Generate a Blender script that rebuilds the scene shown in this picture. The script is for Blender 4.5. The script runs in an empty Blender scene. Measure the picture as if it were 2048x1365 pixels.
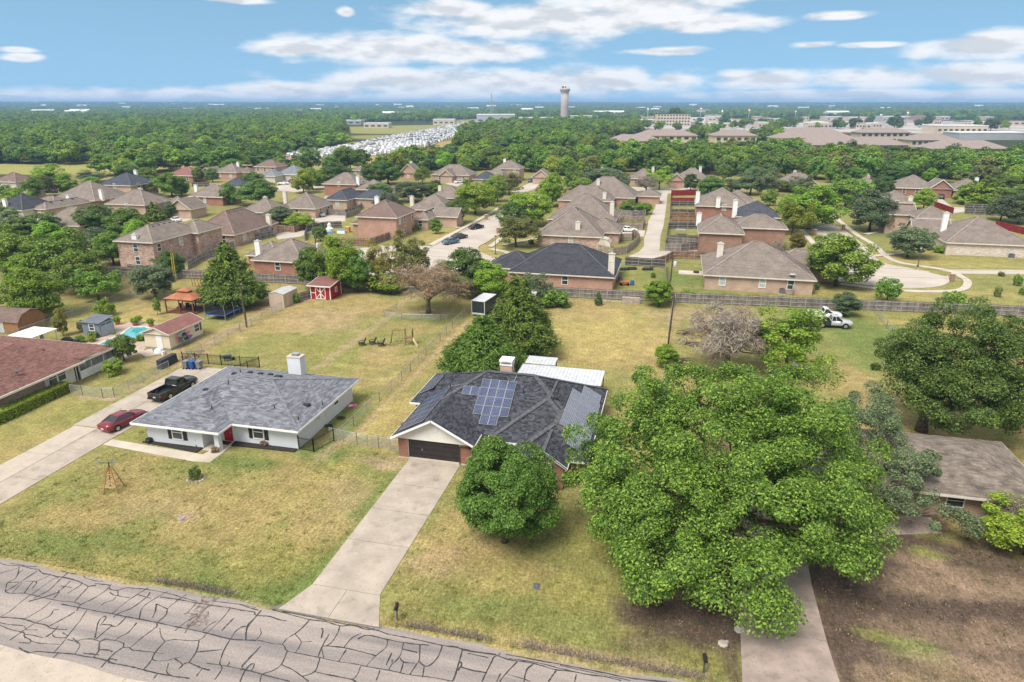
import bpy,math,random
import numpy as np
from mathutils import Vector
# ------------------------------------------------------------------ camera, sky, sun, exposure
# World axes follow the lots: x runs along the street, y away from it into the subdivision.
CAM_H,FPX,PITCH,YAW=32.0,1365.0,math.radians(19.2),math.radians(13.4)
S=bpy.context.scene
col=S.collection
cam_d=bpy.data.cameras.new('camera')
cam_d.sensor_width=36.0
cam_d.lens=24.0
cam_d.clip_start=0.5
cam_d.clip_end=60000
cam=bpy.data.objects.new('camera',cam_d)
cam.location=(0,0,CAM_H)
cam.rotation_euler=(math.pi/2-PITCH,0,YAW)
col.objects.link(cam)
S.camera=cam
SUN_EL,SUN_AZ=56.0,205.0     # azimuth clockwise from +y
S.view_settings.view_transform='Standard'
S.view_settings.look='None'
S.view_settings.gamma=1.0
S.view_settings.use_curve_mapping=False
S.view_settings.exposure=1.5
S.cycles.use_denoising=True
S.cycles.max_bounces=6
S.cycles.diffuse_bounces=3
S.cycles.glossy_bounces=2
S.cycles.transmission_bounces=3
S.cycles.transparent_max_bounces=12
S.cycles.volume_bounces=1
S.cycles.caustics_reflective=False
S.cycles.caustics_refractive=False
def ray(px,py):
 u=(px-1024)/FPX
 v=(682.5-py)/FPX
 c,s=math.cos(PITCH),math.sin(PITCH)
 return u,c+v*s,-s+v*c
def G(px,py,z=0.0):
 """photo pixel -> (x, y) on the level z"""
 x,y,dz=ray(px,py)
 t=(z-CAM_H)/dz
 x *= t
 y *= t
 c,s=math.cos(YAW),math.sin(YAW)
 return (x*c-y*s,x*s+y*c)
def px_size(x,y,z=0.0):
 """metres covered by one photo pixel at a point"""
 c,s=math.cos(YAW),math.sin(YAW)
 f=-x*s+y*c
 return (f*math.cos(PITCH)+(CAM_H-z)*math.sin(PITCH))/FPX
def build_world():
 w=bpy.data.worlds.new('World')
 S.world=w
 w.use_nodes=True
 nt=w.node_tree
 nt.nodes.clear()
 N,L=nt.nodes,nt.links
 def M(tree,op,a,b=None,clamp=False):
  n=tree.nodes.new('ShaderNodeMath')
  n.operation=op
  n.use_clamp=clamp
  for i,v in enumerate((a,b)):
   if v is None:
    continue
   if isinstance(v,(int,float)):
    n.inputs[i].default_value=v
   else:
    tree.links.new(v,n.inputs[i])
  return n.outputs[0]
 sky=N.new('ShaderNodeTexSky')
 sky.sky_type='NISHITA'
 sky.sun_disc=False
 sky.sun_elevation=math.radians(SUN_EL)
 sky.sun_rotation=math.radians(SUN_AZ)
 sky.air_density=0.9
 sky.dust_density=0.0
 sky.ozone_density=1.2
 sky.altitude=200
 # clouds seen in the photograph (pixel centre, half width, up, down) -> directions
 clouds=[(1100,45,300,42,34),(1290,8,190,40,30),(1420,45,150,20,20),(900,20,110,22,20),
    (770,100,190,36,30),(940,105,170,24,24),(600,98,110,16,16),
    (900,168,300,34,36),(1150,165,240,30,30),(600,182,200,18,24),(300,192,330,14,22),
    (40,196,140,10,16),(1955,95,130,30,26),(1960,150,240,28,26),(1760,155,150,22,22),
    (1520,158,110,18,22),(1340,160,60,12,12),(1675,32,70,8,9),(1625,90,42,8,8),
    (1740,90,70,6,6),(1330,103,80,9,8),(1720,192,420,13,14),(1980,190,200,14,14),
    (692,24,18,10,10),(38,100,40,7,6),(48,115,40,9,8),(470,0,70,8,8)]
 def ae(px,py):
  x,y,z=ray(px,py)
  return math.atan2(x,y),math.atan2(z,math.hypot(x,y))
 def mask(vec):
  best=None
  for cx,cy,rx,ru,rd in clouds:
   a0,e0=ae(cx,cy+(rd-ru)*.3)
   ra=abs(ae(cx+rx,cy)[0]-ae(cx-rx,cy)[0])/2
   re=abs(ae(cx,cy-ru)[1]-ae(cx,cy+rd)[1])/2
   v=N.new('ShaderNodeVectorMath')
   v.operation='MULTIPLY_ADD'
   L.new(vec,v.inputs[0])
   v.inputs[1].default_value=(1/ra,1/re,0)
   v.inputs[2].default_value=(-a0/ra,-e0/re,0)
   d=N.new('ShaderNodeVectorMath')
   d.operation='LENGTH'
   L.new(v.outputs[0],d.inputs[0])
   best=d.outputs['Value'] if best is None else M(nt,'MINIMUM',best,d.outputs['Value'])
  return M(nt,'SUBTRACT',1.0,best)
 tc=N.new('ShaderNodeTexCoord')
 rot=N.new('ShaderNodeVectorRotate')
 rot.rotation_type='Z_AXIS'
 rot.inputs['Angle'].default_value=-YAW
 L.new(tc.outputs['Generated'],rot.inputs['Vector'])
 sep=N.new('ShaderNodeSeparateXYZ')
 L.new(rot.outputs[0],sep.inputs[0])
 az=M(nt,'ARCTAN2',sep.outputs[0],sep.outputs[1])
 el=M(nt,'ARCSINE',sep.outputs[2])
 # noise in (az, el) stretched sideways, as seen at low elevation
 cmb=N.new('ShaderNodeCombineXYZ')
 L.new(M(nt,'MULTIPLY',az,7.5),cmb.inputs[0])
 L.new(M(nt,'MULTIPLY',el,23.0),cmb.inputs[1])
 def noise(scale,detail,off=0.0,rough=0.55):
  n=N.new('ShaderNodeTexNoise')
  n.inputs['Scale'].default_value=scale
  n.inputs['Detail'].default_value=detail
  n.inputs['Roughness'].default_value=rough
  if off:
   a=N.new('ShaderNodeVectorMath')
   a.operation='ADD'
   a.inputs[1].default_value=(0,off,0)
   L.new(cmb.outputs[0],a.inputs[0])
   L.new(a.outputs[0],n.inputs['Vector'])
  else:
   L.new(cmb.outputs[0],n.inputs['Vector'])
  return n.outputs['Fac']
 n1=noise(1.9,6,0.0,.5)
 n1b=noise(2.0,4,0.13)
 ac=N.new('ShaderNodeCombineXYZ')
 L.new(az,ac.inputs[0])
 L.new(el,ac.inputs[1])
 inview=M(nt,'MAXIMUM',mask(ac.outputs[0]),-1.0)
 # unseen rest of the sky: cloud cover raised to lift the ambient light
 cp=N.new('ShaderNodeCombineXYZ')
 zz=M(nt,'MAXIMUM',sep.outputs[2],0.04)
 L.new(M(nt,'DIVIDE',sep.outputs[0],zz),cp.inputs[0])
 L.new(M(nt,'DIVIDE',sep.outputs[1],zz),cp.inputs[1])
 nz=N.new('ShaderNodeTexNoise')
 nz.inputs['Scale'].default_value=0.55
 nz.inputs['Detail'].default_value=2
 L.new(cp.outputs[0],nz.inputs['Vector'])
 rest=M(nt,'MULTIPLY',M(nt,'SUBTRACT',nz.outputs['Fac'],0.36),3.2)
 out=M(nt,'MAXIMUM',M(nt,'MULTIPLY',M(nt,'SUBTRACT',M(nt,'ABSOLUTE',az),0.72),6.0,True),
   M(nt,'MULTIPLY',M(nt,'SUBTRACT',el,0.165),12.0,True))
 mixed=M(nt,'ADD',M(nt,'MULTIPLY',inview,M(nt,'SUBTRACT',1.0,out)),M(nt,'MULTIPLY',rest,out))
 f0=M(nt,'ADD',mixed,M(nt,'MULTIPLY',M(nt,'SUBTRACT',n1,0.5),2.2))
 f1=M(nt,'ADD',M(nt,'MULTIPLY',mixed,.6),M(nt,'MULTIPLY',M(nt,'SUBTRACT',n1b,n1),3.6))
 def smooth(v,lo,hi):
  m=N.new('ShaderNodeMapRange')
  m.interpolation_type='SMOOTHSTEP'
  m.inputs['From Min'].default_value=lo
  m.inputs['From Max'].default_value=hi
  L.new(v,m.inputs['Value'])
  return m.outputs[0]
 alpha=M(nt,'MULTIPLY',smooth(f0,-0.32,0.5),0.97)
 shade=smooth(f1,-0.05,0.85)
 cc=N.new('ShaderNodeMix')
 cc.data_type='RGBA'
 L.new(shade,cc.inputs['Factor'])
 cc.inputs['A'].default_value=(3.85,3.85,3.9,1)
 cc.inputs['B'].default_value=(2.75,2.84,2.98,1)
 # the photograph's sky stays blue down to the skyline
 lift=N.new('ShaderNodeVectorMath')
 lift.operation='MULTIPLY_ADD'
 lift.inputs[1].default_value=(1,1,.85)
 lift.inputs[2].default_value=(0,0,.30)
 L.new(tc.outputs['Generated'],lift.inputs[0])
 nrm=N.new('ShaderNodeVectorMath')
 nrm.operation='NORMALIZE'
 L.new(lift.outputs[0],nrm.inputs[0])
 L.new(nrm.outputs[0],sky.inputs['Vector'])
 tint=N.new('ShaderNodeMix')
 tint.data_type='RGBA'
 tint.blend_type='MULTIPLY'
 tint.inputs['Factor'].default_value=1.0
 L.new(sky.outputs[0],tint.inputs['A'])
 tint.inputs['B'].default_value=(.84,.95,.79,1)
 mx=N.new('ShaderNodeMix')
 mx.data_type='RGBA'
 L.new(alpha,mx.inputs['Factor'])
 L.new(tint.outputs['Result'],mx.inputs['A'])
 L.new(cc.outputs['Result'],mx.inputs['B'])
 bg=N.new('ShaderNodeBackground')
 bg.inputs['Strength'].default_value=0.092
 L.new(mx.outputs['Result'],bg.inputs['Color'])
 w.cycles.sampling_method='MANUAL'
 w.cycles.sample_map_resolution=256
 out=N.new('ShaderNodeOutputWorld')
 L.new(bg.outputs[0],out.inputs['Surface'])
build_world()
sun_d=bpy.data.lights.new('sun','SUN')
sun_d.energy=1.7
sun_d.angle=math.radians(32)
sun_d.color=(1.0,0.95,0.88)
sun=bpy.data.objects.new('sun',sun_d)
_az,_el=math.radians(SUN_AZ),math.radians(SUN_EL)
sun_dir=Vector((math.sin(_az)*math.cos(_el),math.cos(_az)*math.cos(_el),math.sin(_el)))
sun.rotation_euler=sun_dir.to_track_quat('Z','Y').to_euler()
sun.location=(0,-50,120)
col.objects.link(sun)
# ------------------------------------------------------------------ helpers
rnd=random.Random(7)
class MB:
 """collects faces; build() links them as ONE mesh object with UVs in metres along / up each face"""
 def __init__(self):
  self.v,self.f,self.m=[],[],[]
 def poly(self,pts,m=0):
  i=len(self.v)
  self.v += [tuple(p) for p in pts]
  self.f.append(tuple(range(i,i+len(pts))))
  self.m.append(m)
 def box(self,x0,x1,y0,y1,z0,z1,m=0,bottom=True):
  a=[(x0,y0,z0),(x1,y0,z0),(x1,y1,z0),(x0,y1,z0),(x0,y0,z1),(x1,y0,z1),(x1,y1,z1),(x0,y1,z1)]
  i=len(self.v)
  self.v += a
  fs=[(4,5,6,7),(0,1,5,4),(1,2,6,5),(2,3,7,6),(3,0,4,7)]
  if bottom:
   fs.append((3,2,1,0))
  for f in fs:
   self.f.append(tuple(i+k for k in f))
   self.m.append(m)
 def obox(self,c,ax,ay,az,m=0):
  """box from centre and three half-axis vectors"""
  c,ax,ay,az=Vector(c),Vector(ax),Vector(ay),Vector(az)
  i=len(self.v)
  for sz in (-1,1):
   for sx,sy in ((-1,-1),(1,-1),(1,1),(-1,1)):
    self.v.append(tuple(c+ax*sx+ay*sy+az*sz))
  for f in ((4,5,6,7),(0,1,5,4),(1,2,6,5),(2,3,7,6),(3,0,4,7),(3,2,1,0)):
   self.f.append(tuple(i+k for k in f))
   self.m.append(m)
 def bar(self,a,b,w,h=None,m=0):
  a,b=Vector(a),Vector(b)
  d=(b-a)
  if d.length < 1e-6:
   return
  up=Vector((0,0,1)) if abs(d.normalized().z) < 0.95 else Vector((0,1,0))
  s=d.cross(up).normalized()
  t=s.cross(d).normalized()
  self.obox((a+b)/2,d/2,s*(w/2),t*((h or w)/2),m)
 def tube(self,pts,rad,n=8,m=0,cap=True):
  pts=[Vector(p) for p in pts]
  if isinstance(rad,(int,float)):
   rad=[rad]*len(pts)
  rings=[]
  for k,p in enumerate(pts):
   d=(pts[min(k+1,len(pts)-1)]-pts[max(k-1,0)]).normalized()
   up=Vector((0,0,1)) if abs(d.z) < 0.9 else Vector((1,0,0))
   s=d.cross(up).normalized()
   t=s.cross(d).normalized()
   i=len(self.v)
   for j in range(n):
    a=2*math.pi*j/n
    self.v.append(tuple(p+s*(rad[k]*math.cos(a))+t*(rad[k]*math.sin(a))))
   rings.append(i)
  for a,b in zip(rings,rings[1:]):
   for j in range(n):
    self.f.append((a+j,b+j,b+(j+1) % n,a+(j+1) % n))
    self.m.append(m)
  if cap:
   self.f.append(tuple(rings[0]+j for j in range(n)))
   self.f.append(tuple(rings[-1]+j for j in reversed(range(n))))
   self.m += [m,m]
 def lathe(self,c,prof,n=24,m=0):
  """prof: (radius, z) from bottom to top"""
  rings=[]
  for r,z in prof:
   i=len(self.v)
   for j in range(n):
    a=2*math.pi*j/n
    self.v.append((c[0]+r*math.cos(a),c[1]+r*math.sin(a),c[2]+z))
   rings.append(i)
  for a,b in zip(rings,rings[1:]):
   for j in range(n):
    self.f.append((a+j,a+(j+1) % n,b+(j+1) % n,b+j))
    self.m.append(m)
  self.f.append(tuple(rings[0]+j for j in reversed(range(n))))
  self.f.append(tuple(rings[-1]+j for j in range(n)))
  self.m += [m,m]
 def loft(self,secs,m=0,cap=True,closed=True):
  rings=[]
  n=len(secs[0])
  for s in secs:
   rings.append(len(self.v))
   self.v += [tuple(p) for p in s]
  for a,b in zip(rings,rings[1:]):
   for j in range(n if closed else n-1):
    self.f.append((a+j,a+(j+1) % n,b+(j+1) % n,b+j))
    self.m.append(m)
  if cap:
   self.f.append(tuple(rings[0]+j for j in reversed(range(n))))
   self.f.append(tuple(rings[-1]+j for j in range(n)))
   self.m += [m,m]
 def mesh(self,name,mats,smooth=False):
  me=bpy.data.meshes.new(name)
  me.from_pydata(self.v,[],self.f)
  for m in (mats if isinstance(mats,(list,tuple)) else [mats]):
   me.materials.append(m)
  if any(self.m):
   me.polygons.foreach_set('material_index',self.m)
  if smooth:
   me.polygons.foreach_set('use_smooth',[True]*len(me.polygons))
  uv=me.uv_layers.new(name='UVMap')
  dat=np.zeros(len(me.loops)*2,dtype=np.float32)
  for p in me.polygons:
   n=p.normal
   u=Vector((-n.y,n.x,0))
   if u.length < 1e-4:
    u=Vector((1,0,0))
   u.normalize()
   w=n.cross(u)
   for li in p.loop_indices:
    c=me.vertices[me.loops[li].vertex_index].co
    dat[2*li]=c.dot(u)
    dat[2*li+1]=c.dot(w)
  uv.data.foreach_set('uv',dat)
  return me
 def build(self,name,mats,parent=None,smooth=False,loc=None):
  o=bpy.data.objects.new(name,self.mesh(name,mats,smooth))
  col.objects.link(o)
  if parent is not None:
   o.parent=parent
  if loc is not None:
   o.location=loc
  return o
def tag(o,label=None,cat=None,group=None,kind=None):
 if label:
  o['label']=label
 if cat:
  o['category']=cat
 if group:
  o['group']=group
 if kind:
  o['kind']=kind
 return o
def empty(name,loc,rz=0.0,label=None,cat=None,group=None):
 o=bpy.data.objects.new(name,None)
 o.empty_display_size=0.3
 o.location=loc
 o.rotation_euler=(0,0,rz)
 col.objects.link(o)
 return tag(o,label,cat,group)
KIDS={}
def copy_tree(o,parent=None):
 c=o.copy()
 col.objects.link(c)
 c.parent=parent
 for ch in o.children:
  copy_tree(ch,c)
 return c
def setmat(o,m,slot=0):
 o.material_slots[slot].link='OBJECT'
 o.material_slots[slot].material=m
def obj(name,me,parent=None,loc=None):
 o=bpy.data.objects.new(name,me)
 col.objects.link(o)
 o.parent=parent
 if loc is not None:
  o.location=loc
 return o
# ------------------------------------------------------------------ materials
MATS={}
def P_(nt,t):
 return nt.nodes.new(t)
def mat(name,c,rough=0.7,metal=0.0,var=0.12,vs=1.5,bump=0.0,bs=20.0,spec=0.3,island=0.0,c2=None,detail=4,spots=0.0):
 """principled surface; colour varies with world-space noise, optional random tone per separate piece"""
 if name in MATS:
  return MATS[name]
 m=bpy.data.materials.new(name)
 m.use_nodes=True
 nt=m.node_tree
 b=nt.nodes['Principled BSDF']
 b.inputs['Roughness'].default_value=rough
 b.inputs['Metallic'].default_value=metal
 b.inputs['Specular IOR Level'].default_value=spec
 geo=P_(nt,'ShaderNodeNewGeometry')
 n=P_(nt,'ShaderNodeTexNoise')
 n.inputs['Scale'].default_value=vs
 n.inputs['Detail'].default_value=detail
 nt.links.new(geo.outputs['Position'],n.inputs['Vector'])
 mx=P_(nt,'ShaderNodeMix')
 mx.data_type='RGBA'
 d=c2 or tuple(x*(1-2*var) for x in c)
 l=c if c2 else tuple(min(1,x*(1+2*var)) for x in c)
 mx.inputs['A'].default_value=(*d,1)
 mx.inputs['B'].default_value=(*l,1)
 mr=P_(nt,'ShaderNodeMapRange')
 mr.inputs['From Min'].default_value=0.3
 mr.inputs['From Max'].default_value=0.7
 nt.links.new(n.outputs['Fac'],mr.inputs['Value'])
 nt.links.new(mr.outputs[0],mx.inputs['Factor'])
 out=mx.outputs['Result']
 if island:
  h=P_(nt,'ShaderNodeHueSaturation')
  k=P_(nt,'ShaderNodeMapRange')
  k.inputs['To Min'].default_value=1-island
  k.inputs['To Max'].default_value=1+island
  nt.links.new(geo.outputs['Random Per Island'],k.inputs['Value'])
  nt.links.new(k.outputs[0],h.inputs['Value'])
  nt.links.new(out,h.inputs['Color'])
  out=h.outputs[0]
 for sc,lo,hi in ((.8,.56,.74),(5.5,.60,.72),(23,.58,.7)) if spots else ():     # oil,tyre and weather marks
  ns=P_(nt,'ShaderNodeTexNoise')
  ns.inputs['Scale'].default_value=sc
  ns.inputs['Detail'].default_value=5
  nt.links.new(geo.outputs['Position'],ns.inputs['Vector'])
  ks=P_(nt,'ShaderNodeMapRange')
  ks.inputs['From Min'].default_value=lo
  ks.inputs['From Max'].default_value=hi
  ks.inputs['To Min'].default_value=1.0
  ks.inputs['To Max'].default_value=1-spots
  nt.links.new(ns.outputs['Fac'],ks.inputs['Value'])
  hs=P_(nt,'ShaderNodeHueSaturation')
  nt.links.new(ks.outputs[0],hs.inputs['Value'])
  nt.links.new(out,hs.inputs['Color'])
  out=hs.outputs[0]
 nt.links.new(out,b.inputs['Base Color'])
 if bump:
  n2=P_(nt,'ShaderNodeTexNoise')
  n2.inputs['Scale'].default_value=bs
  n2.inputs['Detail'].default_value=3
  nt.links.new(geo.outputs['Position'],n2.inputs['Vector'])
  bp=P_(nt,'ShaderNodeBump')
  bp.inputs['Strength'].default_value=bump
  bp.inputs['Distance'].default_value=0.03
  nt.links.new(n2.outputs['Fac'],bp.inputs['Height'])
  nt.links.new(bp.outputs[0],b.inputs['Normal'])
 MATS[name]=m
 return m
def coursed(name,c1,c2,mortar,bw,bh,ms=0.012,rough=0.85,bump=0.4,blotch=0.15,offset=0.5,bs=0.6):
 """courses laid along the UVs (metres): brickwork, shingle rows, boards"""
 if name in MATS:
  return MATS[name]
 m=bpy.data.materials.new(name)
 m.use_nodes=True
 nt=m.node_tree
 b=nt.nodes['Principled BSDF']
 b.inputs['Roughness'].default_value=rough
 b.inputs['Specular IOR Level'].default_value=0.2
 uv=P_(nt,'ShaderNodeUVMap')
 br=P_(nt,'ShaderNodeTexBrick')
 br.inputs['Scale'].default_value=1.0
 br.inputs['Color1'].default_value=(*c1,1)
 br.inputs['Color2'].default_value=(*c2,1)
 br.inputs['Mortar'].default_value=(*mortar,1)
 br.inputs['Brick Width'].default_value=bw
 br.inputs['Row Height'].default_value=bh
 br.inputs['Mortar Size'].default_value=ms
 br.inputs['Bias'].default_value=0.0
 br.offset=offset
 nt.links.new(uv.outputs[0],br.inputs['Vector'])
 geo=P_(nt,'ShaderNodeNewGeometry')
 n=P_(nt,'ShaderNodeTexNoise')
 n.inputs['Scale'].default_value=bs
 n.inputs['Detail'].default_value=5
 nt.links.new(geo.outputs['Position'],n.inputs['Vector'])
 k=P_(nt,'ShaderNodeMapRange')
 k.inputs['From Min'].default_value=0.25
 k.inputs['From Max'].default_value=0.75
 k.inputs['To Min'].default_value=1-blotch
 k.inputs['To Max'].default_value=1+blotch
 nt.links.new(n.outputs['Fac'],k.inputs['Value'])
 h=P_(nt,'ShaderNodeHueSaturation')
 nt.links.new(k.outputs[0],h.inputs['Value'])
 nt.links.new(br.outputs['Color'],h.inputs['Color'])
 nt.links.new(h.outputs[0],b.inputs['Base Color'])
 if bump:
  bp=P_(nt,'ShaderNodeBump')
  bp.inputs['Strength'].default_value=bump
  bp.inputs['Distance'].default_value=0.02
  bp.invert=True
  nt.links.new(br.outputs['Fac'],bp.inputs['Height'])
  nt.links.new(bp.outputs[0],b.inputs['Normal'])
 MATS[name]=m
 return m
def leaf_mat(name,dark,mid,light,transl=0.4,tones=(0.0,0.55,1.0)):
 if name in MATS:
  return MATS[name]
 m=bpy.data.materials.new(name)
 m.use_nodes=True
 nt=m.node_tree
 b=nt.nodes['Principled BSDF']
 b.inputs['Roughness'].default_value=0.55
 b.inputs['Specular IOR Level'].default_value=0.25
 geo=P_(nt,'ShaderNodeNewGeometry')
 r=P_(nt,'ShaderNodeValToRGB')
 e=r.color_ramp.elements
 e[0].position,e[0].color=tones[0],(*dark,1)
 e[1].position,e[1].color=tones[2],(*light,1)
 x=r.color_ramp.elements.new(tones[1])
 x.color=(*mid,1)
 nt.links.new(geo.outputs['Random Per Island'],r.inputs['Fac'])
 oi=P_(nt,'ShaderNodeObjectInfo')
 h=P_(nt,'ShaderNodeHueSaturation')
 k=P_(nt,'ShaderNodeMapRange')
 k.inputs['To Min'].default_value=0.72
 k.inputs['To Max'].default_value=1.25
 nt.links.new(oi.outputs['Random'],k.inputs['Value'])
 fr=P_(nt,'ShaderNodeMath')
 fr.operation='MULTIPLY'
 fr.inputs[1].default_value=13.7
 fc=P_(nt,'ShaderNodeMath')
 fc.operation='FRACT'
 hu=P_(nt,'ShaderNodeMapRange')
 hu.inputs['To Min'].default_value=.478
 hu.inputs['To Max'].default_value=.51
 nt.links.new(oi.outputs['Random'],fr.inputs[0])
 nt.links.new(fr.outputs[0],fc.inputs[0])
 nt.links.new(fc.outputs[0],hu.inputs['Value'])
 nt.links.new(hu.outputs[0],h.inputs['Hue'])
 nt.links.new(k.outputs[0],h.inputs['Value'])
 nt.links.new(r.outputs['Color'],h.inputs['Color'])
 nt.links.new(h.outputs[0],b.inputs['Base Color'])
 t=P_(nt,'ShaderNodeBsdfTranslucent')
 nt.links.new(h.outputs[0],t.inputs['Color'])
 ms=P_(nt,'ShaderNodeMixShader')
 ms.inputs[0].default_value=transl
 nt.links.new(b.outputs[0],ms.inputs[1])
 nt.links.new(t.outputs[0],ms.inputs[2])
 nt.links.new(ms.outputs[0],nt.nodes['Material Output'].inputs['Surface'])
 MATS[name]=m
 return m
WHITE=mat('white_paint',(0.78,0.78,0.76),0.55,var=0.04)
TRIM=mat('cream_trim',(0.66,0.61,0.53),0.6,var=0.05)
BLACK=mat('black_paint',(0.02,0.02,0.022),0.45,var=0.1)
GLASS=mat('window_glass',(0.05,0.065,0.075),0.12,var=0.3,vs=0.7,spec=0.6)
BLIND=mat('window_blind',(0.42,0.45,0.44),0.35,var=0.1,spec=0.5)
STEEL=mat('galvanised_steel',(0.42,0.44,0.45),0.45,0.6,var=0.1)
DARKMETAL=mat('dark_vent_metal',(0.03,0.032,0.035),0.6,var=0.1)
CONC=mat('concrete',(0.50,0.44,0.36),0.9,var=0.07,vs=0.5,bump=0.15,bs=30,detail=8)
CONC2=mat('street_concrete',(0.46,0.40,0.34),0.9,var=0.06,vs=0.15,detail=8)
BARK=mat('bark',(0.10,0.075,0.055),0.95,var=0.25,vs=4,bump=0.6,bs=12)
TYRE=mat('tyre_rubber',(0.012,0.012,0.013),0.85,var=0.1)
RIM=mat('alloy_rim',(0.5,0.5,0.52),0.3,0.8,var=0.05)
WOODGREY=mat('weathered_picket',(0.19,0.165,0.145),0.9,var=0.2,vs=1.2,island=0.25)
WOODBROWN=mat('brown_picket',(0.24,0.12,0.065),0.85,var=0.2,vs=1.2,island=0.2)
WOODRED=mat('red_stained_picket',(0.25,0.025,0.025),0.8,var=0.15,vs=1.2,island=0.12)
WOODDARK=mat('dark_picket',(0.075,0.066,0.06),0.9,var=0.2,vs=1.2,island=0.25)
WOODTAN=mat('tan_picket',(0.33,0.25,0.18),0.9,var=0.2,vs=1.2,island=0.2)
# ------------------------------------------------------------------ ground, roads, pavements
def lattice(seed):
 return np.random.default_rng(seed).random((256,256))
_LAT=[lattice(k) for k in range(6)]
def vnoise(x,y,s,k=0):
 x=np.asarray(x)/s+37.3*k
 y=np.asarray(y)/s+11.7*k
 xi,yi=np.floor(x).astype(int),np.floor(y).astype(int)
 fx,fy=x-xi,y-yi
 fx,fy=fx*fx*(3-2*fx),fy*fy*(3-2*fy)
 T=_LAT[k % 6]
 a,b=T[xi % 256,yi % 256],T[(xi+1) % 256,yi % 256]
 c,d=T[xi % 256,(yi+1) % 256],T[(xi+1) % 256,(yi+1) % 256]
 return (a*(1-fx)+b*fx)*(1-fy)+(c*(1-fx)+d*fx)*fy
def fbm(x,y,s,k=0,o=4):
 t,a,n=0,1,0
 for i in range(o):
  t=t+a*vnoise(x,y,s/2**i,k+i)
  n += a
  a *= 0.55
 return t/n
def sst(x,a,b):
 t=np.clip((x-a)/(b-a),0,1)
 return t*t*(3-2*t)
C_GREEN=np.array((0.205,0.200,0.066))
C_LUSH=np.array((0.140,0.176,0.050))
C_TAN=np.array((0.325,0.246,0.104))
C_STRAW=np.array((0.350,0.280,0.105))
C_OLIVE=np.array((0.225,0.210,0.065))
C_DIRT=np.array((0.098,0.070,0.052))
C_BARE=np.array((0.36,0.255,0.165))
C_WOODFLOOR=np.array((0.045,0.055,0.02))
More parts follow.
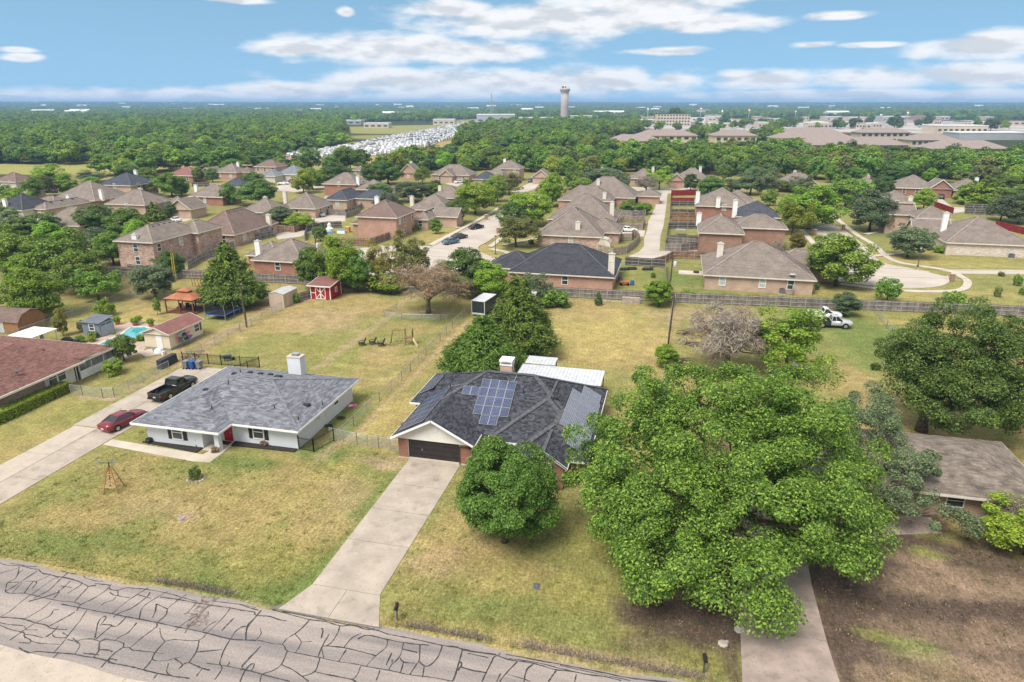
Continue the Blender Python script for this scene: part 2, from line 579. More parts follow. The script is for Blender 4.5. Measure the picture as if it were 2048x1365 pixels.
BLOBS=[  # pixel,radius across (m),radius deep (m),colour,strength
 # front lawn of the grey-roofed house
 (480,925,4,1.3,C_LUSH,.8),(640,905,5,1.6,C_LUSH,.9),(740,935,3,2,C_GREEN,.6),(120,975,4,3,C_GREEN,.7),
 (60,1085,7,3.0,C_GREEN,.8),(200,1100,6,2.2,C_LUSH,.6),(330,1150,7,2.0,C_GREEN,.6),(520,1190,5,1.6,C_LUSH,.8),
 (400,1010,6,4,C_TAN,.65),(300,1020,4,2,C_BARE,.25),(480,1075,7,2.5,C_TAN,.5),(590,985,5,4,C_TAN,.45),
 (130,1040,4,1.6,C_TAN,.6),(560,1120,3,3,C_OLIVE,.8),(690,1010,2.2,4,C_BARE,.3),(640,1060,2.5,3,C_TAN,.6),
 (250,1125,3,1,C_STRAW,.5),(370,1035,1,.6,C_BARE,.8),(150,1145,6,.7,C_STRAW,.5),
 (720,1075,1.6,3,C_GREEN,.8),(660,1140,1.8,3,C_LUSH,.9),(760,1000,1.4,4,C_LUSH,.8),(590,1195,3,1.4,C_LUSH,.9),
 (760,920,3,.8,C_BARE,.55),(790,935,1.5,.6,C_BARE,.7),(690,935,.8,3,C_STRAW,.5),
 # between the fence lines beside the solar house
 (780,830,2,6,C_STRAW,.7),(760,790,1.5,6,C_STRAW,.55),(820,740,2,8,C_TAN,.6),(700,850,1.0,5,C_LUSH,.7),
 # solar house lawn
 (960,1020,3,3,C_TAN,.8),(930,1080,3,2.5,C_TAN,.75),(1010,1140,6,2.5,C_TAN,.6),(870,1130,2,2,C_BARE,.35),(900,1205,5,2.2,C_GREEN,.7),
 (1060,1235,6,1.6,C_LUSH,.55),(1180,1180,5,2.2,C_OLIVE,.8),(1150,1270,8,1.4,C_GREEN,.5),(990,1275,7,.6,C_STRAW,.5),
 (1220,1100,4,3,C_OLIVE,.8),(900,985,1.6,2,C_GREEN,.6),(1180,1310,6,.5,C_BARE,.6),(830,1275,3,.4,C_BARE,.5),
 # bare soil below the big shade tree and around the right-hand house
 (1850,1290,12,4.5,C_DIRT*1.5,.95),(2000,1290,8,5,C_DIRT*1.6,.9),(1720,1340,4,3,C_DIRT*1.4,.8),(1380,1230,4.5,3,C_DIRT,.95),(1440,1120,5,6,C_DIRT,.95),(1330,1290,3.5,1.2,C_DIRT,.6),(1430,1320,2.4,1.2,C_OLIVE,.7),
 (1680,1130,7,5,C_DIRT,1),(1800,1160,9,5,C_DIRT,1),(1760,1200,7,4,C_DIRT,1),(1700,1250,4,2,C_DIRT,.9),(1900,1130,8,4.5,C_DIRT,.85),(1980,1210,6,3,C_DIRT,.7),
 (1640,1000,9,7,C_DIRT,.95),(1600,900,9,8,C_DIRT,.8),(1870,1170,4,1.4,C_BARE,.45),(1960,1160,4,1.2,C_BARE,.4),(1820,1120,2,.8,C_BARE,.5),
 (1730,1350,5,1,C_BARE,.35),(1820,1290,1.5,.7,C_LUSH,.9),(1770,1275,1.4,.7,C_GREEN,.8),(1850,1320,1.8,.7,C_LUSH,.7),(1960,1345,5,1.0,C_BARE,.5),
 (1920,1270,5,1.5,C_BARE,.35),(1850,1105,1.4,.6,C_GREEN,.8),(1880,1075,1.5,.5,C_GREEN,.8),(2000,1080,3,.7,C_GREEN,.6),(1700,1300,1.4,1,C_DIRT,.6),
 (1480,1000,8,7,C_DIRT,.8),
 # yard behind the grey-roofed house
 (560,650,6,5,C_TAN,.8),(650,640,7,6,C_BARE,.35),(620,700,7,3,C_OLIVE,.6),(850,640,6,2,C_LUSH,.8),(920,640,3,2,C_GREEN,.8),
 (780,640,5,5,C_GREEN,.6),(700,780,5,3,C_GREEN,.6),(680,830,2,4,C_LUSH,.7),(560,720,7,2,C_GREEN,.5),(730,610,8,5,C_TAN,.5),(900,560,8,3,C_DIRT,.45),
 (700,760,5,2,C_TAN,.6),(860,625,4,1.4,C_BARE,.5),(690,570,14,2.2,C_DIRT,.5),
 # yard behind the solar house
 (1180,680,9,10,C_STRAW,.8),(1250,650,6,8,C_STRAW,.7),(1150,630,6,4,C_TAN,.8),(1120,740,5,3,C_OLIVE,.6),(1230,790,4,4,C_OLIVE,.7),(1000,760,5,4,C_DIRT,.45),
 (1300,720,2.4,8,C_TAN,.6),(1200,600,12,1.5,C_OLIVE,.7),(920,680,3,8,C_TAN,.6),
 # right-hand yards
 (1420,640,8,7,C_BARE,.55),(1390,690,4,5,C_STRAW,.6),(1370,680,1.5,12,C_GREEN,.7),(1690,660,9,10,C_LUSH,.95),(1740,700,8,9,C_LUSH,.8),(1650,740,4,4,C_TAN,.7),(1700,760,4,3,C_TAN,.5),
 (1850,640,9,5,C_OLIVE,.9),(1830,650,4,2,C_STRAW,.6),(1640,690,4,6,C_GREEN,.7),(1620,610,9,3,C_LUSH,.6),
 # subdivision lawns
 (1250,565,5,9,C_OLIVE,.9),(1240,550,1.5,9,C_LUSH,.8),(1370,555,8,8,C_LUSH,.9),(1360,535,6,4,C_GREEN,.9),(1500,592,14,2.5,C_LUSH,.95),(1310,460,3,20,C_GREEN,.6),(1345,480,2,8,C_LUSH,.8),
 (1700,605,20,5,C_OLIVE,.9),(1900,595,22,6,C_STRAW,.6),(1980,600,8,3,C_GREEN,.7),(1850,520,22,6,C_STRAW,.8),(1780,470,9,5,C_LUSH,.7),(1940,520,16,4,C_OLIVE,.7),(1570,490,9,9,C_GREEN,.7),(1590,520,8,4,C_STRAW,.6),
 (1090,500,12,6,C_GREEN,.7),(1050,470,7,8,C_STRAW,.5),(930,500,8,8,C_STRAW,.7),(870,470,8,9,C_STRAW,.6),(850,500,9,5,C_GREEN,.5),(1010,400,10,16,C_GREEN,.7),(700,475,14,5,C_GREEN,.7),(1240,480,6,7,C_GREEN,.6),(1370,460,7,18,C_GREEN,.6),(1380,375,16,12,C_LUSH,.7),(920,372,12,6,C_LUSH,.7),
 # yards at the left
 (250,640,8,4,C_STRAW,.9),(110,680,12,5,C_OLIVE,.8),(400,590,9,9,C_TAN,.8),(350,580,7,4,C_GREEN,.6),(130,560,16,14,C_DIRT,.5),(60,620,14,6,C_OLIVE,.6),(150,800,2.5,10,C_STRAW,.5),(100,850,4,6,C_OLIVE,.7),(60,900,4,5,C_TAN,.6),(280,740,6,4,C_GREEN,.7),(330,715,3,3,C_BARE,.5),(430,680,4,7,C_TAN,.6),(190,780,2.5,3,C_GREEN,.7),
 (100,430,60,25,C_OLIVE,.6),(560,372,20,14,C_OLIVE,.8),(430,370,30,16,C_STRAW,.5),(480,415,12,12,C_GREEN,.7),(380,425,10,10,C_GREEN,.7),
]
PATHS=[((635,735),(790,625),.5,C_BARE,.55),((790,625),(815,595),.5,C_BARE,.5),((660,730),(740,735),.6,C_STRAW,.5),
   ((640,915),(690,880),.5,C_BARE,.5),((400,700),(530,620),.5,C_BARE,.75),((660,925),(470,1130),.5,C_STRAW,.3),
   ((540,615),(700,585),.8,C_BARE,.5),((820,600),(835,590),1,C_BARE,.4),((165,795),(225,800),.4,C_BARE,.7),((225,800),(405,705),.35,C_BARE,.7),
   ((940,640),(700,880),.3,C_BARE,.6),((1345,600),(1325,770),.3,C_STRAW,.5),((0,1122),(1340,1366),.35,C_BARE,.45),
   ((1460,1170),(1470,1365),.5,C_DIRT,.8),((1665,1200),(1700,1365),.5,C_DIRT,.8),((720,720),(800,690),.4,C_BARE,.35)]
def ground_colour(x,y):
 n1,n2,n3=fbm(x,y,14,0),fbm(x,y,4.5,2),fbm(x,y,1.6,4,3)
 st=fbm(x*2.2,y*.45,3.0,1,3)        # mowing runs away from the street
 t=sst(.5*n1+.3*n2+.2*st,.40,.66)
 t=(t*(1-.5*sst(y,116,122)*(1-sst(y,330,360))))[:,None]
 c=C_GREEN*(1-t)*1.05+C_TAN*t*.95
 wx=(fbm(x,y,3,3)-.5)*3.5
 wy=(fbm(x,y,3,5)-.5)*3.5
 d=np.hypot(x,y)
 for px,py,rx,ry,cc,s in BLOBS:
  gx,gy=G(px,py)
  k=np.abs(x-gx) < rx*2.2
  k &= np.abs(y-gy) < ry*2.2
  if not k.any():
   continue
  sc=min(1.0,min(rx,ry)/2.0)
  q=np.hypot((x[k]+wx[k]*sc-gx)/rx,(y[k]+wy[k]*sc-gy)/ry)
  a=(s*sst(1.5-q+(n3[k]-.5)*1.1,.1,.9))[:,None]
  c[k]=c[k]*(1-a)+cc*a
 for p0,p1,w,cc,s in PATHS:
  a0,a1=np.array(G(*p0)),np.array(G(*p1))
  k=(x > min(a0[0],a1[0])-4) & (x < max(a0[0],a1[0])+4) & (y > min(a0[1],a1[1])-4) & (y < max(a0[1],a1[1])+4)
  if not k.any():
   continue
  dv=a1-a0
  tt=np.clip(((x[k]-a0[0])*dv[0]+(y[k]-a0[1])*dv[1])/dv.dot(dv),0,1)
  q=np.hypot(x[k]+wx[k]*.25-a0[0]-tt*dv[0],y[k]+wy[k]*.25-a0[1]-tt*dv[1])/w
  a=(s*sst(1.6-q+(n3[k]-.5)*1.2,0,1))[:,None]
  c[k]=c[k]*(1-a)+cc*a
 # beyond the subdivision: woodland floor with open fields between
 far=sst(d,330,420)[:,None]
 f=sst(fbm(x,y,420,1,3),.60,.66)[:,None]
 fc=C_WOODFLOOR*(1-f)+(C_STRAW*.9)*f
 c=c*(1-far)+fc*far
 for px,py,rx,ry,cc,s in ((90,338,62,26,C_OLIVE*1.25,1),(860,258,120,150,C_OLIVE*1.1,1),(800,275,70,40,C_OLIVE,1),(1420,262,70,60,C_STRAW,.8),(1600,255,250,90,C_BARE,.7),(1850,262,250,90,C_BARE,.7)):
  gx,gy=G(px,py)
  q=np.hypot((x-gx)/rx,(y-gy)/ry)
  a=(s*sst(1.2-q,0,.15))[:,None]
  c=c*(1-a)+cc*a
 return c*(0.9+0.2*n3[:,None])
def far_height(x,y):
 d=np.hypot(x,y)
 return sst(d,2600,8500)*(16+26*fbm(x,y,2600,2,3))*1.0
def build_ground():
 def axis(lo,a,b,hi,step,g):
  v=list(np.arange(a,b,step))
  s,p=step,b
  while p < hi:
   v.append(p)
   s=min(s*g,400)
   p += s
  v.append(hi)
  s,p=step,a-step
  while p > lo:
   v.insert(0,p)
   s=min(s*g,400)
   p -= s
  v.insert(0,lo)
  return np.array(v)
 xs=axis(-13000,-100,70,9000,0.55,1.06)
 ys=axis(-120,22,132,13500,0.55,1.028)
 X,Y=np.meshgrid(xs,ys)
 x,y=X.ravel(),Y.ravel()
 z=far_height(x,y)
 # the pool is sunk into the ground
 nx,ny=len(xs),len(ys)
 me=bpy.data.meshes.new('ground')
 co=np.stack([x,y,z],1).astype(np.float32)
 idx=np.arange(nx*ny).reshape(ny,nx)
 q=np.stack([idx[:-1,:-1],idx[:-1,1:],idx[1:,1:],idx[1:,:-1]],-1).reshape(-1,4)
 me.vertices.add(len(co))
 me.vertices.foreach_set('co',co.ravel())
 me.loops.add(q.size)
 me.loops.foreach_set('vertex_index',q.ravel().astype(np.int32))
 me.polygons.add(len(q))
 me.polygons.foreach_set('loop_start',np.arange(0,q.size,4,dtype=np.int32))
 me.update(calc_edges=True)
 me.validate()
 at=me.color_attributes.new('soil','FLOAT_COLOR','POINT')
 c4=np.ones((len(co),4),np.float32)
 c4[:,:3]=ground_colour(x,y)
 at.data.foreach_set('color',c4.ravel())
 m=bpy.data.materials.new('lawn')
 m.use_nodes=True
 nt=m.node_tree
 b=nt.nodes['Principled BSDF']
 b.inputs['Roughness'].default_value=0.95
 b.inputs['Specular IOR Level'].default_value=0.08
 vc=P_(nt,'ShaderNodeVertexColor')
 vc.layer_name='soil'
 geo=P_(nt,'ShaderNodeNewGeometry')
 prev=vc.outputs[0]
 for sc,det,lo,hi,sx in ((0.9,5,.82,1.2,1.0),(4.0,8,.55,1.45,1.0),(2.2,5,.74,1.25,3.2),(.35,3,.86,1.14,1.0)):
  mp=P_(nt,'ShaderNodeMapping')
  mp.inputs['Scale'].default_value=(sx,1.0/max(1,sx*.7),1)
  nt.links.new(geo.outputs['Position'],mp.inputs['Vector'])
  n=P_(nt,'ShaderNodeTexNoise')
  n.inputs['Scale'].default_value=sc
  n.inputs['Detail'].default_value=det
  n.inputs['Roughness'].default_value=.65
  nt.links.new(mp.outputs[0],n.inputs['Vector'])
  k=P_(nt,'ShaderNodeMapRange')
  k.inputs['From Min'].default_value=.3
  k.inputs['From Max'].default_value=.7
  k.inputs['To Min'].default_value=lo
  k.inputs['To Max'].default_value=hi
  nt.links.new(n.outputs['Fac'],k.inputs['Value'])
  h=P_(nt,'ShaderNodeHueSaturation')
  nt.links.new(k.outputs[0],h.inputs['Value'])
  nt.links.new(prev,h.inputs['Color'])
  prev=h.outputs[0]
 nt.links.new(prev,b.inputs['Base Color'])
 bn=P_(nt,'ShaderNodeTexNoise')
 bn.inputs['Scale'].default_value=7
 bn.inputs['Detail'].default_value=4
 nt.links.new(geo.outputs['Position'],bn.inputs['Vector'])
 bp=P_(nt,'ShaderNodeBump')
 bp.inputs['Strength'].default_value=.5
 bp.inputs['Distance'].default_value=.06
 nt.links.new(bn.outputs['Fac'],bp.inputs['Height'])
 nt.links.new(bp.outputs[0],b.inputs['Normal'])
 me.materials.append(m)
 tag(obj('ground',me),kind='structure')
build_ground()
ZL=[0.016]
def sheet(name,pts,m,z=None,px=True,kind='structure',thick=None,parent=None):
 if z is None:
  ZL[0] += 0.004
  z=ZL[0]
 P=[G(*p) for p in pts] if px else pts
 a=sum(p[0]*q[1]-q[0]*p[1] for p,q in zip(P,P[1:]+P[:1]))
 if a < 0:
  P=P[::-1]
 b=MB()
 b.poly([(x,y,z) for x,y in P])
 for p,q in zip(P,P[1:]+P[:1]):
  b.poly([(p[0],p[1],-.05),(q[0],q[1],-.05),(q[0],q[1],z),(p[0],p[1],z)])
 o=b.build(name,m,parent)
 if kind and parent is None:
  tag(o,kind=kind)
 return o
def ribbon(b,pts,w,z,m=0,h=None,wob=0.0):
 """flat strip along world points; with h it is a low kerb"""
 P=[Vector((p[0],p[1],0)) for p in pts]
 Lp,Rp=[],[]
 for i,p in enumerate(P):
  d=(P[min(i+1,len(P)-1)]-P[max(i-1,0)])
  if d.length < 1e-6:
   d=Vector((1,0,0))
  n=Vector((-d.y,d.x,0)).normalized()
  ww=w*(1+wob*(rnd.random()-.5))/2
  Lp.append(p+n*ww)
  Rp.append(p-n*ww)
 for i in range(len(P)-1):
  b.poly([(Rp[i].x,Rp[i].y,z),(Rp[i+1].x,Rp[i+1].y,z),(Lp[i+1].x,Lp[i+1].y,z),(Lp[i].x,Lp[i].y,z)],m)
  if h:
   for s,t in ((Lp,1),(Rp,0)):
    f=[(s[i].x,s[i].y,z-h),(s[i+1].x,s[i+1].y,z-h),(s[i+1].x,s[i+1].y,z),(s[i].x,s[i].y,z)]
    b.poly(f[::-1] if t else f,m)
def smooth_line(pts,n=4):
 out=[]
 for i in range(len(pts)-1):
  p0,p1,p2,p3=(np.array(pts[max(i-1,0)],float),np.array(pts[i],float),np.array(pts[i+1],float),np.array(pts[min(i+2,len(pts)-1)],float))
  for k in range(n):
   t=k/n
   out.append(tuple(.5*((2*p1)+(p2-p0)*t+(2*p0-5*p1+4*p2-p3)*t*t+(3*p1-p0-3*p2+p3)*t**3)))
 out.append(tuple(pts[-1]))
 return out
# ---- front street: patched asphalt with tar-sealed cracks
def build_street():
 m=bpy.data.materials.new('worn_asphalt')
 m.use_nodes=True
 nt=m.node_tree
 b=nt.nodes['Principled BSDF']
 b.inputs['Roughness'].default_value=.9
 b.inputs['Specular IOR Level'].default_value=.15
 geo=P_(nt,'ShaderNodeNewGeometry')
 mp=P_(nt,'ShaderNodeMapping')
 mp.inputs['Scale'].default_value=(.06,.85,1)
 nt.links.new(geo.outputs['Position'],mp.inputs['Vector'])
 n1=P_(nt,'ShaderNodeTexNoise')
 n1.inputs['Scale'].default_value=1.0
 n1.inputs['Detail'].default_value=5
 nt.links.new(mp.outputs[0],n1.inputs['Vector'])
 r=P_(nt,'ShaderNodeValToRGB')
 e=r.color_ramp.elements
 e[0].position,e[0].color=.36,(.215,.190,.182,1)
 e[1].position,e[1].color=.64,(.36,.305,.27,1)
 nt.links.new(n1.outputs['Fac'],r.inputs['Fac'])
 n2=P_(nt,'ShaderNodeTexNoise')
 n2.inputs['Scale'].default_value=9
 n2.inputs['Detail'].default_value=8
 n2.inputs['Roughness'].default_value=.7
 nt.links.new(geo.outputs['Position'],n2.inputs['Vector'])
 k=P_(nt,'ShaderNodeMapRange')
 k.inputs['From Min'].default_value=.3
 k.inputs['From Max'].default_value=.7
 k.inputs['To Min'].default_value=.72
 k.inputs['To Max'].default_value=1.22
 nt.links.new(n2.outputs['Fac'],k.inputs['Value'])
 h=P_(nt,'ShaderNodeHueSaturation')
 nt.links.new(k.outputs[0],h.inputs['Value'])
 nt.links.new(r.outputs[0],h.inputs['Color'])
 nt.links.new(h.outputs[0],b.inputs['Base Color'])
 edge_t=[(x,32.55+.18*math.sin(x*.37)+.12*math.sin(x*1.1)) for x in np.arange(-160,90,1.5)]
 edge_b=[(x,25.55+.15*math.sin(x*.31+1)+.1*math.sin(x*.9)) for x in np.arange(-160,90,1.5)]
 mb=MB()
 for (a,b2),(c,d) in zip(zip(edge_b,edge_t),zip(edge_b[1:],edge_t[1:])):
  mb.poly([(a[0],a[1],.02),(c[0],c[1],.02),(d[0],d[1],.02),(b2[0],b2[1],.02)])
 road=tag(mb.build('street',m),kind='structure')
 tar=mat('tar_sealant',(.05,.047,.046),.6,var=.15,spec=.2)
 A=lambda x,y: (x/4,1080+y/4)            # read off three enlargements of the street
 B=lambda x,y: (480+x/4,1180+y/4)
 C=lambda x,y: (900+x/4.096,1240+y/4.096)
 cr=[]
 for f,lines in ((A,[
  [(0,185),(60,205),(160,210),(250,230),(310,240)],[(80,190),(140,198),(230,215),(300,215)],
  [(310,240),(345,270),(400,280),(450,295),(500,300),(570,315),(640,340),(710,375)],[(300,250),(180,330),(90,390),(40,415)],
  [(155,215),(145,270),(130,305),(90,330),(60,345),(50,385),(45,415),(90,430),(200,430),(330,460),(470,490),(590,500),(645,520)],
  [(0,270),(70,250),(140,230)],[(130,300),(160,260),(190,240)],[(60,345),(150,340)],[(400,285),(300,330),(190,340),(100,425)],
  [(270,330),(230,380),(195,430)],[(270,330),(295,345),(260,390)],[(545,265),(490,310),(400,400),(330,440),(270,470)],
  [(490,250),(550,265),(615,275)],[(480,300),(420,320),(330,385),(180,490),(80,575),(0,620)],[(565,330),(490,400),(420,440),(230,495)],
  [(470,405),(470,425),(430,470)],[(485,370),(575,383)],[(655,345),(640,370),(540,430)],[(710,375),(650,440),(595,500)],[(710,375),(770,365)],
  [(670,290),(690,310),(770,330),(825,335)],[(760,350),(880,365)],[(890,360),(850,405),(750,470),(650,520),(615,570)],
  [(880,385),(885,400),(945,405),(1010,385),(1080,390),(1180,400),(1300,420),(1420,450),(1500,475),(1580,495)],
  [(880,420),(920,445),(1040,465)],[(945,405),(945,445)],[(930,455),(905,485),(850,500),(810,525)],
  [(1185,385),(1100,440),(1010,500),(895,595)],[(1200,420),(1180,455),(1060,545),(950,590),(910,625)],[(1100,440),(1210,470)],
  [(1345,415),(1260,460),(1145,540),(1115,635)],[(490,515),(640,545),(760,570),(880,590),(1000,615),(1110,635),(1260,665),(1420,700),(1500,715),(1620,740),(1700,760),(1840,795),(1980,805),(2048,808)],
  [(1495,440),(1430,480),(1345,550),(1330,600),(1260,665),(1250,700),(1130,790),(1055,855)],[(1280,460),(1430,480),(1560,505),(1690,525),(1800,540),(1940,565),(2040,580)],
  [(1250,515),(1245,570),(1220,625)],[(1250,515),(1340,555)],[(1570,510),(1500,585),(1470,595)],[(1500,585),(1580,605),(1500,650),(1400,730)],[(1670,530),(1580,620),(1510,700),(1480,750)],
  [(1845,545),(1790,620),(1650,755)],[(1875,625),(1820,680),(1775,730)],[(1730,655),(1680,680),(1620,735)],[(2048,620),(1980,690),(1970,800)],[(1980,690),(1900,720),(1850,790),(1800,870),(1760,980),(1770,1010)],
  [(1700,490),(1800,505),(1930,520),(2048,545)],
  [(410,495),(330,560),(200,635)],[(470,560),(430,565),(400,610),(280,670),(180,735),(80,805)],[(600,580),(540,615),(420,680),(400,690)],[(695,565),(640,650),(560,750),(500,830),(430,905)],
  [(0,620),(70,625),(180,635),(280,665),(370,685),(400,705),(450,715),(540,720)],[(0,665),(80,680),(190,690),(210,720),(300,722)],[(0,685),(90,720),(190,745),(195,775),(240,800),(240,825),(150,825)],
  [(240,805),(320,830),(480,838)],[(190,760),(260,765),(340,785)],[(470,690),(430,735),(370,780)],[(420,750),(440,780),(520,785),(540,770),(500,745)],[(540,800),(620,820),(640,850),(600,915)],[(585,790),(630,830)],
  [(610,820),(650,800),(740,795),(800,815),(850,800),(930,810),(990,830),(990,860),(1040,865),(1060,885),(1120,890),(1310,912)],[(850,605),(800,640),(780,690),(760,790)],[(830,615),(850,625),(800,690)],[(820,680),(895,685),(870,710),(770,795)],
  [(1010,620),(940,690),(895,690)],[(1095,665),(1030,740),(960,780),(920,805)],[(860,785),(800,820),(790,890),(745,945)],[(990,860),(930,900),(860,965),(810,1025)],[(795,880),(870,885),(900,900)],
  [(155,865),(195,890),(240,905),(300,895),(430,905),(580,915),(680,935),(760,945),(860,970),(900,990),(1040,1015),(1140,1040),(1260,1070),(1400,1095),(1520,1110)],[(460,915),(425,945)],[(940,965),(880,955),(870,990)],
  [(670,910),(795,922)],[(1280,710),(1290,770),(1320,815)],[(1320,815),(1400,800),(1560,810),(1620,790),(1645,760)],[(1320,815),(1240,905),(1210,970),(1150,1040)],[(1240,905),(1225,965),(1320,970),(1400,950),(1450,940)],
  [(1595,810),(1570,900),(1510,985)],[(1570,900),(1780,880)],[(1400,955),(1460,1000),(1430,1035)],[(1460,1000),(1510,985),(1560,1005),(1620,1030),(1680,1045)],[(1350,990),(1335,1060),(1380,1090)],
  [(1620,1030),(1570,1095)],[(1655,990),(1770,1005),(1900,1030),(2048,1065)],[(1770,1010),(1775,1040),(1715,1125)],[(1840,980),(1820,1010)],[(2048,895),(1980,960),(1935,1015),(1960,1045),(2010,1045),(2035,1000),(2010,995),(1960,1045),(1920,1140)],[(1260,1075),(1230,1112)]]),
  (B,[
  [(0,120),(60,140),(150,165)],[(0,165),(110,180),(130,205),(240,215),(310,240),(370,250)],[(170,165),(110,240),(60,305),(45,400)],[(0,300),(60,290)],[(160,310),(170,350),(135,400)],
  [(260,160),(340,180),(420,205),(560,240),(680,255),(800,290),(900,285),(1000,315),(1100,325),(1180,355),(1310,380),(1480,415),(1610,445),(1740,465),(1850,490),(2048,520)],
  [(340,175),(500,205),(640,235),(780,265),(930,290),(1080,315)],[(560,240),(510,295),(440,355)],[(440,355),(380,390),(340,440)],[(440,355),(490,420),(445,505)],[(490,420),(575,415)],
  [(0,405),(140,405),(270,435),(345,440),(380,490),(520,520),(640,545),(780,575),(920,595),(1010,615),(1190,645),(1350,680),(1550,705),(1700,735)],[(380,490),(330,600),(260,650),(180,680),(160,740)],
  [(165,455),(80,550),(15,620)],[(0,640),(90,650),(180,680),(260,700),(400,735)],[(110,590),(60,630),(0,730)],[(330,600),(420,640),(490,690),(550,735)],[(640,545),(600,655),(500,695)],[(600,655),(720,685),(880,715),(930,740)],
  [(650,310),(665,325),(650,390)],[(715,355),(665,440),(620,545)],[(800,290),(780,350),(735,420),(690,450),(655,460),(670,545)],[(970,350),(900,385),(830,465)],[(690,450),(830,465),(980,500),(1090,530)],[(850,480),(790,575)],
  [(945,395),(1020,365),(1180,400),(1310,425),(1440,440),(1515,445)],[(1180,400),(1170,460),(1080,535),(1010,615)],[(1310,425),(1280,530),(1215,600),(1190,645)],[(1215,505),(1170,605)],[(1220,560),(1215,600)],
  [(1300,475),(1420,505)],[(1440,445),(1435,560),(1410,600),(1360,680)],[(1280,545),(1310,580),(1400,590)],[(1310,580),(1285,660)],[(1435,575),(1475,610),(1520,605),(1580,545),(1615,460),(1605,440)],[(1475,610),(1460,700)],
  [(965,615),(940,680),(900,720)],[(1120,645),(1090,730)],[(1780,485),(1750,590),(1720,690),(1700,735)],[(1760,575),(1775,605),(1740,640)],[(1770,620),(1860,645),(1970,665)],[(2035,535),(1985,630),(1940,735)],[(1820,510),(1990,545)]]),
  (C,[
  [(0,218),(60,225),(110,250),(230,270),(370,290),(490,330),(640,350),(760,380),(860,410),(1000,425),(1130,450),(1280,470),(1400,500)],[(100,255),(75,345),(45,440),(20,510)],[(90,345),(95,375),(60,420)],[(95,390),(190,420),(295,435)],
  [(410,270),(400,290),(355,310),(345,345),(295,435),(260,510)],[(550,345),(460,440),(405,510)],[(415,440),(380,510)],[(470,450),(600,485),(660,510)],[(690,360),(630,410),(605,510)],[(875,410),(840,460),(805,510)],[(1035,450),(1020,510)],
  [(455,285),(600,310),(780,345),(900,365),(1020,390),(1130,410),(1280,440),(1420,470),(1560,490),(1780,510)],[(480,320),(700,350),(900,400),(1060,435)],[(900,370),(960,390),(1240,450),(1480,500)]])):
  for ln in lines:
   w=[G(*f(*p)) for p in ln]
   cr.append(w)
 # the street goes on outside the picture
 r2=random.Random(3)
 for k in range(26):
  x0=12+k*2.6 if k < 13 else -62-(k-13)*2.6
  y0=26+r2.random()*5
  cr.append([(x0,y0),(x0+.5,y0+.8),(x0+.2+r2.random(),y0+1.6),(x0+1.2,min(32.3,y0+2.4))])
 for x0,x1 in ((10,85),(-150,-48)):
  for yy in (29.0,32.1):
   cr.append([(x,yy+.2*math.sin(x*.6)+.1*math.sin(2.3*x)) for x in np.arange(x0,x1,1.2)])
 for w in cr:
  if len(w) < 2:
   continue
  mb=MB()
  z=.024+.0005*(rnd.random()*4)
  pts=smooth_line(w,4)
  pts=[(x+.02*(rnd.random()-.5),y+.02*(rnd.random()-.5)) for x,y in pts]
  ribbon(mb,pts,.05+.04*rnd.random(),z,wob=.9)
  mb.build('crack_seal',tar,road)
 # rust-brown stain of a leak across the lane and the tar patch strip before the solar house drive
 st=mat('drain_stain',(.12,.075,.05),.9,c2=(.20,.15,.12),vs=2.5)
 snt=st.node_tree
 sn=P_(snt,'ShaderNodeTexNoise')
 sn.inputs['Scale'].default_value=3.5
 sn.inputs['Detail'].default_value=6
 sk=P_(snt,'ShaderNodeMapRange')
 for q,v in (('From Min',.42),('From Max',.72),('To Max',.75)):
  sk.inputs[q].default_value=v
 sg=P_(snt,'ShaderNodeNewGeometry')
 snt.links.new(sg.outputs['Position'],sn.inputs['Vector'])
 snt.links.new(sn.outputs['Fac'],sk.inputs['Value'])
 stt,smx=P_(snt,'ShaderNodeBsdfTransparent'),P_(snt,'ShaderNodeMixShader')
 snt.links.new(sk.outputs[0],smx.inputs[0])
 snt.links.new(stt.outputs[0],smx.inputs[1])
 snt.links.new(snt.nodes['Principled BSDF'].outputs[0],smx.inputs[2])
 snt.links.new(smx.outputs[0],snt.nodes['Material Output'].inputs['Surface'])
 mb=MB()
 ribbon(mb,[G(*A(*p)) for p in ((1690,455),(1660,500),(1610,560),(1590,640),(1570,700))],1.1,.0222,wob=.6)
 mb.build('stain',st,road)
 ap=mat('asphalt_patch',(.16,.145,.14),.9,var=.12,vs=3)
 mb=MB()
 mb.poly([(*G(*B(*p)),.0225) for p in ((240,150),(1135,318),(1130,275),(320,118))][::-1])
 mb.build('patch',ap,road)
build_street()
# ---- concrete drives, each slab a piece of its own, joints open
def slabs(name,cells,m,z=.045,bevel=.0,kind='structure'):
 o=None
 root=None
 for c in cells:
  b=MB()
  top=[(x,y,z) for x,y in c]
  a=sum(p[0]*q[1]-q[0]*p[1] for p,q in zip(c,c[1:]+c[:1]))
  if a < 0:
   top=top[::-1]
  b.poly(top)
  for p,q in zip(top,top[1:]+top[:1]):
   b.poly([(p[0],p[1],-.1),(q[0],q[1],-.1),q,p])
  if root is None:
   root=tag(b.build(name,m),kind=kind)
  else:
   b.build('slab',m,root)
 return root
def grid_cells(xs,ys,gap=.025):
 return [[(x0+gap,y0+gap),(x1-gap,y0+gap),(x1-gap,y1-gap),(x0+gap,y1-gap)] for y0,y1 in zip(ys,ys[1:]) for x0,x1 in zip(xs,xs[1:])]
CONCW=mat('drive_concrete_worn',(.47,.40,.325),.92,c2=(.34,.285,.235),vs=.55,bump=.2,bs=25,detail=9,spots=.3)
CONCP=mat('old_pink_concrete',(.40,.315,.27),.92,c2=(.27,.215,.185),vs=.9,bump=.2,bs=25,detail=9,spots=.3)
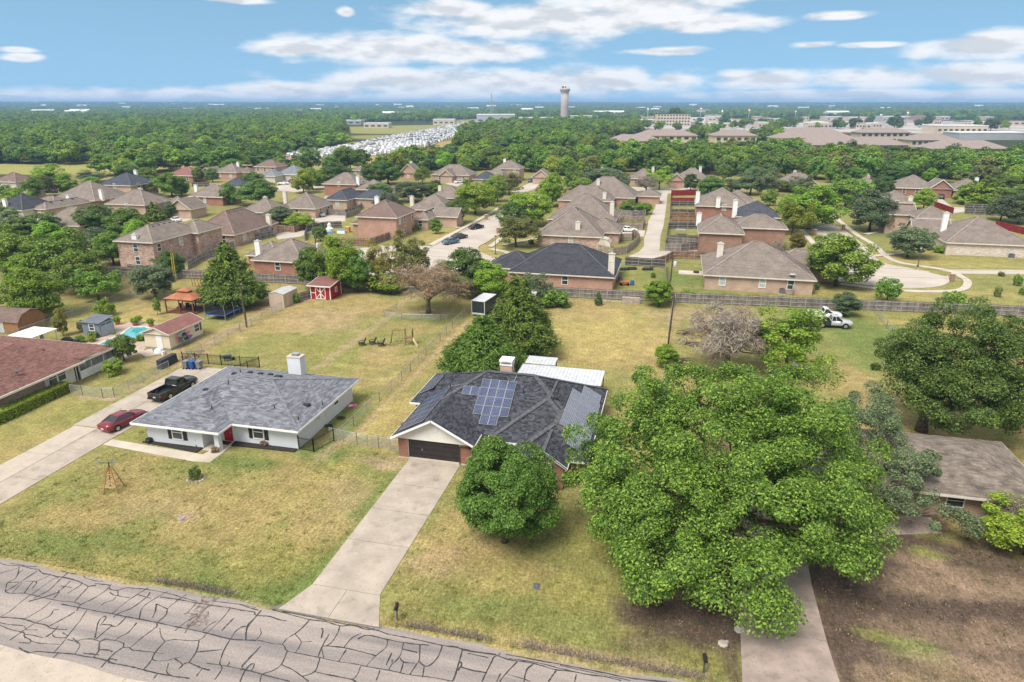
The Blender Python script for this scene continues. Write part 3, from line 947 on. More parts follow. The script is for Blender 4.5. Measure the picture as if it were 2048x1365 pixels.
CONCY=mat('pale_patched_concrete',(.52,.44,.35),.92,c2=(.40,.34,.28),vs=.8,bump=.2,bs=25,detail=9,spots=.3)
slabs('driveway',[[(-16.55,32.62),(-16.62,32.62),(-17.75,35.4),(-20.2,35.4),(-20.2,32.62)],[(-20.23,32.62),(-20.23,35.4),(-22.85,35.4),(-23.85,32.65)]]
  + grid_cells([-22.9,-17.78],[35.42,40.9,45.3,49.4,54.22]),CONCW)
slabs('driveway',grid_cells([-56.8,-53.6],[32.6,37.5,42.5,47.5,52.5,57.2,62,66.5,70.2])+grid_cells([-60.0,-56.8],[52.5,57.2,62,66.5,70.2])+grid_cells([-53.57,-51.5],[66.5,70.2]),CONCW,.05)
slabs('driveway',grid_cells([-59.7,-56.83],[32.6,37.0,41.5,46.5,52.4]),CONCY,.042)
slabs('driveway',[[(5.85,32.6),(11.5,32.6),(11.3,38),(6.1,38)],[(6.1,38.03),(11.3,38.03),(11.3,43.5),(6.4,43.5)],[(6.4,43.53),(11.3,43.53),(11.6,49.5),(6.4,49.5)],[(6.4,49.53),(11.6,49.53),(12.2,55.5),(6.4,55.5)],
     [(5.0,30.4),(12.6,30.4),(11.52,32.57),(5.85,32.57)]],CONCP)
sheet('front_walk',[(-53.55,49.55),(-42.6,48.7),(-41.0,48.9),(-40.9,51.6),(-42.3,51.2),(-42.6,50.1),(-53.55,50.7)],CONC,px=False)
sheet('front_walk',[(15.5,50.4),(22.3,52.4),(22.2,54.6),(15.5,54.2)],CONCP,px=False)
slabs('driveway',[[(-52,12),(-41,12),(-38.6,25.9),(-52,25.9)],[(-40.97,12),(-30,12),(-29.4,25.9),(-38.57,25.9)],[(-29.97,12),(-24,12),(-25.5,25.9),(-29.37,25.9)]],CONCY,.013)
# ---- subdivision streets, alleys, walks
STREET_POLYS={
 'side_street': [(700,500),(760,492),(861,493),(905,472),(945,452),(985,432),(1018,412),(1050,395),(1075,385),(1085,395),(1050,418),(1020,445),(1003,464),(975,482),(955,494),(960,505),(985,515),(1012,522),(1015,530),(985,545),(930,560),(860,565),(780,560),(715,540),(690,515)],
 'alley': [(1314,394),(1310,417),(1297,442),(1294,462),(1288,478),(1288,493),(1277,505),(1257,513),(1272,520),(1308,519),(1335,512),(1396,507),(1396,499),(1319,503),(1321,472),(1327,452),(1332,417),(1335,389),(1346,376),(1320,376)],
 'cul_de_sac': [(1619,457),(1663,449),(1691,465),(1738,501),(1746,515),(1771,529),(1813,537),(1860,546),(1893,554),(1896,565),(1879,573),(1840,577),(1785,576),(1716,569),(1646,560),(1632,552),(1674,532),(1657,504)],
 'cross_street': [(1140,374),(1260,384),(1330,387),(1430,388),(1430,380),(1340,378),(1260,374),(1150,367)],
 'court_street': [(600,372),(556,372),(540,380),(590,385),(640,378),(700,366),(740,360),(740,356),(690,360)],
}
for k,v in STREET_POLYS.items():
 sheet(k,v,CONC2)
DRIVES=[[(372,522),(395,498),(430,490),(462,500),(420,520)],[(548,467),(609,462),(628,444),(620,432),(648,424),(690,432),(691,443),(655,450),(632,462),(600,474),(556,480)],
   [(1023,384),(1060,366),(1084,363),(1070,378),(1045,388)],[(1843,396),(1878,394),(1904,415),(1930,416),(1928,424),(1906,428),(1880,408)],[(1876,540),(2090,541),(2090,550),(1912,548)],
   [(1240,466),(1255,459),(1290,462),(1288,474),(1245,470)],[(560,372),(590,362),(605,366),(590,378)],[(1345,376),(1352,366),(1392,366),(1385,380)],[(890,368),(918,362),(932,364),(915,374)],
   [(1242,440),(1262,412),(1300,414),(1296,424),(1275,425),(1258,445)],[(720,398),(760,396),(780,402),(740,408)],[(62,438),(78,428),(90,432),(75,442)],[(340,448),(360,438),(402,428),(410,431),(365,446)]]
for d in DRIVES:
 sheet('drive',d,CONC2)
WALKS=[[(1666,433),(1710,468),(1746,490),(1774,515),(1799,526),(1840,533),(1896,542),(1921,554),(1935,565),(1926,579),(1890,584),(1813,583),(1743,577),(1680,569)],[(1602,460),(1620,480),(1637,500)],[(1541,504),(1575,512),(1610,521)],
   [(998,417),(958,440),(917,462),(861,491)],[(980,495),(1000,480),(1015,467),(1040,450)],[(980,499),(1010,505),(1021,513),(1013,530)],[(1740,514),(1780,510),(1830,504)],[(1730,470),(1770,462),(1800,458)],[(878,447),(900,452),(918,457)],[(895,472),(912,480)],[(1008,492),(1030,486),(1075,478)]]
for wv in WALKS:
 b=MB()
 ZL[0] += .004
 ribbon(b,smooth_line([G(*p) for p in wv],5),1.35,ZL[0]+.03,h=.1)
 tag(b.build('sidewalk',CONC),kind='structure')
for nm,pts in (('kerb',[(861,495),(905,474),(945,454),(985,434),(1018,414)]),('kerb',[(1040,428),(1020,447),(1003,466),(975,484),(955,496),(960,507),(985,517)]),
    ('kerb',[(1663,449),(1691,465),(1738,501),(1746,515),(1771,529),(1813,537),(1860,546)]),('kerb',[(1893,554),(1896,565),(1879,573),(1840,577),(1785,576),(1716,569),(1646,560)])):
 b=MB()
 ribbon(b,smooth_line([G(*p) for p in pts],4),.3,.16,h=.2)
 tag(b.build(nm,CONC),kind='structure')
# gravel yard of the car storage lot
GRAVEL=mat('gravel',(.46,.36,.28),.95,var=.12,vs=.05)
LOT=[(560,318),(690,318),(760,312),(850,296),(915,272),(975,254),(985,244),(925,246),(850,262),(760,278),(690,296),(600,306)]
sheet('storage_yard',LOT,GRAVEL)
# ---- blades, dry tufts and leaf litter that nobody could count
def build_tufts():
 rng=np.random.default_rng(12)
 def blades(name,label,x,y,c,h,w,mname,cat):
  n=len(x)
  a=rng.uniform(0,6.28,n)
  hh=h*(.5+rng.random(n))
  dx,dy=np.cos(a)*w,np.sin(a)*w
  lx,ly=rng.normal(0,.5,n)*hh,rng.normal(0,.5,n)*hh
  v=np.empty((n,3,3),np.float32)
  v[:,0]=np.stack([x-dx,y-dy,0*x],1)
  v[:,1]=np.stack([x+dx,y+dy,0*x],1)
  v[:,2]=np.stack([x+lx,y+ly,hh],1)
  me=bpy.data.meshes.new(name)
  me.vertices.add(3*n)
  me.vertices.foreach_set('co',v.reshape(-1))
  me.loops.add(3*n)
  me.loops.foreach_set('vertex_index',np.arange(3*n,dtype=np.int32))
  me.polygons.add(n)
  me.polygons.foreach_set('loop_start',np.arange(0,3*n,3,dtype=np.int32))
  me.update(calc_edges=True)
  at_=me.color_attributes.new('tint','FLOAT_COLOR','POINT')
  cc=np.ones((n,3,4),np.float32)
  cc[:,:,:3]=c[:,None,:]
  at_.data.foreach_set('color',cc.reshape(-1))
  m=bpy.data.materials.new(mname)
  m.use_nodes=True
  nt=m.node_tree
  vc=P_(nt,'ShaderNodeVertexColor')
  vc.layer_name='tint'
  nt.links.new(vc.outputs[0],nt.nodes['Principled BSDF'].inputs['Base Color'])
  nt.nodes['Principled BSDF'].inputs['Roughness'].default_value=.9
  nt.nodes['Principled BSDF'].inputs['Specular IOR Level'].default_value=.1
  me.materials.append(m)
  tag(obj(name,me),label,cat,kind='stuff')
 n=150000
 y=32.9+24*rng.random(n)**1.4
 x=rng.uniform(-52,34,n)
 k=~((x > -24) & (x < -16.4) & (y < 36)) & ~((x > -23.1) & (x < -17.6)) & ~((x > 5.6) & (x < 11.8)) & ~((x > -53.8) & (x < -40.8) & (y > 48.6) & (y < 51.4)) & ~((x > -50.5) & (x < -33) & (y > 50.5)) & ~((x > -24.3) & (x < -5) & (y > 51.3)) & (x+y*.9 > -13.5 if False else x > -53.4)
 x,y=x[k],y[k]
 c=ground_colour(x,y)*(.7+.65*rng.random((len(x),1)))
 kc=rng.integers(0,len(x),700)
 wx=np.repeat(x[kc],26)+rng.normal(0,.14,700*26)
 wy=np.repeat(y[kc],26)+rng.normal(0,.14,700*26)
 wc=np.repeat(c[kc],26,0)*np.array((.72,.95,.7))*(.7+.6*rng.random((700*26,1)))
 blades('lawn_weeds','taller weeds and seed heads dotted over the lawns',wx,wy,wc,.13,.02,'weed_blade','weeds')
 blades('lawn_grass','short mown grass of the front lawns',x,y,c,.07,.022,'grass_blade','grass')
 # straw-grey dead clumps along the road edge
 n=5200
 cx=rng.choice([-33,-31.5,-30,-28.5,-14.5,-13.2,-11.5,-10.2,-6.5,-4.5,-3,-1,.5,2,3.2],n)
 x,y=cx+rng.normal(0,.55,n),33.05+np.abs(rng.normal(0,.3,n))
 c=np.array((.30,.24,.20))*(.5+.8*rng.random((n,1)))
 blades('dry_tufts','grey dry tufts along the road edge',x,y,c,.16,.025,'dry_tuft','dry grass')
 # fallen leaves on the bare soil
 n=6000
 x,y=rng.uniform(-1,33,n),rng.uniform(33,54,n)
 k=~((x > 5.7) & (x < 11.7)) & (fbm(x,y,5,2)+.25*rng.random(n) > .52)
 x,y=x[k],y[k]
 pal=np.array(((.34,.22,.10),(.42,.30,.17),(.22,.13,.08),(.46,.38,.28),(.30,.26,.08)))
 c=pal[rng.integers(0,5,len(x))]
 nn=rng.normal(size=(len(x),3))*.35+np.array((0,0,1))
 me=quads_mesh('leaf_litter',np.stack([x,y,.03+.02*rng.random(len(x))],1),nn,.05*(.6+.8*rng.random(len(x))),.6,mat('fallen_leaf',(.27,.18,.10),.9,island=.6,var=.2),rng)
 tag(obj('leaf_litter',me),'fallen leaves scattered over the bare soil','leaves',kind='stuff')
# ------------------------------------------------------------------ trees and shrubs
LEAF={
 'mid': leaf_mat('leaf_mid',(0.047,0.099,0.017),(0.168,0.295,0.043),(0.382,0.551,0.090)),
 'dense': leaf_mat('leaf_dense',(0.048,0.099,0.017),(0.146,0.270,0.041),(0.329,0.490,0.091)),
 'deep': leaf_mat('leaf_deep',(0.032,0.068,0.015),(0.098,0.177,0.037),(0.218,0.319,0.073)),
 'dark': leaf_mat('leaf_dark',(0.054,0.113,0.026),(0.125,0.223,0.049),(0.245,0.373,0.082)),
 'bright': leaf_mat('leaf_bright',(0.109,0.215,0.022),(0.239,0.409,0.039),(0.432,0.613,0.081)),
 'yellow': leaf_mat('leaf_yellow',(0.141,0.227,0.023),(0.268,0.373,0.041),(0.464,0.537,0.073)),
 'olive': leaf_mat('leaf_olive',(0.095,0.123,0.033),(0.215,0.245,0.065),(0.375,0.389,0.117)),
 'grey': leaf_mat('leaf_greygreen',(0.088,0.138,0.065),(0.179,0.246,0.116),(0.318,0.390,0.190)),
 'cedar': leaf_mat('leaf_cedar',(0.031,0.068,0.010),(0.097,0.169,0.022),(0.223,0.319,0.043),.12),
 'rust': leaf_mat('twig_rust',(0.131,0.083,0.047),(0.278,0.178,0.099),(0.428,0.297,0.179),.05),
 'twig': leaf_mat('twig_grey',(0.178,0.143,0.106),(0.327,0.271,0.206),(0.491,0.423,0.333),.05),
 'autumn': leaf_mat('leaf_autumn',(0.126,0.129,0.026),(0.254,0.243,0.047),(0.366,0.296,0.065)),
}
def quads_mesh(name,c,n,s,aspect,m,rng,bend=0.0,tdir=None):
 """one leaf-shaped quad per row of c, facing n"""
 N=len(c)
 n=n/np.maximum(np.linalg.norm(n,axis=1,keepdims=True),1e-6)
 r=rng.normal(size=(N,3))
 t=np.cross(n,r) if tdir is None else tdir-n*np.sum(n*tdir,1,keepdims=True)
 t /= np.maximum(np.linalg.norm(t,axis=1,keepdims=True),1e-6)
 b=np.cross(n,t)
 s=np.asarray(s).reshape(-1,1)*np.ones((N,1))
 v=np.empty((N,4,3),np.float32)
 v[:,0]=c-t*s
 v[:,1]=c-b*s*aspect+n*s*bend
 v[:,2]=c+t*s
 v[:,3]=c+b*s*aspect+n*s*bend
 me=bpy.data.meshes.new(name)
 me.vertices.add(4*N)
 me.vertices.foreach_set('co',v.reshape(-1))
 me.loops.add(4*N)
 me.loops.foreach_set('vertex_index',np.arange(4*N,dtype=np.int32))
 me.polygons.add(N)
 me.polygons.foreach_set('loop_start',np.arange(0,4*N,4,dtype=np.int32))
 me.update(calc_edges=True)
 me.materials.append(m)
 return me
def unit(rng,n):
 d=rng.normal(size=(n,3))
 return d/np.linalg.norm(d,axis=1,keepdims=True)
def clumps_round(rng,n,R,zc,lo=-.55,inner=.25,rough=.16):
 """clump centres filling a rounded crown: mostly near its skin, a few inside"""
 d=unit(rng,n*4)
 d=d[d[:,2] > lo][:n]
 lump=1+rough*(np.sin(d[:,0]*5+d[:,1]*3+rng.random()*6)+np.sin(d[:,1]*6-d[:,2]*4+rng.random()*6))*.7
 rad=np.where(rng.random(len(d)) < inner,.35+.35*rng.random(len(d)),.74+.22*rng.random(len(d)))
 c=d*(rad*lump)[:,None]*np.array(R)
 c[:,2] += zc
 return c,d
def leaves_on(rng,cc,cd,rc,per,flat=.75,up=.75):
 """leaf points on the outer skin of each clump"""
 n=len(cc)
 d=unit(rng,n*per)
 k=np.repeat(np.arange(n),per)
 rr=(np.asarray(rc)*np.ones(n))[k]
 out=cd[k]
 dd=d+out*.35+np.array((0,0,.25))
 dd /= np.linalg.norm(dd,axis=1,keepdims=True)
 p=cc[k]+dd*(rr*(.55+.5*rng.random(n*per)))[:,None]*np.array((1,1,flat))
 nn=dd*.55+out*.25+np.array((0,0,up))+rng.normal(size=p.shape)*.42
 return p,nn
def crown_round(name,seed,R,zc,ncl,per,rc,leaf,m,lo=-.55,inner=.25,rough=.16,flat=.75,drop=0.0,aspect=.62):
 rng=np.random.default_rng(seed)
 c,d=clumps_round(rng,ncl,R,zc,lo,inner,rough)
 p,n=leaves_on(rng,c,d,rc*(.7+.6*rng.random(len(c))),per,flat)
 if drop:
  keep=rng.random(len(p)) > drop
  p,n=p[keep],n[keep]
 return quads_mesh(name,p,n,leaf*(.65+.7*rng.random(len(p))),aspect,m,rng,.12),c
def crown_cone(name,seed,r,z0,h,ncl,per,leaf,m,power=.8,tight=1.0):
 """cedar: branch sprays in an uneven cone"""
 rng=np.random.default_rng(seed)
 t=1-np.sqrt(1-rng.random(ncl)*.995)
 a=rng.random(ncl)*2*np.pi
 lump=1+.16*np.sin(a*4+t*11+rng.random()*6)+.13*rng.normal(size=ncl)
 rad=r*np.minimum(1,t*5+.6)*(1-t)**power*lump*(.62+.38*np.sqrt(rng.random(ncl)))
 d=np.stack([np.cos(a),np.sin(a),.25+0*a],1)
 c=np.stack([np.cos(a)*rad,np.sin(a)*rad,z0+t*h],1)
 k=np.repeat(np.arange(ncl),per)
 L=(.10*r+.24*r*(1-t))[k]*tight
 u=rng.random(len(k))
 dirv=d[k]*1.0+np.array((0,0,.3))+rng.normal(size=(len(k),3))*.2
 p=c[k]+dirv*(L*u)[:,None]+rng.normal(size=(len(k),3))*(.035*r)
 n=d[k]*.5+np.array((0,0,.55))+rng.normal(size=p.shape)*.5
 return quads_mesh(name,p,n,leaf*1.7*(.6+.8*rng.random(len(p))),.26,m,rng,.05,dirv),c
def trunk_mesh(name,seed,h,r,targets,nl=6,lean=0.1,m=None,fork=.35,twigs=0):
 """tapered trunk with limbs that run up into the clumps"""
 rng=random.Random(seed)
 b=MB()
 lx,ly=lean*h*(rng.random()-.5),lean*h*(rng.random()-.5)
 top=Vector((lx,ly,h))
 pts=[Vector((0,0,-.1)),Vector((lx*.1,ly*.1,h*.18)),Vector((lx*.5,ly*.5,h*.55)),top]
 b.tube(pts,[r*1.35,r,r*.8,r*.45],9)
 T=sorted(list(targets),key=lambda q: rng.random())[:nl]
 for q in T:
  q=Vector(q)
  s=fork+(1-fork)*rng.random()*.8
  st=pts[1].lerp(pts[2],min(1,max(0,(s-.2)/.35))) if s < .55 else pts[2].lerp(top,(s-.55)/.45)
  mid=st.lerp(q,.5)+Vector(((rng.random()-.5)*.6,(rng.random()-.5)*.6,-.06*(q-st).length))
  rl=r*(.5-.2*s)*(.7+.5*rng.random())
  b.tube([st,st.lerp(mid,.5)+Vector((0,0,.05)),mid,q],[rl,rl*.85,rl*.6,rl*.2],6)
  for _ in range(twigs):
   e=q+Vector((rng.gauss(0,1),rng.gauss(0,1),rng.gauss(.3,.8)))
   b.tube([mid,mid.lerp(e,.5),e],[rl*.4,rl*.25,rl*.08],4)
 return b.mesh(name,m or BARK,True)
# prototypes: (crown mesh, trunk mesh, natural width, natural height)
PROTO={}
def proto(key,crown,trunk,w,h):
 PROTO[key]=(crown,trunk,w,h)
def make_protos():
 for i in range(3):       # rounded shade trees
  cr,c=crown_round('crown',10+i,(3.5,3.5,3.5),4.6,92,190,.95,.15,LEAF['mid'],lo=-.88,inner=.22)
  proto('round%d' % i,cr,trunk_mesh('trunk',i,4.6,.22,c,9,.1),8.4,8.9)
 for i in range(2):       # loose,airy crowns
  cr,c=crown_round('crown',20+i,(3.4,3.4,3.3),4.6,78,150,.85,.14,LEAF['olive'],lo=-.75,inner=.3,rough=.28,drop=.15)
  proto('loose%d' % i,cr,trunk_mesh('trunk',5+i,4.8,.18,c,14,.15),8.2,8.6)
 for i in range(2):       # tight ovals,leaves nearly to the ground
  cr,c=crown_round('crown',30+i,(2.3,2.3,2.9),3.5,70,190,.72,.125,LEAF['mid'],lo=-.85,inner=.2,rough=.08)
  proto('oval%d' % i,cr,trunk_mesh('trunk',8+i,3.4,.14,c,6,.05),5.4,7.0)
 for i in range(2):       # shrubs
  cr,c=crown_round('foliage',40+i,(1.0,1.0,.85),.85,34,110,.38,.085,LEAF['bright'],lo=-.75,inner=.25,rough=.2)
  proto('shrub%d' % i,cr,trunk_mesh('stem',12+i,.8,.05,c,6,.1),2.5,2.0)
 cr,c=crown_cone('crown',50,4.6,1.0,9.6,420,60,.2,LEAF['cedar'])
 proto('cedar',cr,trunk_mesh('trunk',15,8,.3,[],0,.03),9.6,11.4)
 cr,c=crown_cone('crown',51,2.2,.5,6.0,160,60,.15,LEAF['mid'],power=.7)
 proto('cone',cr,trunk_mesh('trunk',16,5,.15,[],0,.03),4.6,6.8)
 # bare / dead crowns: fine twigs
 rng=np.random.default_rng(60)
 for key,m,R,zc in (('dead',LEAF['rust'],(4.2,4.2,3.0),5.0),('bare',LEAF['twig'],(3.4,3.4,2.6),3.6)):
  c,d=clumps_round(rng,80,R,zc,-.5,.4,.25)
  p,n=leaves_on(rng,c,d,1.0,150,.8)
  me=quads_mesh('crown',p,n,.3*(.5+rng.random(len(p))),.075,m,rng)
  proto(key,me,trunk_mesh('trunk',17,4.6,.26,c,30,.1,mat('dead_bark',(.17,.13,.105),.95,var=.2,vs=3),twigs=4),R[0]*2.3,zc+R[2]+.6)
make_protos()
def plant(name,cat,label,x,y,w,h,key,leaf=None,group=None,rz=None,part='crown',stem='trunk',wy=None,keep=.0):
 cr,tr,pw,ph=PROTO[key]
 r=rnd.random()*6.28 if rz is None else rz
 root=empty(name,(x,y,0),r,label,cat,group)
 sc=(w/pw,(wy or w)/pw,h/ph)
 for nm,me in ((stem,tr),(part,cr)):
  o=obj(nm,me,root)
  o.scale=sc
  if nm == part and leaf:
   setmat(o,LEAF[leaf])
 return root
def tree_px(name,label,xb,yb,wpx,ytop,key,leaf,group=None,cat='tree'):
 """trunk base pixel, crown width in pixels, pixel row of the top"""
 x,y=G(xb,yb)
 m=px_size(x,y,3)
 w=wpx*m*1.12
 c,s=math.cos(YAW),math.sin(YAW)
 f=-x*s+y*c
 # height whose top falls on row ytop above the base
 v=(682.5-ytop)/FPX
 cp,sp=math.cos(PITCH),math.sin(PITCH)
 dz=(-sp+v*cp)/(cp+v*sp)
 h=CAM_H+(f+w*.12)*dz
 h=max(1.0,min(16,h))
 return plant(name,cat,label,x,y,w,h,key,leaf,group)
TREES=[  # label,base px,base py,crown width px,top py,shape,leaves
 ('large bright green tree beside the open field at far left',103,374,64,327,'round0','bright'),
 ('wide olive tree over dark cars parked at far left',90,394,60,350,'loose0','olive'),
 ('upright bright tree right of the olive tree at far left',137,390,38,346,'oval0','bright'),
 ('small green tree at the left picture edge by pale house',17,397,24,367,'oval1','mid'),
 ('tiny tree between two tan roofs at far left',43,384,15,366,'oval0','dark'),
 ('low dark olive tree at the edge of the far left field',186,364,60,339,'loose1','grey'),
 ('small bright bush tree before the dark hipped roof',185,376,27,351,'oval1','bright'),
 ('dark tree behind the dark hipped roof with white chimney',255,364,50,324,'round1','dark'),
 ('mid green tree right of the dark hipped roof',296,366,40,334,'round2','mid'),
 ('lush bright tree left of the small red brick house',345,394,62,344,'round0','bright'),
 ('spreading olive tree touching the dark hipped house',297,392,50,361,'loose0','olive'),
 ('dark rounded bush in front of the lush bright tree',364,392,30,369,'round1','dark'),
 ('left one of two narrow dark trees before the tan gabled house',398,365,24,333,'oval0','dark'),
 ('right one of two narrow dark trees before the tan gabled house',426,365,26,333,'oval1','dark'),
 ('upright tree at the right wall of the small red brick house',459,410,34,364,'oval0','mid'),
 ('big dark tree left of the bright yellow-green street tree',518,412,84,356,'round2','dark'),
 ('dense round tree in front of the long low tan roof',190,468,72,409,'round0','dark'),
 ('low round tree behind the dense one by the tan two-storey house',246,432,56,402,'round1','dark'),
 ('broad dark tree behind the mottled brick two-storey house',258,476,80,414,'round2','mid'),
 ('narrow cone tree at the corner of the tan two-storey house',313,443,32,400,'cone','mid'),
 ('small dark tree beside the clipped hedge on a green lawn',348,437,24,403,'oval0','dark'),
 ('hazy grey-green tree at the left edge below a dark roof',22,470,70,416,'loose1','grey'),
 ('tall airy tree left of the mottled brick two-storey house',138,570,140,452,'loose0','mid'),
 ('rounded bright tree at far left below the airy one',62,580,84,500,'round1','bright'),
 ('large bright tree over the brown gambrel shed',76,637,112,532,'round0','bright'),
 ('leaning dark-trunked tree inside the shady left yard',174,589,110,500,'loose1','mid'),
 ('second leaning tree beside the chain-link fence in the shady yard',198,602,86,532,'loose0','mid'),
 ('green tree at the left edge above the gambrel shed',30,540,90,462,'round2','mid'),
 ('grey-green low oak left of the wooden swing frame',312,596,86,518,'round1','grey'),
 ('dark tree at the foot of the mottled brick wall',345,556,54,500,'round0','dark'),
 ('thin sapling on the tan lawn near the gazebo',316,630,14,592,'oval1','mid'),
 ('young yellowing tree beside the grey pool shed',127,672,26,612,'oval0','autumn'),
 ('green tree overhanging the swimming pool',249,722,50,662,'round1','mid'),
 ('bright yellow-green tree by the court street',608,387,46,334,'oval0','yellow'),
 ('fresh green tree behind the yellow-green street tree',626,380,40,333,'round2','bright'),
 ('dark tree between the grey roof and the tan two-storey house',672,368,62,324,'round0','dark'),
 ('left trunk of the twin dark trees at the wood edge',750,372,52,322,'round1','dark'),
 ('right trunk of the twin dark trees at the wood edge',777,369,56,320,'round2','dark'),
 ('light green tree left of the low tan house with arched entry',845,368,38,331,'loose0','bright'),
 ('grey-green tree above the fence between tan roofs',826,404,66,357,'round1','grey'),
 ('round lollipop tree at the side street',915,447,46,394,'round0','mid'),
 ('tall bright street tree behind the lollipop tree',951,429,76,356,'round1','bright'),
 ('slim mid green tree right of the tall bright street tree',978,413,34,352,'oval1','mid'),
 ('dark clump of crepe shrub inside the brown fence',560,452,62,410,'round2','grey'),
 ('bright shrub tree inside the corner of the brown fence',602,458,54,424,'round0','bright'),
 ('dark bush tree left of the red brick two-storey yard',641,483,30,449,'round1','dark'),
 ('small slim tree before the tan house by the street',872,468,24,435,'oval0','mid'),
 ('bushy green tree behind the fence left of the red barn',628,580,64,488,'round2','mid'),
 ('tall bright tree behind the red barn shed',682,582,92,470,'round0','bright'),
 ('dark low tree hanging over the fence behind the red barn',715,585,60,498,'round1','mid'),
 ('thin yellowing tree right of the red barn',760,574,62,476,'loose1','autumn'),
 ('feathery olive tree left of the dead brown tree',818,572,84,458,'loose0','olive'),
 ('low yellow-green shrub along the fence by the dead tree',778,583,84,536,'shrub0','yellow'),
 ('dead brown tree on the lawn inside a low wire pen',857,626,148,518,'dead','rust'),
 ('dark glossy tree behind the dead brown tree',930,588,104,492,'round2','dark'),
 ('bright tree between the glossy tree and the cedar',978,594,78,520,'round0','bright'),
 ('little dark cone tree by the sidewalk bend',994,541,26,512,'cone','dark'),
 ('mid green tree left of the olive street tree',995,404,40,354,'round1','mid'),
 ('olive street tree by the van driveway',1018,390,58,342,'loose1','olive'),
 ('mid green tree left of the multi-hipped tan roof',1104,414,56,342,'round2','bright'),
 ('tree at the far end of the multi-hipped tan roof',1146,380,40,330,'round0','mid'),
 ('wide grey-green tree behind the multi-hipped tan roof',1202,374,84,331,'round1','grey'),
 ('half-bare pale tree before the gabled tan house',1292,386,44,350,'bare','twig'),
 ('fresh green tree behind the half-bare pale tree',1318,380,52,331,'loose0','bright'),
 ('small dark tree in front of the tan gabled brick house',1381,382,30,345,'oval0','dark'),
 ('round green tree behind the white-chimney tan roof',1420,390,48,350,'round2','mid'),
 ('low grey tree behind the white-chimney tan roof',1462,385,42,357,'round0','grey'),
 ('large bright tree left of the brick cluster on the side street',1062,452,84,375,'round1','bright'),
 ('dark tree below the large bright side street tree',1024,460,66,403,'round2','dark'),
 ('olive lawn tree before the tan-roofed brick house',1032,495,88,426,'loose1','olive'),
 ('leafy shrub tree inside the backyard by the alley',1256,428,38,399,'round0','bright'),
 ('second leafy shrub tree by the alley fence',1286,429,34,402,'round1','bright'),
 ('vine-covered grey-green shrub left of the dark roof house',1066,606,72,540,'loose0','grey'),
 ('green creeper mound spilling over the back fence',1108,612,62,573,'shrub1','mid'),
 ('bright bushy tree at the fence corner by the utility poles',1318,613,54,554,'oval1','bright'),
 ('tiny dark evergreen on the straw lawn at the back fence',1197,611,13,581,'cone','dark'),
 ('bushy weed tree on the fence line below the utility pole',1331,736,46,684,'oval0','bright'),
 ('bare grey brush tree in the right-hand yard',1452,742,150,596,'bare','twig'),
 ('bright willow-like tree right of the bare brush',1568,752,150,602,'loose1','bright'),
 ('grey-green tree behind the dark blue roof, left one',1500,390,58,334,'round2','grey'),
 ('grey-green tree behind the dark blue roof, right one',1534,392,46,334,'round0','grey'),
 ('small yellow-green tree before the tan red-gabled house',1565,385,28,358,'oval1','yellow'),
 ('small green tree above the dark blue roof ridge',1538,412,32,376,'oval0','mid'),
 ('very large bright tree right of the dark blue roof',1616,458,122,368,'round0','bright'),
 ('yellow-leaved tree in front of the very large bright one',1584,470,74,394,'loose0','yellow'),
 ('olive green tree at the top of the right court street',1690,418,92,348,'round1','mid'),
 ('dark small tree left of the tan two-gable house',1736,382,40,352,'round2','grey'),
 ('grey-green rounded tree by the court street bend',1738,462,90,377,'round0','grey'),
 ('dark oak on the lawn before the long white-brick house',1815,515,84,445,'round1','grey'),
 ('big green tree standing at the cul-de-sac edge',1671,573,136,462,'round2','mid'),
 ('young oval tree on the lawn beyond the back fence',1773,603,44,550,'oval1','mid'),
 ('yellow sapling on the lawn behind the court',1593,504,32,460,'oval0','autumn'),
 ('leafless sapling left of the yellow sapling',1553,519,24,478,'bare','twig'),
 ('conical green tree right of the red gable house',1950,409,62,354,'cone','bright'),
 ('second conical tree behind the conical green tree',1984,406,50,352,'cone','mid'),
 ('grey-green tree at the right edge above a dark fence',2036,447,84,381,'round0','grey'),
 ('tiny cone shrub in front of the red gable house',1846,398,14,377,'cone','dark'),
 ('weedy shrub growing at the back fence behind the white pickups',1690,632,54,580,'oval0','grey'),
]
for t in TREES:
 lab,xb,yb,w,top,key,lf=t
 nm={'cedar': 'cedar_tree','dead': 'dead_tree','bare': 'bare_tree','shrub0': 'shrub','shrub1': 'shrub'}.get(key,'tree')
 tree_px(nm,lab,xb,yb,w,top,key,lf,'trees among the houses' if nm != 'shrub' else None,'shrub' if nm == 'shrub' else 'tree')
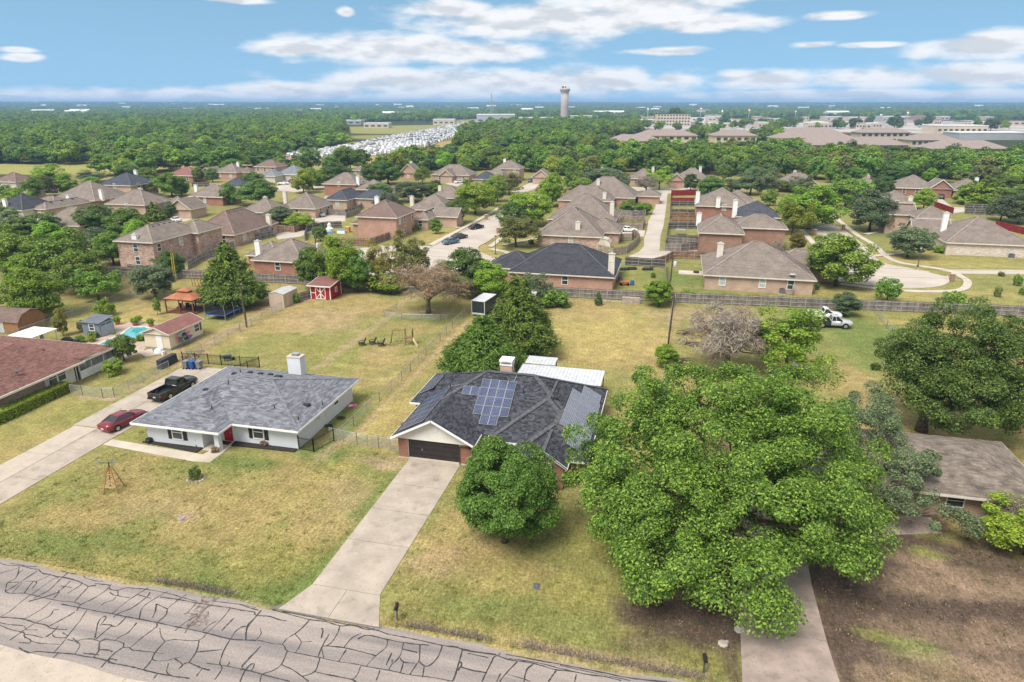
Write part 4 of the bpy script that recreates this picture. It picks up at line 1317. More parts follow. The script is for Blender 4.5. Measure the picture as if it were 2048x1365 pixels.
SHRUBS=[
 ('round bright bush on the tan lawn by the pool shed',210,633,38,596,'bright'),('yellow-flowering bush beside the red-roofed sunroom',230,748,46,716,'yellow'),('silvery bush left of the grey pool shed',167,662,24,640,'grey'),
 ('clipped bush nearest the green lawn in the left hedge',402,421,22,409,'mid'),('second clipped bush of the left hedge',386,426,20,413,'mid'),('third clipped bush of the left hedge',370,430,18,416,'mid'),('lone clipped bush by the tan two-storey wall',333,436,15,422,'dark'),
 ('lowest bush of the row beside the red brick two-storey house',798,475,17,461,'mid'),('second bush up the red brick two-storey row',810,469,17,455,'bright'),('third bush up the red brick two-storey row',823,464,16,450,'mid'),('fourth bush up the red brick two-storey row',836,460,15,446,'bright'),('topmost bush of the red brick two-storey row',848,457,14,444,'mid'),
 ('rounded front hedge bush at the white-brick house',1857,492,24,476,'bright'),('larger hedge bush at the white-brick house corner',1880,506,28,490,'bright'),('round shrub on the lawn beyond the fence at right',1906,612,46,580,'mid'),('small shrub right of the round lawn shrub',1994,594,16,571,'olive'),('tiny shrub on the strip by the right drive',2002,553,13,543,'olive'),
 ('lower bush at the right picture edge by a brick wall',2046,590,16,573,'bright'),('upper bush at the right picture edge by a brick wall',2034,572,18,548,'mid'),('dark bush at the corner of the tan-roofed house by the court',1634,580,12,566,'dark'),('small bush at the grey plank fence by the green yard',1306,556,11,545,'dark'),('second small bush lower along the grey plank fence',1303,541,9,532,'dark'),
 ('dark bush left of the olive house corner by the side street',1062,488,14,478,'dark'),('shrub beside the tan house wall by the street',855,458,18,444,'dark'),('low bush at the arched entry house',934,370,14,358,'dark'),('long low bush under the arched entry house window',872,370,22,360,'dark'),('small bush before the grey-roofed court house',553,362,22,352,'dark'),
 ('bushy weeds right of the alley wall',1376,596,30,578,'bright'),('slender shrub beside the beige metal shed',594,606,16,584,'mid'),('dark bushes under the grey tree by the two-storey at right',1765,452,36,432,'dark'),('dark bush left of the dark blue roofed house corner',1552,474,13,462,'dark'),
]
for lab,xb,yb,w,top,lf in SHRUBS:
 x,y=G(xb,yb)
 m=px_size(x,y,1)
 plant('shrub','shrub',lab,x,y,w*m,max(.5,(yb-top)*m*1.08),rnd.choice(['shrub0','shrub1']),lf,'shrubs in the gardens',part='foliage',stem='stem')
# ---- two cedars behind the solar house, cedar by the trampoline
def cedar(label,x,y,r,h,seed,per=85,ncl=620,leaf=.17,lf='cedar'):
 root=empty('cedar_tree',(x,y,0),0,label,'tree','cedars')
 me,c=crown_cone('crown',seed,r,.6,h-.8,ncl,per,leaf,LEAF[lf],1.12)
 obj('crown',me,root)
 obj('trunk',trunk_mesh('trunk',seed,h*.8,.32,[],0,.02),root)
cedar('broad bright cedar standing close behind the solar house',*G(966,752),4.3,8.2,71,ncl=520,per=100,leaf=.12)
cedar('taller dark cedar behind the broad cedar',*G(1038,708),4.3,11.6,72,ncl=620,per=100,leaf=.13)
cedar('tall dark cedar beside the trampoline',*G(466,613),4.6,11.2,73,ncl=520,per=90,leaf=.15)
# ---- the four large trees in front
def big_tree(name,label,x,y,lobes,trunk,leaf,leafsz,per,seed,rc,group=None,k=1.0,inner=.22):
 """crown built of several lobes: (centre, radii, clumps)"""
 rng=np.random.default_rng(seed)
 root=empty(name,(x,y,0),0,label,'tree',group)
 P,N,T=[],[],[]
 for (cx,cy,cz),R,n in lobes:
  c,d=clumps_round(rng,n,R,0,-.75,inner,.19)
  c=(c+np.array((cx,cy,cz)))*np.array((k,k,1))
  c[:,2]=np.maximum(c[:,2],1.6)
  p,nn=leaves_on(rng,c,d,rc*(.5+.85*rng.random(len(c))),per,.76)
  P.append(p)
  N.append(nn)
  T.append(c)
 p,n,t=np.concatenate(P),np.concatenate(N),np.concatenate(T)
 obj('crown',quads_mesh('crown',p,n,leafsz*(.45+1.1*rng.random(len(p))),.55,LEAF[leaf],rng,.15),root)
 h,r,nl=trunk
 obj('trunk',trunk_mesh('trunk',seed,h,r,t,nl,.12,fork=.2,twigs=1),root)
 return root
big_tree('shade_tree','huge spreading shade tree covering the right-hand driveway',4.6,46.2,
   [((0,3.5,9.4),(7.8,6.8,4.2),74),((-7.0,1.2,6.8),(5.2,5.6,4.8),46),((6.6,3.0,7.4),(5.2,5.8,4.6),46),((-5.0,6.2,8.8),(5.2,4.8,3.8),32),((6.0,8.2,8.4),(5.2,4.4,3.8),32),
   ((-3.8,-4.4,6.0),(4.2,3.8,3.8),36),((3.4,-4.0,6.2),(5.0,4.6,4.0),42),((8.2,-1.5,5.8),(4.2,4.6,3.8),34),((2.2,-9.0,3.7),(3.2,2.8,2.4),22),((-3.8,-8.4,3.7),(3.4,2.8,2.3),22),((-9.4,-.5,4.6),(3.2,3.6,3.0),20),((7.2,-4.6,4.6),(3.4,3.0,2.6),18),((-6.8,-3.6,4.6),(3.2,3.0,2.8),18),((0,-.5,8.6),(6,5,3.2),24)],
   (7.5,.55,34),'mid',.092,600,81,1.2,k=.88,inner=.12)
big_tree('round_tree','dense round tree in front of the solar house',-10.9,43.4,[((0,0,4.4),(3.45,3.45,3.75),230)],(4.0,.24,10),'dense',.075,480,82,.72,inner=.1)
big_tree('shade_tree','large leafy tree behind the brown-roofed house at right',*G(1842,862),[((3.6,1.5,8.4),(6.4,6.0,5.6),120),((-1.8,1.0,6.8),(4.0,4.4,4.8),50),((8.5,-.5,6.8),(5.6,5.2,5.6),80),((4.5,-3.6,5.0),(4.8,3.8,4.0),54),((.2,-2.4,5.2),(3.8,3.2,3.4),28)],(6.5,.5,18),'deep',.105,400,83,1.1,k=.84)
ox,oy=G(1735,1050)
big_tree('live_oak','grey-green live oak between the big shade tree and brown roof',ox,oy,[((.6,7.0,6.4),(3.0,3.2,2.1),26),((3.4,3.0,4.2),(1.8,1.6,1.4),14),((2.2,.4,3.0),(1.9,1.6,1.6),14),((5.0,-1.6,2.0),(1.8,.9,.8),8),((-1.2,5.0,6.2),(2.2,2.2,1.8),10),((1.6,11.0,5.6),(3.2,2.4,2.0),18)],
   (4.0,.22,14),'grey',.085,380,84,.8)
plant('shrub_tree','tree','yellow-green shrubby tree at the lower right edge',*G(2050,1110),6.5,4.8,'loose0','yellow')
plant('bare_tree','tree','bare grey branches beside the yellow-green shrubby tree',*G(2015,1075),4.2,3.6,'bare','twig')
build_tufts()
# ------------------------------------------------------------------ houses of the subdivision
ROOF={
 'tan': coursed('roof_tan',(.185,.150,.125),(.245,.202,.172),(.13,.105,.09),.45,.16,.012,blotch=.2,bump=.25),
 'brown': coursed('roof_brown',(.16,.108,.09),(.21,.148,.125),(.11,.075,.064),.45,.16,.012,blotch=.15,bump=.25),
 'dark': coursed('roof_dark',(.040,.042,.050),(.070,.072,.082),(.026,.027,.032),.45,.16,.012,blotch=.2,bump=.25),
 'grey': coursed('roof_grey',(.16,.175,.19),(.22,.235,.25),(.12,.13,.14),.45,.16,.012,blotch=.12,bump=.25),
 'red': coursed('roof_red',(.21,.095,.082),(.27,.13,.112),(.13,.06,.052),.45,.16,.012,blotch=.16,bump=.25),
 'blueblack': coursed('roof_blueblack',(.050,.055,.068),(.088,.094,.112),(.032,.034,.042),.45,.16,.012,blotch=.2,bump=.25),
 'apart': coursed('roof_apartment',(.26,.205,.185),(.31,.25,.225),(.2,.16,.14),.8,.4,.02,blotch=.08,bump=.1),
}
WALL={
 'red': coursed('brick_red',(.27,.085,.050),(.36,.135,.085),(.36,.27,.22),.42,.14,.02,blotch=.16),
 'tan': coursed('brick_tan',(.40,.26,.185),(.50,.345,.255),(.48,.39,.32),.42,.14,.02,blotch=.16),
 'mottled': coursed('brick_mottled',(.27,.135,.105),(.56,.42,.33),(.46,.36,.30),.5,.16,.02,blotch=.2),
 'pink': coursed('brick_pink',(.37,.175,.125),(.47,.255,.19),(.47,.36,.29),.42,.14,.02,blotch=.14),
 'brown': coursed('brick_brown',(.22,.105,.065),(.32,.17,.11),(.34,.26,.21),.42,.14,.02,blotch=.18),
 'white': coursed('brick_whitewash',(.48,.36,.29),(.70,.62,.55),(.60,.54,.48),.5,.16,.02,blotch=.12),
 'siding': coursed('cream_siding',(.58,.53,.46),(.61,.56,.49),(.40,.36,.31),8.0,.2,.015,blotch=.05),
}
CAPS={'tan': mat('cap_tan',(.27,.225,.19),.9,var=.12),'dark': mat('cap_dark',(.085,.088,.1),.9,var=.12),'red': mat('cap_brown',(.23,.165,.14),.9,var=.12)}
WINMESH={}
def win_meshes(w,h,blind):
 k=(round(w,2),round(h,2),blind)
 if k in WINMESH:
  return WINMESH[k]
 b=MB()           # frame in the x-z plane,facing -y
 t=.09
 b.box(-w/2-t,w/2+t,-.07,.06,-t,0)
 b.box(-w/2-t,w/2+t,-.06,.06,h,h+t)
 b.box(-w/2-t,-w/2,-.06,.06,0,h)
 b.box(w/2,w/2+t,-.06,.06,0,h)
 b.box(-w/2,w/2,-.05,.03,h*.48,h*.54)
 p=MB()
 p.box(-w/2,w/2,-.015,.05,0,h)
 WINMESH[k]=(b.mesh('window',WHITE),p.mesh('pane',BLIND if blind else GLASS))
 return WINMESH[k]
def add_window(parent,x,y,z,rz,w=1.0,h=1.5,blind=None,name='window'):
 if blind is None:
  blind=rnd.random() < .45
 f,p=win_meshes(w,h,blind)
 o=obj(name,f,parent,(x,y,z))
 o.rotation_euler=(0,0,rz)
 obj('pane',p,o)
 return o
def roof_faces(b,x0,x1,y0,y1,z,pitch,kind,m=0,mw=1,ov=.5):
 w,d=x1-x0,y1-y0
 if kind == 'hip':
  r=min(w,d)/2
  zt=z+r*pitch
  A,B,C,D=(x0,y0,z),(x1,y0,z),(x1,y1,z),(x0,y1,z)
  if w >= d:
   E,F=(x0+r,y0+r,zt),(x1-r,y0+r,zt)
   b.poly([A,B,F,E],m)
   b.poly([B,C,F],m)
   b.poly([C,D,E,F],m)
   b.poly([D,A,E],m)
  else:
   E,F=(x0+r,y0+r,zt),(x0+r,y1-r,zt)
   b.poly([A,B,E],m)
   b.poly([B,C,F,E],m)
   b.poly([C,D,F],m)
   b.poly([D,A,E,F],m)
 elif kind == 'gx':
  ym=(y0+y1)/2
  zt=z+d/2*pitch
  b.poly([(x0,y0,z),(x1,y0,z),(x1,ym,zt),(x0,ym,zt)],m)
  b.poly([(x1,y1,z),(x0,y1,z),(x0,ym,zt),(x1,ym,zt)],m)
  for x,s in ((x0+ov,0),(x1-ov,1)):
   f=[(x,y0+ov,z-.02),(x,y1-ov,z-.02),(x,ym,zt-.02-ov*.0)]
   b.poly(f if s else f[::-1],mw)
 else:
  xm=(x0+x1)/2
  zt=z+w/2*pitch
  b.poly([(x1,y0,z),(x1,y1,z),(xm,y1,zt),(xm,y0,zt)],m)
  b.poly([(x0,y1,z),(x0,y0,z),(xm,y0,zt),(xm,y1,zt)],m)
  for y,s in ((y0+ov,1),(y1-ov,0)):
   f=[(x0+ov,y,z-.02),(x1-ov,y,z-.02),(xm,y,zt-.02)]
   b.poly(f if s else f[::-1],mw)
 return zt
def fascia(b,x0,x1,y0,y1,z,pitch,kind,t=.2,m=0):
 e=.04
 w,d=x1-x0,y1-y0
 # soffit board under the eaves
 b.box(x0+.02,x1-.02,y0+.02,y1-.02,z-t*.6,z-t*.45,m)
 if kind in ('hip','gx'):
  b.box(x0,x1,y0-e,y0,z-t,z+.03,m)
  b.box(x0,x1,y1,y1+e,z-t,z+.03,m)
 if kind in ('hip','gy'):
  b.box(x0-e,x0,y0-e,y1+e,z-t,z+.032,m)
  b.box(x1,x1+e,y0-e,y1+e,z-t,z+.032,m)
 if kind == 'gx':
  ym,zt=(y0+y1)/2,z+d/2*pitch
  for x in (x0,x1):
   b.bar((x,y0,z-t*.35),(x,ym,zt-t*.35),.06,t,m)
   b.bar((x,y1,z-t*.35),(x,ym,zt-t*.35),.06,t,m)
 if kind == 'gy':
  xm,zt=(x0+x1)/2,z+w/2*pitch
  for y in (y0,y1):
   b.bar((x0,y,z-t*.35),(xm,y,zt-t*.35),.06,t,m)
   b.bar((x1,y,z-t*.35),(xm,y,zt-t*.35),.06,t,m)
VENT=None
def vent_mesh():
 global VENT
 if VENT is None:
  b=MB()
  b.box(-.22,.22,-.22,.22,-.1,.12)
  b.box(-.26,.26,-.26,.26,.12,.17)
  VENT=b.mesh('roof_vent',DARKMETAL)
 return VENT
def chimney(parent,x,y,z0,z1,w=1.1,d=.8,m=WHITE,name='chimney'):
 b=MB()
 b.box(x-w/2,x+w/2,y-d/2,y+d/2,z0,z1-.1)
 o=b.build(name,m,parent)
 c=MB()
 c.box(x-w/2-.07,x+w/2+.07,y-d/2-.07,y+d/2+.07,z1-.1,z1)
 c.box(x-.2,x+.2,y-.2,y+.2,z1,z1+.22)
 c.build('chimney_cap',mat('chimney_cap_metal',(.5,.49,.46),.6,var=.06),o)
 return o
def solve_depth(x0,x1,y0,ez,pitch,ay,ax):
 w=x1-x0
 best=None
 for d in np.arange(6,20.1,.25):
  r=min(w,d)/2
  y,z=y0+r,ez+pitch*r
  c,s=math.cos(YAW),math.sin(YAW)
  xm=(x0+x1)/2
  f=-xm*s+y*c
  dep=f*math.cos(PITCH)-(z-CAM_H)*math.sin(PITCH)
  hh=f*math.sin(PITCH)+(z-CAM_H)*math.cos(PITCH)
  row=682.5-FPX*hh/dep
  e=abs(row-ay)
  if best is None or e < best[0]-.05:
   best=(e,d)
 return best[1]
def house(label,L,R,ez,depth=None,ay=None,pitch=.62,roof='tan',wall='tan',kind='hip',ch=(),wings=(),wins=('f','f','r'),rot=0.0,vents=3,trim=None,name='house',door=None,skip=0.0,group='houses of the subdivision'):
 trim=trim or TRIM
 x0,y0=G(*L,ez)
 x1,y1=G(*R,ez)
 w=max(4.0,math.hypot(x1-x0,(y1-y0)*(1 if rot else 0)) if rot else x1-x0)
 yb=(y0+y1)/2
 if depth is None:
  depth=solve_depth(x0,x0+w,yb,ez,pitch,ay,0) if ay else min(w*1.05,14)
  if depth >= w*1.35:
   depth=w*1.25
 cx,cy=(x0+x1)/2,yb+depth/2
 if rot:
  rr=math.radians(rot)
  cx,cy=(x0+x1)/2-math.sin(rr)*depth/2,(y0+y1)/2+math.cos(rr)*depth/2
 root=empty(name,(cx,cy,0),math.radians(rot),label,'house',group)
 a,c=w/2,depth/2
 wm,rm=WALL[wall] if isinstance(wall,str) else wall,ROOF[roof]
 blocks=[(-a,a,-c,c,ez,pitch,kind)]+[tuple(q) for q in wings]
 wb,rb,fb,cb=MB(),MB(),MB(),MB()
 zt=0
 ov=.45
 for i,(bx0,bx1,by0,by1,bz,bp,bk) in enumerate(blocks):
  e=.004*i
  wb.box(bx0+ov+e,bx1-ov-e,by0+ov+e,by1-ov-e,-.1,bz-.1-e,0,False)
  i0=len(rb.f)
  t=roof_faces(rb,bx0,bx1,by0,by1,bz+e,bp,bk,0,1,ov)
  if bk == 'hip':
   done=set()
   for fc in rb.f[i0:]:
    pts=[rb.v[j] for j in fc]
    for p,q in zip(pts,pts[1:]+pts[:1]):
     kk=tuple(sorted((p,q)))
     if kk not in done and max(p[2],q[2]) > bz+.2:
      done.add(kk)
      cb.bar((p[0],p[1],p[2]+.02),(q[0],q[1],q[2]+.02),.34,.05)
  zt=max(zt,t)
  fascia(fb,bx0,bx1,by0,by1,bz+e,bp,bk)
 wb.build('wall',wm,root)
 ro=rb.build('roof',[rm,wm],root)
 fb.build('fascia',trim,root)
 if cb.f:
  cb.build('ridge_caps',CAPS['dark' if roof in ('dark','blueblack') else 'red' if roof in ('red','brown') else 'tan'],ro)['kind']='stuff'
 for fx,fy,cm,up in ch:
  x,y=-a+fx*w,-c+fy*depth
  chimney(ro,x,y,ez-.4,zt+up,m={'w': WHITE,'t': TRIM,'b': WALL['tan']}[cm])
 r=min(w,depth)/2
 for k in range(vents):
  if w >= depth:
   vx,vy=-a+r+(w-2*r)*(k+.3)/max(1,vents)-.3,.5
  else:
   vx,vy=.5,-c+r+(depth-2*r)*(k+.3)/max(1,vents)
  o=obj('roof_vent',vent_mesh(),ro,(vx,vy+.4,zt-(.9*pitch)+.05))
 cnt={}
 for f in wins:
  cnt[f]=cnt.get(f,0)+1
 seen={}
 for f in wins:
  i=seen.get(f,0)
  seen[f]=i+1
  t=(i+.5)/cnt[f]+(rnd.random()-.5)*.12
  levels=[.95] if ez < 4 else ([3.5] if rnd.random() < .6 else [3.5,.9])
  for z in levels:
   if f == 'f':
    add_window(root,-a+ov+t*(w-2*ov),-c+ov-.02,z,0)
   elif f == 'r':
    add_window(root,a-ov+.02,-c+ov+t*(depth-2*ov),z,math.pi/2)
   elif f == 'l':
    add_window(root,-a+ov-.02,-c+ov+t*(depth-2*ov),z,-math.pi/2)
 if door:
  gx,gw,gh,gm,dn=door
  b=MB()
  b.box(-a+ov+gx,-a+ov+gx+gw,-c+ov-.05,-c+ov+.02,0,gh)
  b.build(dn,gm,root)
 return root,(a,c,zt)
GARAGE=coursed('garage_door_white',(.66,.64,.60),(.68,.66,.62),(.45,.43,.40),6,.5,.02,blotch=.03)
DOORWOOD=mat('dark_door',(.09,.04,.025),.5)
H=house
# --- first row behind the back fence
H('red brick bungalow with brown-grey hipped roof behind the left back fence',(501,520),(606,526),2.8,ay=473,roof='tan',wall='red',ch=[(-.02,.3,'w',-.4)],wins=('f',),wings=[(-9.5,-2,-2,6,2.8,.6,'hip')])
H('long pink brick house with dark shingle roof behind the back fence',(1014,544),(1230,556),2.8,depth=15.4,pitch=.55,roof='dark',wall='pink',ch=[(.955,.12,'t',-.3)],wins=('f',),wings=[(-14.5,-5,-5,5,2.79,.5,'hip')])
H('tan-roofed brick house with four rear windows behind the right back fence',(1406,549),(1635,563),2.8,depth=17.6,pitch=.55,roof='tan',wall='tan',ch=[(.16,.5,'t',-.6)],wins=('f','f','f','r'),wings=[(3,15,2,12,2.78,.5,'hip')])
# --- between side street and alley
H('tan-roofed brick house with wide chimney beside the small arched shed',(1071,470),(1204,475),2.8,depth=17.5,pitch=.7,roof='tan',wall='mottled',ch=[(.62,.12,'t',-2.4)],wins=('f',),wings=[(2,11.5,-2,9,2.75,.55,'hip')])
H('tan-roofed house second in the row left of the alley',(1092,440),(1232,442),2.8,depth=17,pitch=.7,roof='tan',wall='pink',ch=[(.92,.25,'t',-1.4)],wins=('l','r'))
H('multi-hipped tan roof third in the row left of the alley',(1112,402),(1226,402),2.8,ay=371,pitch=.65,roof='tan',wall='pink',ch=[(.85,.1,'t',-1.5)],wins=('f','f'))
H('tall tan hipped roof at the far end of the alley row',(1150,392),(1270,398),2.8,ay=353,pitch=.72,roof='tan',wall='pink',ch=[(.36,.3,'t',-.6)],wins=('f','r'),wings=[(10,18,-1,7,2.6,.5,'hip')])
# --- right of the alley
H('brown brick two-storey house by the weathered fence right of the alley',(1396,465),(1490,470),5.4,depth=14,pitch=.62,roof='tan',wall='brown',ch=[(.03,.85,'w',-.5)],wins=('l',),vents=4,wings=[(3,15,3,13,5.2,.5,'hip')])
H('wide tan roof with two white chimneys by the red fence',(1390,411),(1500,416),4.6,ay=371,pitch=.6,roof='tan',wall='red',ch=[(.04,.2,'w',-.8),(.42,.02,'w',-2)],wins=('f','l'))
H('dark blue-black hipped roof on tall red brick house',(1470,432),(1564,438),5.4,ay=400,pitch=.62,roof='blueblack',wall='red',ch=[(-.02,.1,'w',.6)],wins=('r',))
H('low tan wing house behind the dark blue-black roof',(1440,404),(1512,407),4.5,ay=380,roof='tan',wall='red',wins=('f',))
# --- around the right court
H('mottled brick two-storey house with corner windows right of the court',(1828,434),(1912,441),5.2,ay=399,pitch=.6,roof='tan',wall='tan',wins=('l','l','f'),wings=[(-9.5,-2,2,9,5.0,.6,'gx')])
H('tan roof over dark red brick behind the court trees',(1760,405),(1830,406),4.6,ay=376,roof='tan',wall='red',ch=[(.86,.1,'t',-1.2)],wins=('f','l'))
H('long whitewashed brick house with brown roof at right edge',(1893,486),(2070,492),2.8,depth=17,pitch=.56,roof='tan',wall='white',ch=[(.12,.55,'w',.6)],wins=('l','l','l'),wings=[(-13,-4.5,0,8,2.85,.8,'gx')])
H('red brick house with tan roof and twin white-trimmed gables',(1782,372),(1890,382),2.9,ay=350,pitch=.6,roof='tan',wall='red',wins=('f','f','f'),wings=[(3,11,-10,-2,3.2,.8,'gy')],trim=WHITE)
H('low tan roof slope behind the conical trees at right',(1903,380),(1985,384),2.8,ay=356,roof='tan',wall='pink',ch=[(.75,.5,'w',.4)],wins=('f',))
H('tan roof with pink brick gable behind the bright trees',(1553,366),(1643,373),2.9,ay=345,pitch=.62,roof='tan',wall='pink',ch=[(.45,.6,'t',.5)],wins=('f','f'),wings=[(-2,7,-9.5,-2,3.0,.75,'gy')])
H('half-hidden tan roof between the court trees',(1700,372),(1773,378),2.8,ay=350,roof='tan',wall='tan',ch=[(.6,.6,'b',.4)],wins=('f',))
H('tan roof edge at the far right picture border',(2035,382),(2085,386),2.8,ay=366,roof='tan',wall='pink',wins=('f',))
# --- back row against the woods
H('two-storey tan-roofed house behind the dark twin trees',(693,343),(736,340),5.3,ay=326,pitch=.6,roof='tan',wall='tan',wins=('f','f','r'))
H('narrow brick house with pointed gable beside the dark twin trees',(798,346),(834,347),3.0,ay=331,pitch=.9,roof='tan',wall='pink',kind='gy',ch=[(.45,.8,'t',.7)],wins=('f',))
H('low tan house with arched brick entry and green hedge',(853,352),(946,349),3.0,ay=329,pitch=.62,roof='tan',wall='tan',wins=('f','f','f'),wings=[(-3.5,2.5,-10.5,-2,3.1,.8,'gy')])
H('small blue-black roof behind the tall street tree',(940,360),(992,358),2.8,ay=342,roof='blueblack',wall='tan',wins=('f',))
H('two-storey tan house with white chimney at the wood edge',(984,339),(1044,337),5.3,ay=321,pitch=.62,roof='tan',wall='tan',ch=[(.3,.5,'w',.6)],wins=('f','f'),wings=[(-9,1,-12,-3,3.0,.6,'hip')])
H('tan-gabled house with the dark van in its driveway',(1061,354),(1102,352),2.9,ay=333,pitch=.8,roof='tan',wall='tan',wins=('f','f'),wings=[(-3,5,-9,-2,2.95,.75,'gy')])
H('pale gabled house hidden by the wide grey tree',(1180,358),(1247,360),2.8,ay=338,roof='tan',wall='pink',ch=[(.3,.5,'w',.5)],wins=('f',))
H('tan house with cream gable behind the half-bare tree',(1257,358),(1312,358),2.9,ay=333,pitch=.7,roof='tan',wall='tan',ch=[(.85,.6,'t',.4)],wins=('f','f'))
H('brick house with small front gable at the alley end',(1348,360),(1420,362),2.9,ay=336,pitch=.7,roof='tan',wall='pink',ch=[(.72,.5,'t',.5)],wins=('f','f'),wings=[(-9.5,-2.5,-10,-2,2.95,.75,'gy')])
# --- left and centre blocks
H('mottled brick two-storey house with white chimney at left',(221,483),(309,485),5.6,depth=16,pitch=.55,roof='tan',wall='mottled',ch=[(.5,.06,'w',-1.2)],wins=('f','r','r','r'),vents=4,wings=[(-1,6.2,4,13,5.5,.55,'hip')])
H('large brown-roofed brick house beside the red car',(376,466),(468,471),2.9,depth=19,pitch=.72,roof='brown',wall='mottled',ch=[(.97,.8,'t',-2)],wins=('f','f','r','r','r'),vents=4)
H('long low tan roof behind the dense round tree',(66,449),(160,453),2.8,ay=414,roof='tan',wall='tan',wins=('f',))
H('broad tan roof with a blue tarp under its eave',(100,399),(190,402),3.0,ay=362,pitch=.66,roof='tan',wall='red',ch=[(1.0,.2,'w',-2)],wins=('f','f','r'))
H('dark hipped two-level roof with white chimney at far left',(193,370),(262,372),4.6,ay=345,pitch=.55,roof='blueblack',wall='tan',ch=[(.6,.7,'w',.6)],wins=('f','r','r'))
H('tan two-storey house with cream brick behind the dense round tree',(209,408),(290,411),4.8,ay=379,roof='tan',wall='tan',ch=[(.28,.9,'w',-.3)],wins=('r','r','f'))
H('tan roof with cream front gable by the clipped hedge',(306,414),(372,412),2.8,ay=385,pitch=.6,roof='tan',wall='tan',wins=('f','r'),wings=[(3,11,-9,-1,2.82,.7,'gy')])
H('dark roof with white chimney at the left picture edge',(-36,420),(54,420),2.9,ay=386,roof='dark',wall='siding',ch=[(.45,.1,'w',-1)],wins=('r',))
H('tan roof with large white chimney at far left',(54,419),(98,418),2.8,depth=17,pitch=.6,roof='tan',wall='tan',ch=[(.05,.8,'w',.3)],wins=('f','r'),wings=[(-13,-3,0,8,2.8,.5,'hip')])
H('brown hipped roof on pale walls at the far left edge',(-40,366),(54,362),4.8,ay=345,roof='brown',wall='siding',wins=('f','f','r'))
H('small tan roof below the brown hipped roof at far left',(8,384),(60,384),2.8,ay=367,roof='tan',wall='tan',wins=('f',))
H('long reddish roof behind the lush bright tree',(320,352),(394,351),2.9,ay=334,pitch=.5,roof='red',wall='red',wins=('f','f'))
H('tan hipped house behind the two narrow dark trees',(412,347),(486,344),3.0,ay=326,pitch=.6,roof='tan',wall='pink',ch=[(.7,.6,'w',.5)],wins=('f','f'),wings=[(-10.5,-4,-9,-1,3.0,.7,'gy')])
H('small red brick house with white chimney on a green lawn',(375,393),(446,395),2.9,ay=369,roof='tan',wall='red',ch=[(.08,.3,'w',0)],wins=('f',))
H('dark roof strip behind the small red brick house',(434,374),(490,374),2.8,ay=356,roof='blueblack',wall='tan',wins=('f',))
H('tall brown-roofed brick house with arched porch at the court',(496,335),(562,333),5.4,ay=319,pitch=.55,roof='brown',wall='tan',wins=('f','f','f'),wings=[(-15,-7,-6,2,2.9,.5,'hip')])
H('grey-roofed white house with white garage at the court',(538,351),(610,348),2.9,ay=325,pitch=.62,roof='grey',wall='siding',wins=('f','f'),wings=[(-10,-1.5,-13,-3,2.8,.5,'hip')],trim=WHITE)
H('tan-roofed red brick house with tall white chimney in the middle',(645,368),(712,370),4.2,ay=345,roof='tan',wall='red',ch=[(1.0,.15,'w',-.8)],wins=('f','r'),wings=[(7,18,-9,2,2.9,.55,'hip')])
H('black double-hipped roof inside grey fences',(640,402),(702,399),2.9,depth=15,pitch=.66,roof='blueblack',wall='tan',ch=[(.02,.1,'w',-1.8)],wins=('f','r'),wings=[(3,15.5,-2,7,2.85,.55,'hip')])
H('large tan roof left of the silver car',(540,420),(646,414),2.9,ay=379,pitch=.66,roof='tan',wall='tan',ch=[(-.03,.4,'t',.2)],wins=('f','r','r'))
H('tan hipped roof behind the dark crepe shrubs',(476,424),(548,426),2.8,ay=397,roof='tan',wall='tan',ch=[(.45,.6,'t',.3)],wins=('f',))
H('plain red brick two-storey house with brown hipped roof',(711,433),(793,437),5.4,depth=13,pitch=.62,roof='brown',wall='pink',ch=[(.16,.75,'w',.3)],wins=('r','r','r'),wings=[(-9.2,-3.5,-2,6,2.8,.5,'hip')])
H('tan house with cream front gable by the parked cars',(818,441),(862,438),2.9,depth=14,pitch=.68,roof='tan',wall='tan',wins=('r','f'),wings=[(1,8.5,-1,6,2.9,.6,'gx')])
H('tan-roofed red brick house beside the lollipop tree',(812,420),(898,421),2.9,ay=384,roof='tan',wall='red',ch=[(-.01,.35,'t',-.6)],wins=('f','r'))
H('tan roof behind the lollipop tree house',(856,396),(924,397),2.8,ay=371,roof='tan',wall='red',ch=[(.25,.3,'t',0)],wins=('f',))
# trees named after the house they stand by
HOUSES=[(o.location.x,o.location.y,o['label']) for o in S.objects if o.name.split('.')[0] == 'house' and 'label' in o]
def near_house(x,y,n=11):
 w=min(HOUSES,key=lambda h: (h[0]-x)**2+(h[1]-y)**2)[2].split()[:n]
 while w[-1] in ('and','with','the','of','by','at','in','behind','a','an','its','on','beside','to','right','left') and len(w) > 4 and len(w) == n:
  w.pop()
 return ' '.join(w)
FILL=[(20,462),(58,488),(110,512),(186,516),(228,530),(12,512),(92,480),(286,508),(210,462),(466,350),(640,372),(760,408),(1000,380),(1092,404),(1132,352),(1226,352),(1446,362),(1506,362),(1604,388),(1660,366),(1700,368),(1784,366),(1860,366),(1936,368),(2006,380),(2040,412),(1762,394),(700,380),(780,432),(866,400),(1530,376),(1424,398),(1846,420),(2000,442),(1940,402),(70,398),(506,372),(40,420),(1240,384),(1160,388)]
for k,(px,py) in enumerate(FILL):
 lf=('mid','dark','bright','grey','mid')[k % 5]
 tree_px('tree','%s tree beside the %s' % ({'mid': 'mid green','dark': 'dark green','bright': 'bright green','grey': 'grey-green'}[lf],near_house(*G(px,py))),px,py,26+(k*7) % 22+(py-350)*.22,py-26-(k*5) % 12-(py-350)*.22,('round0','oval1','round2','loose0','round1')[k % 5],lf,'small trees between the roofs')
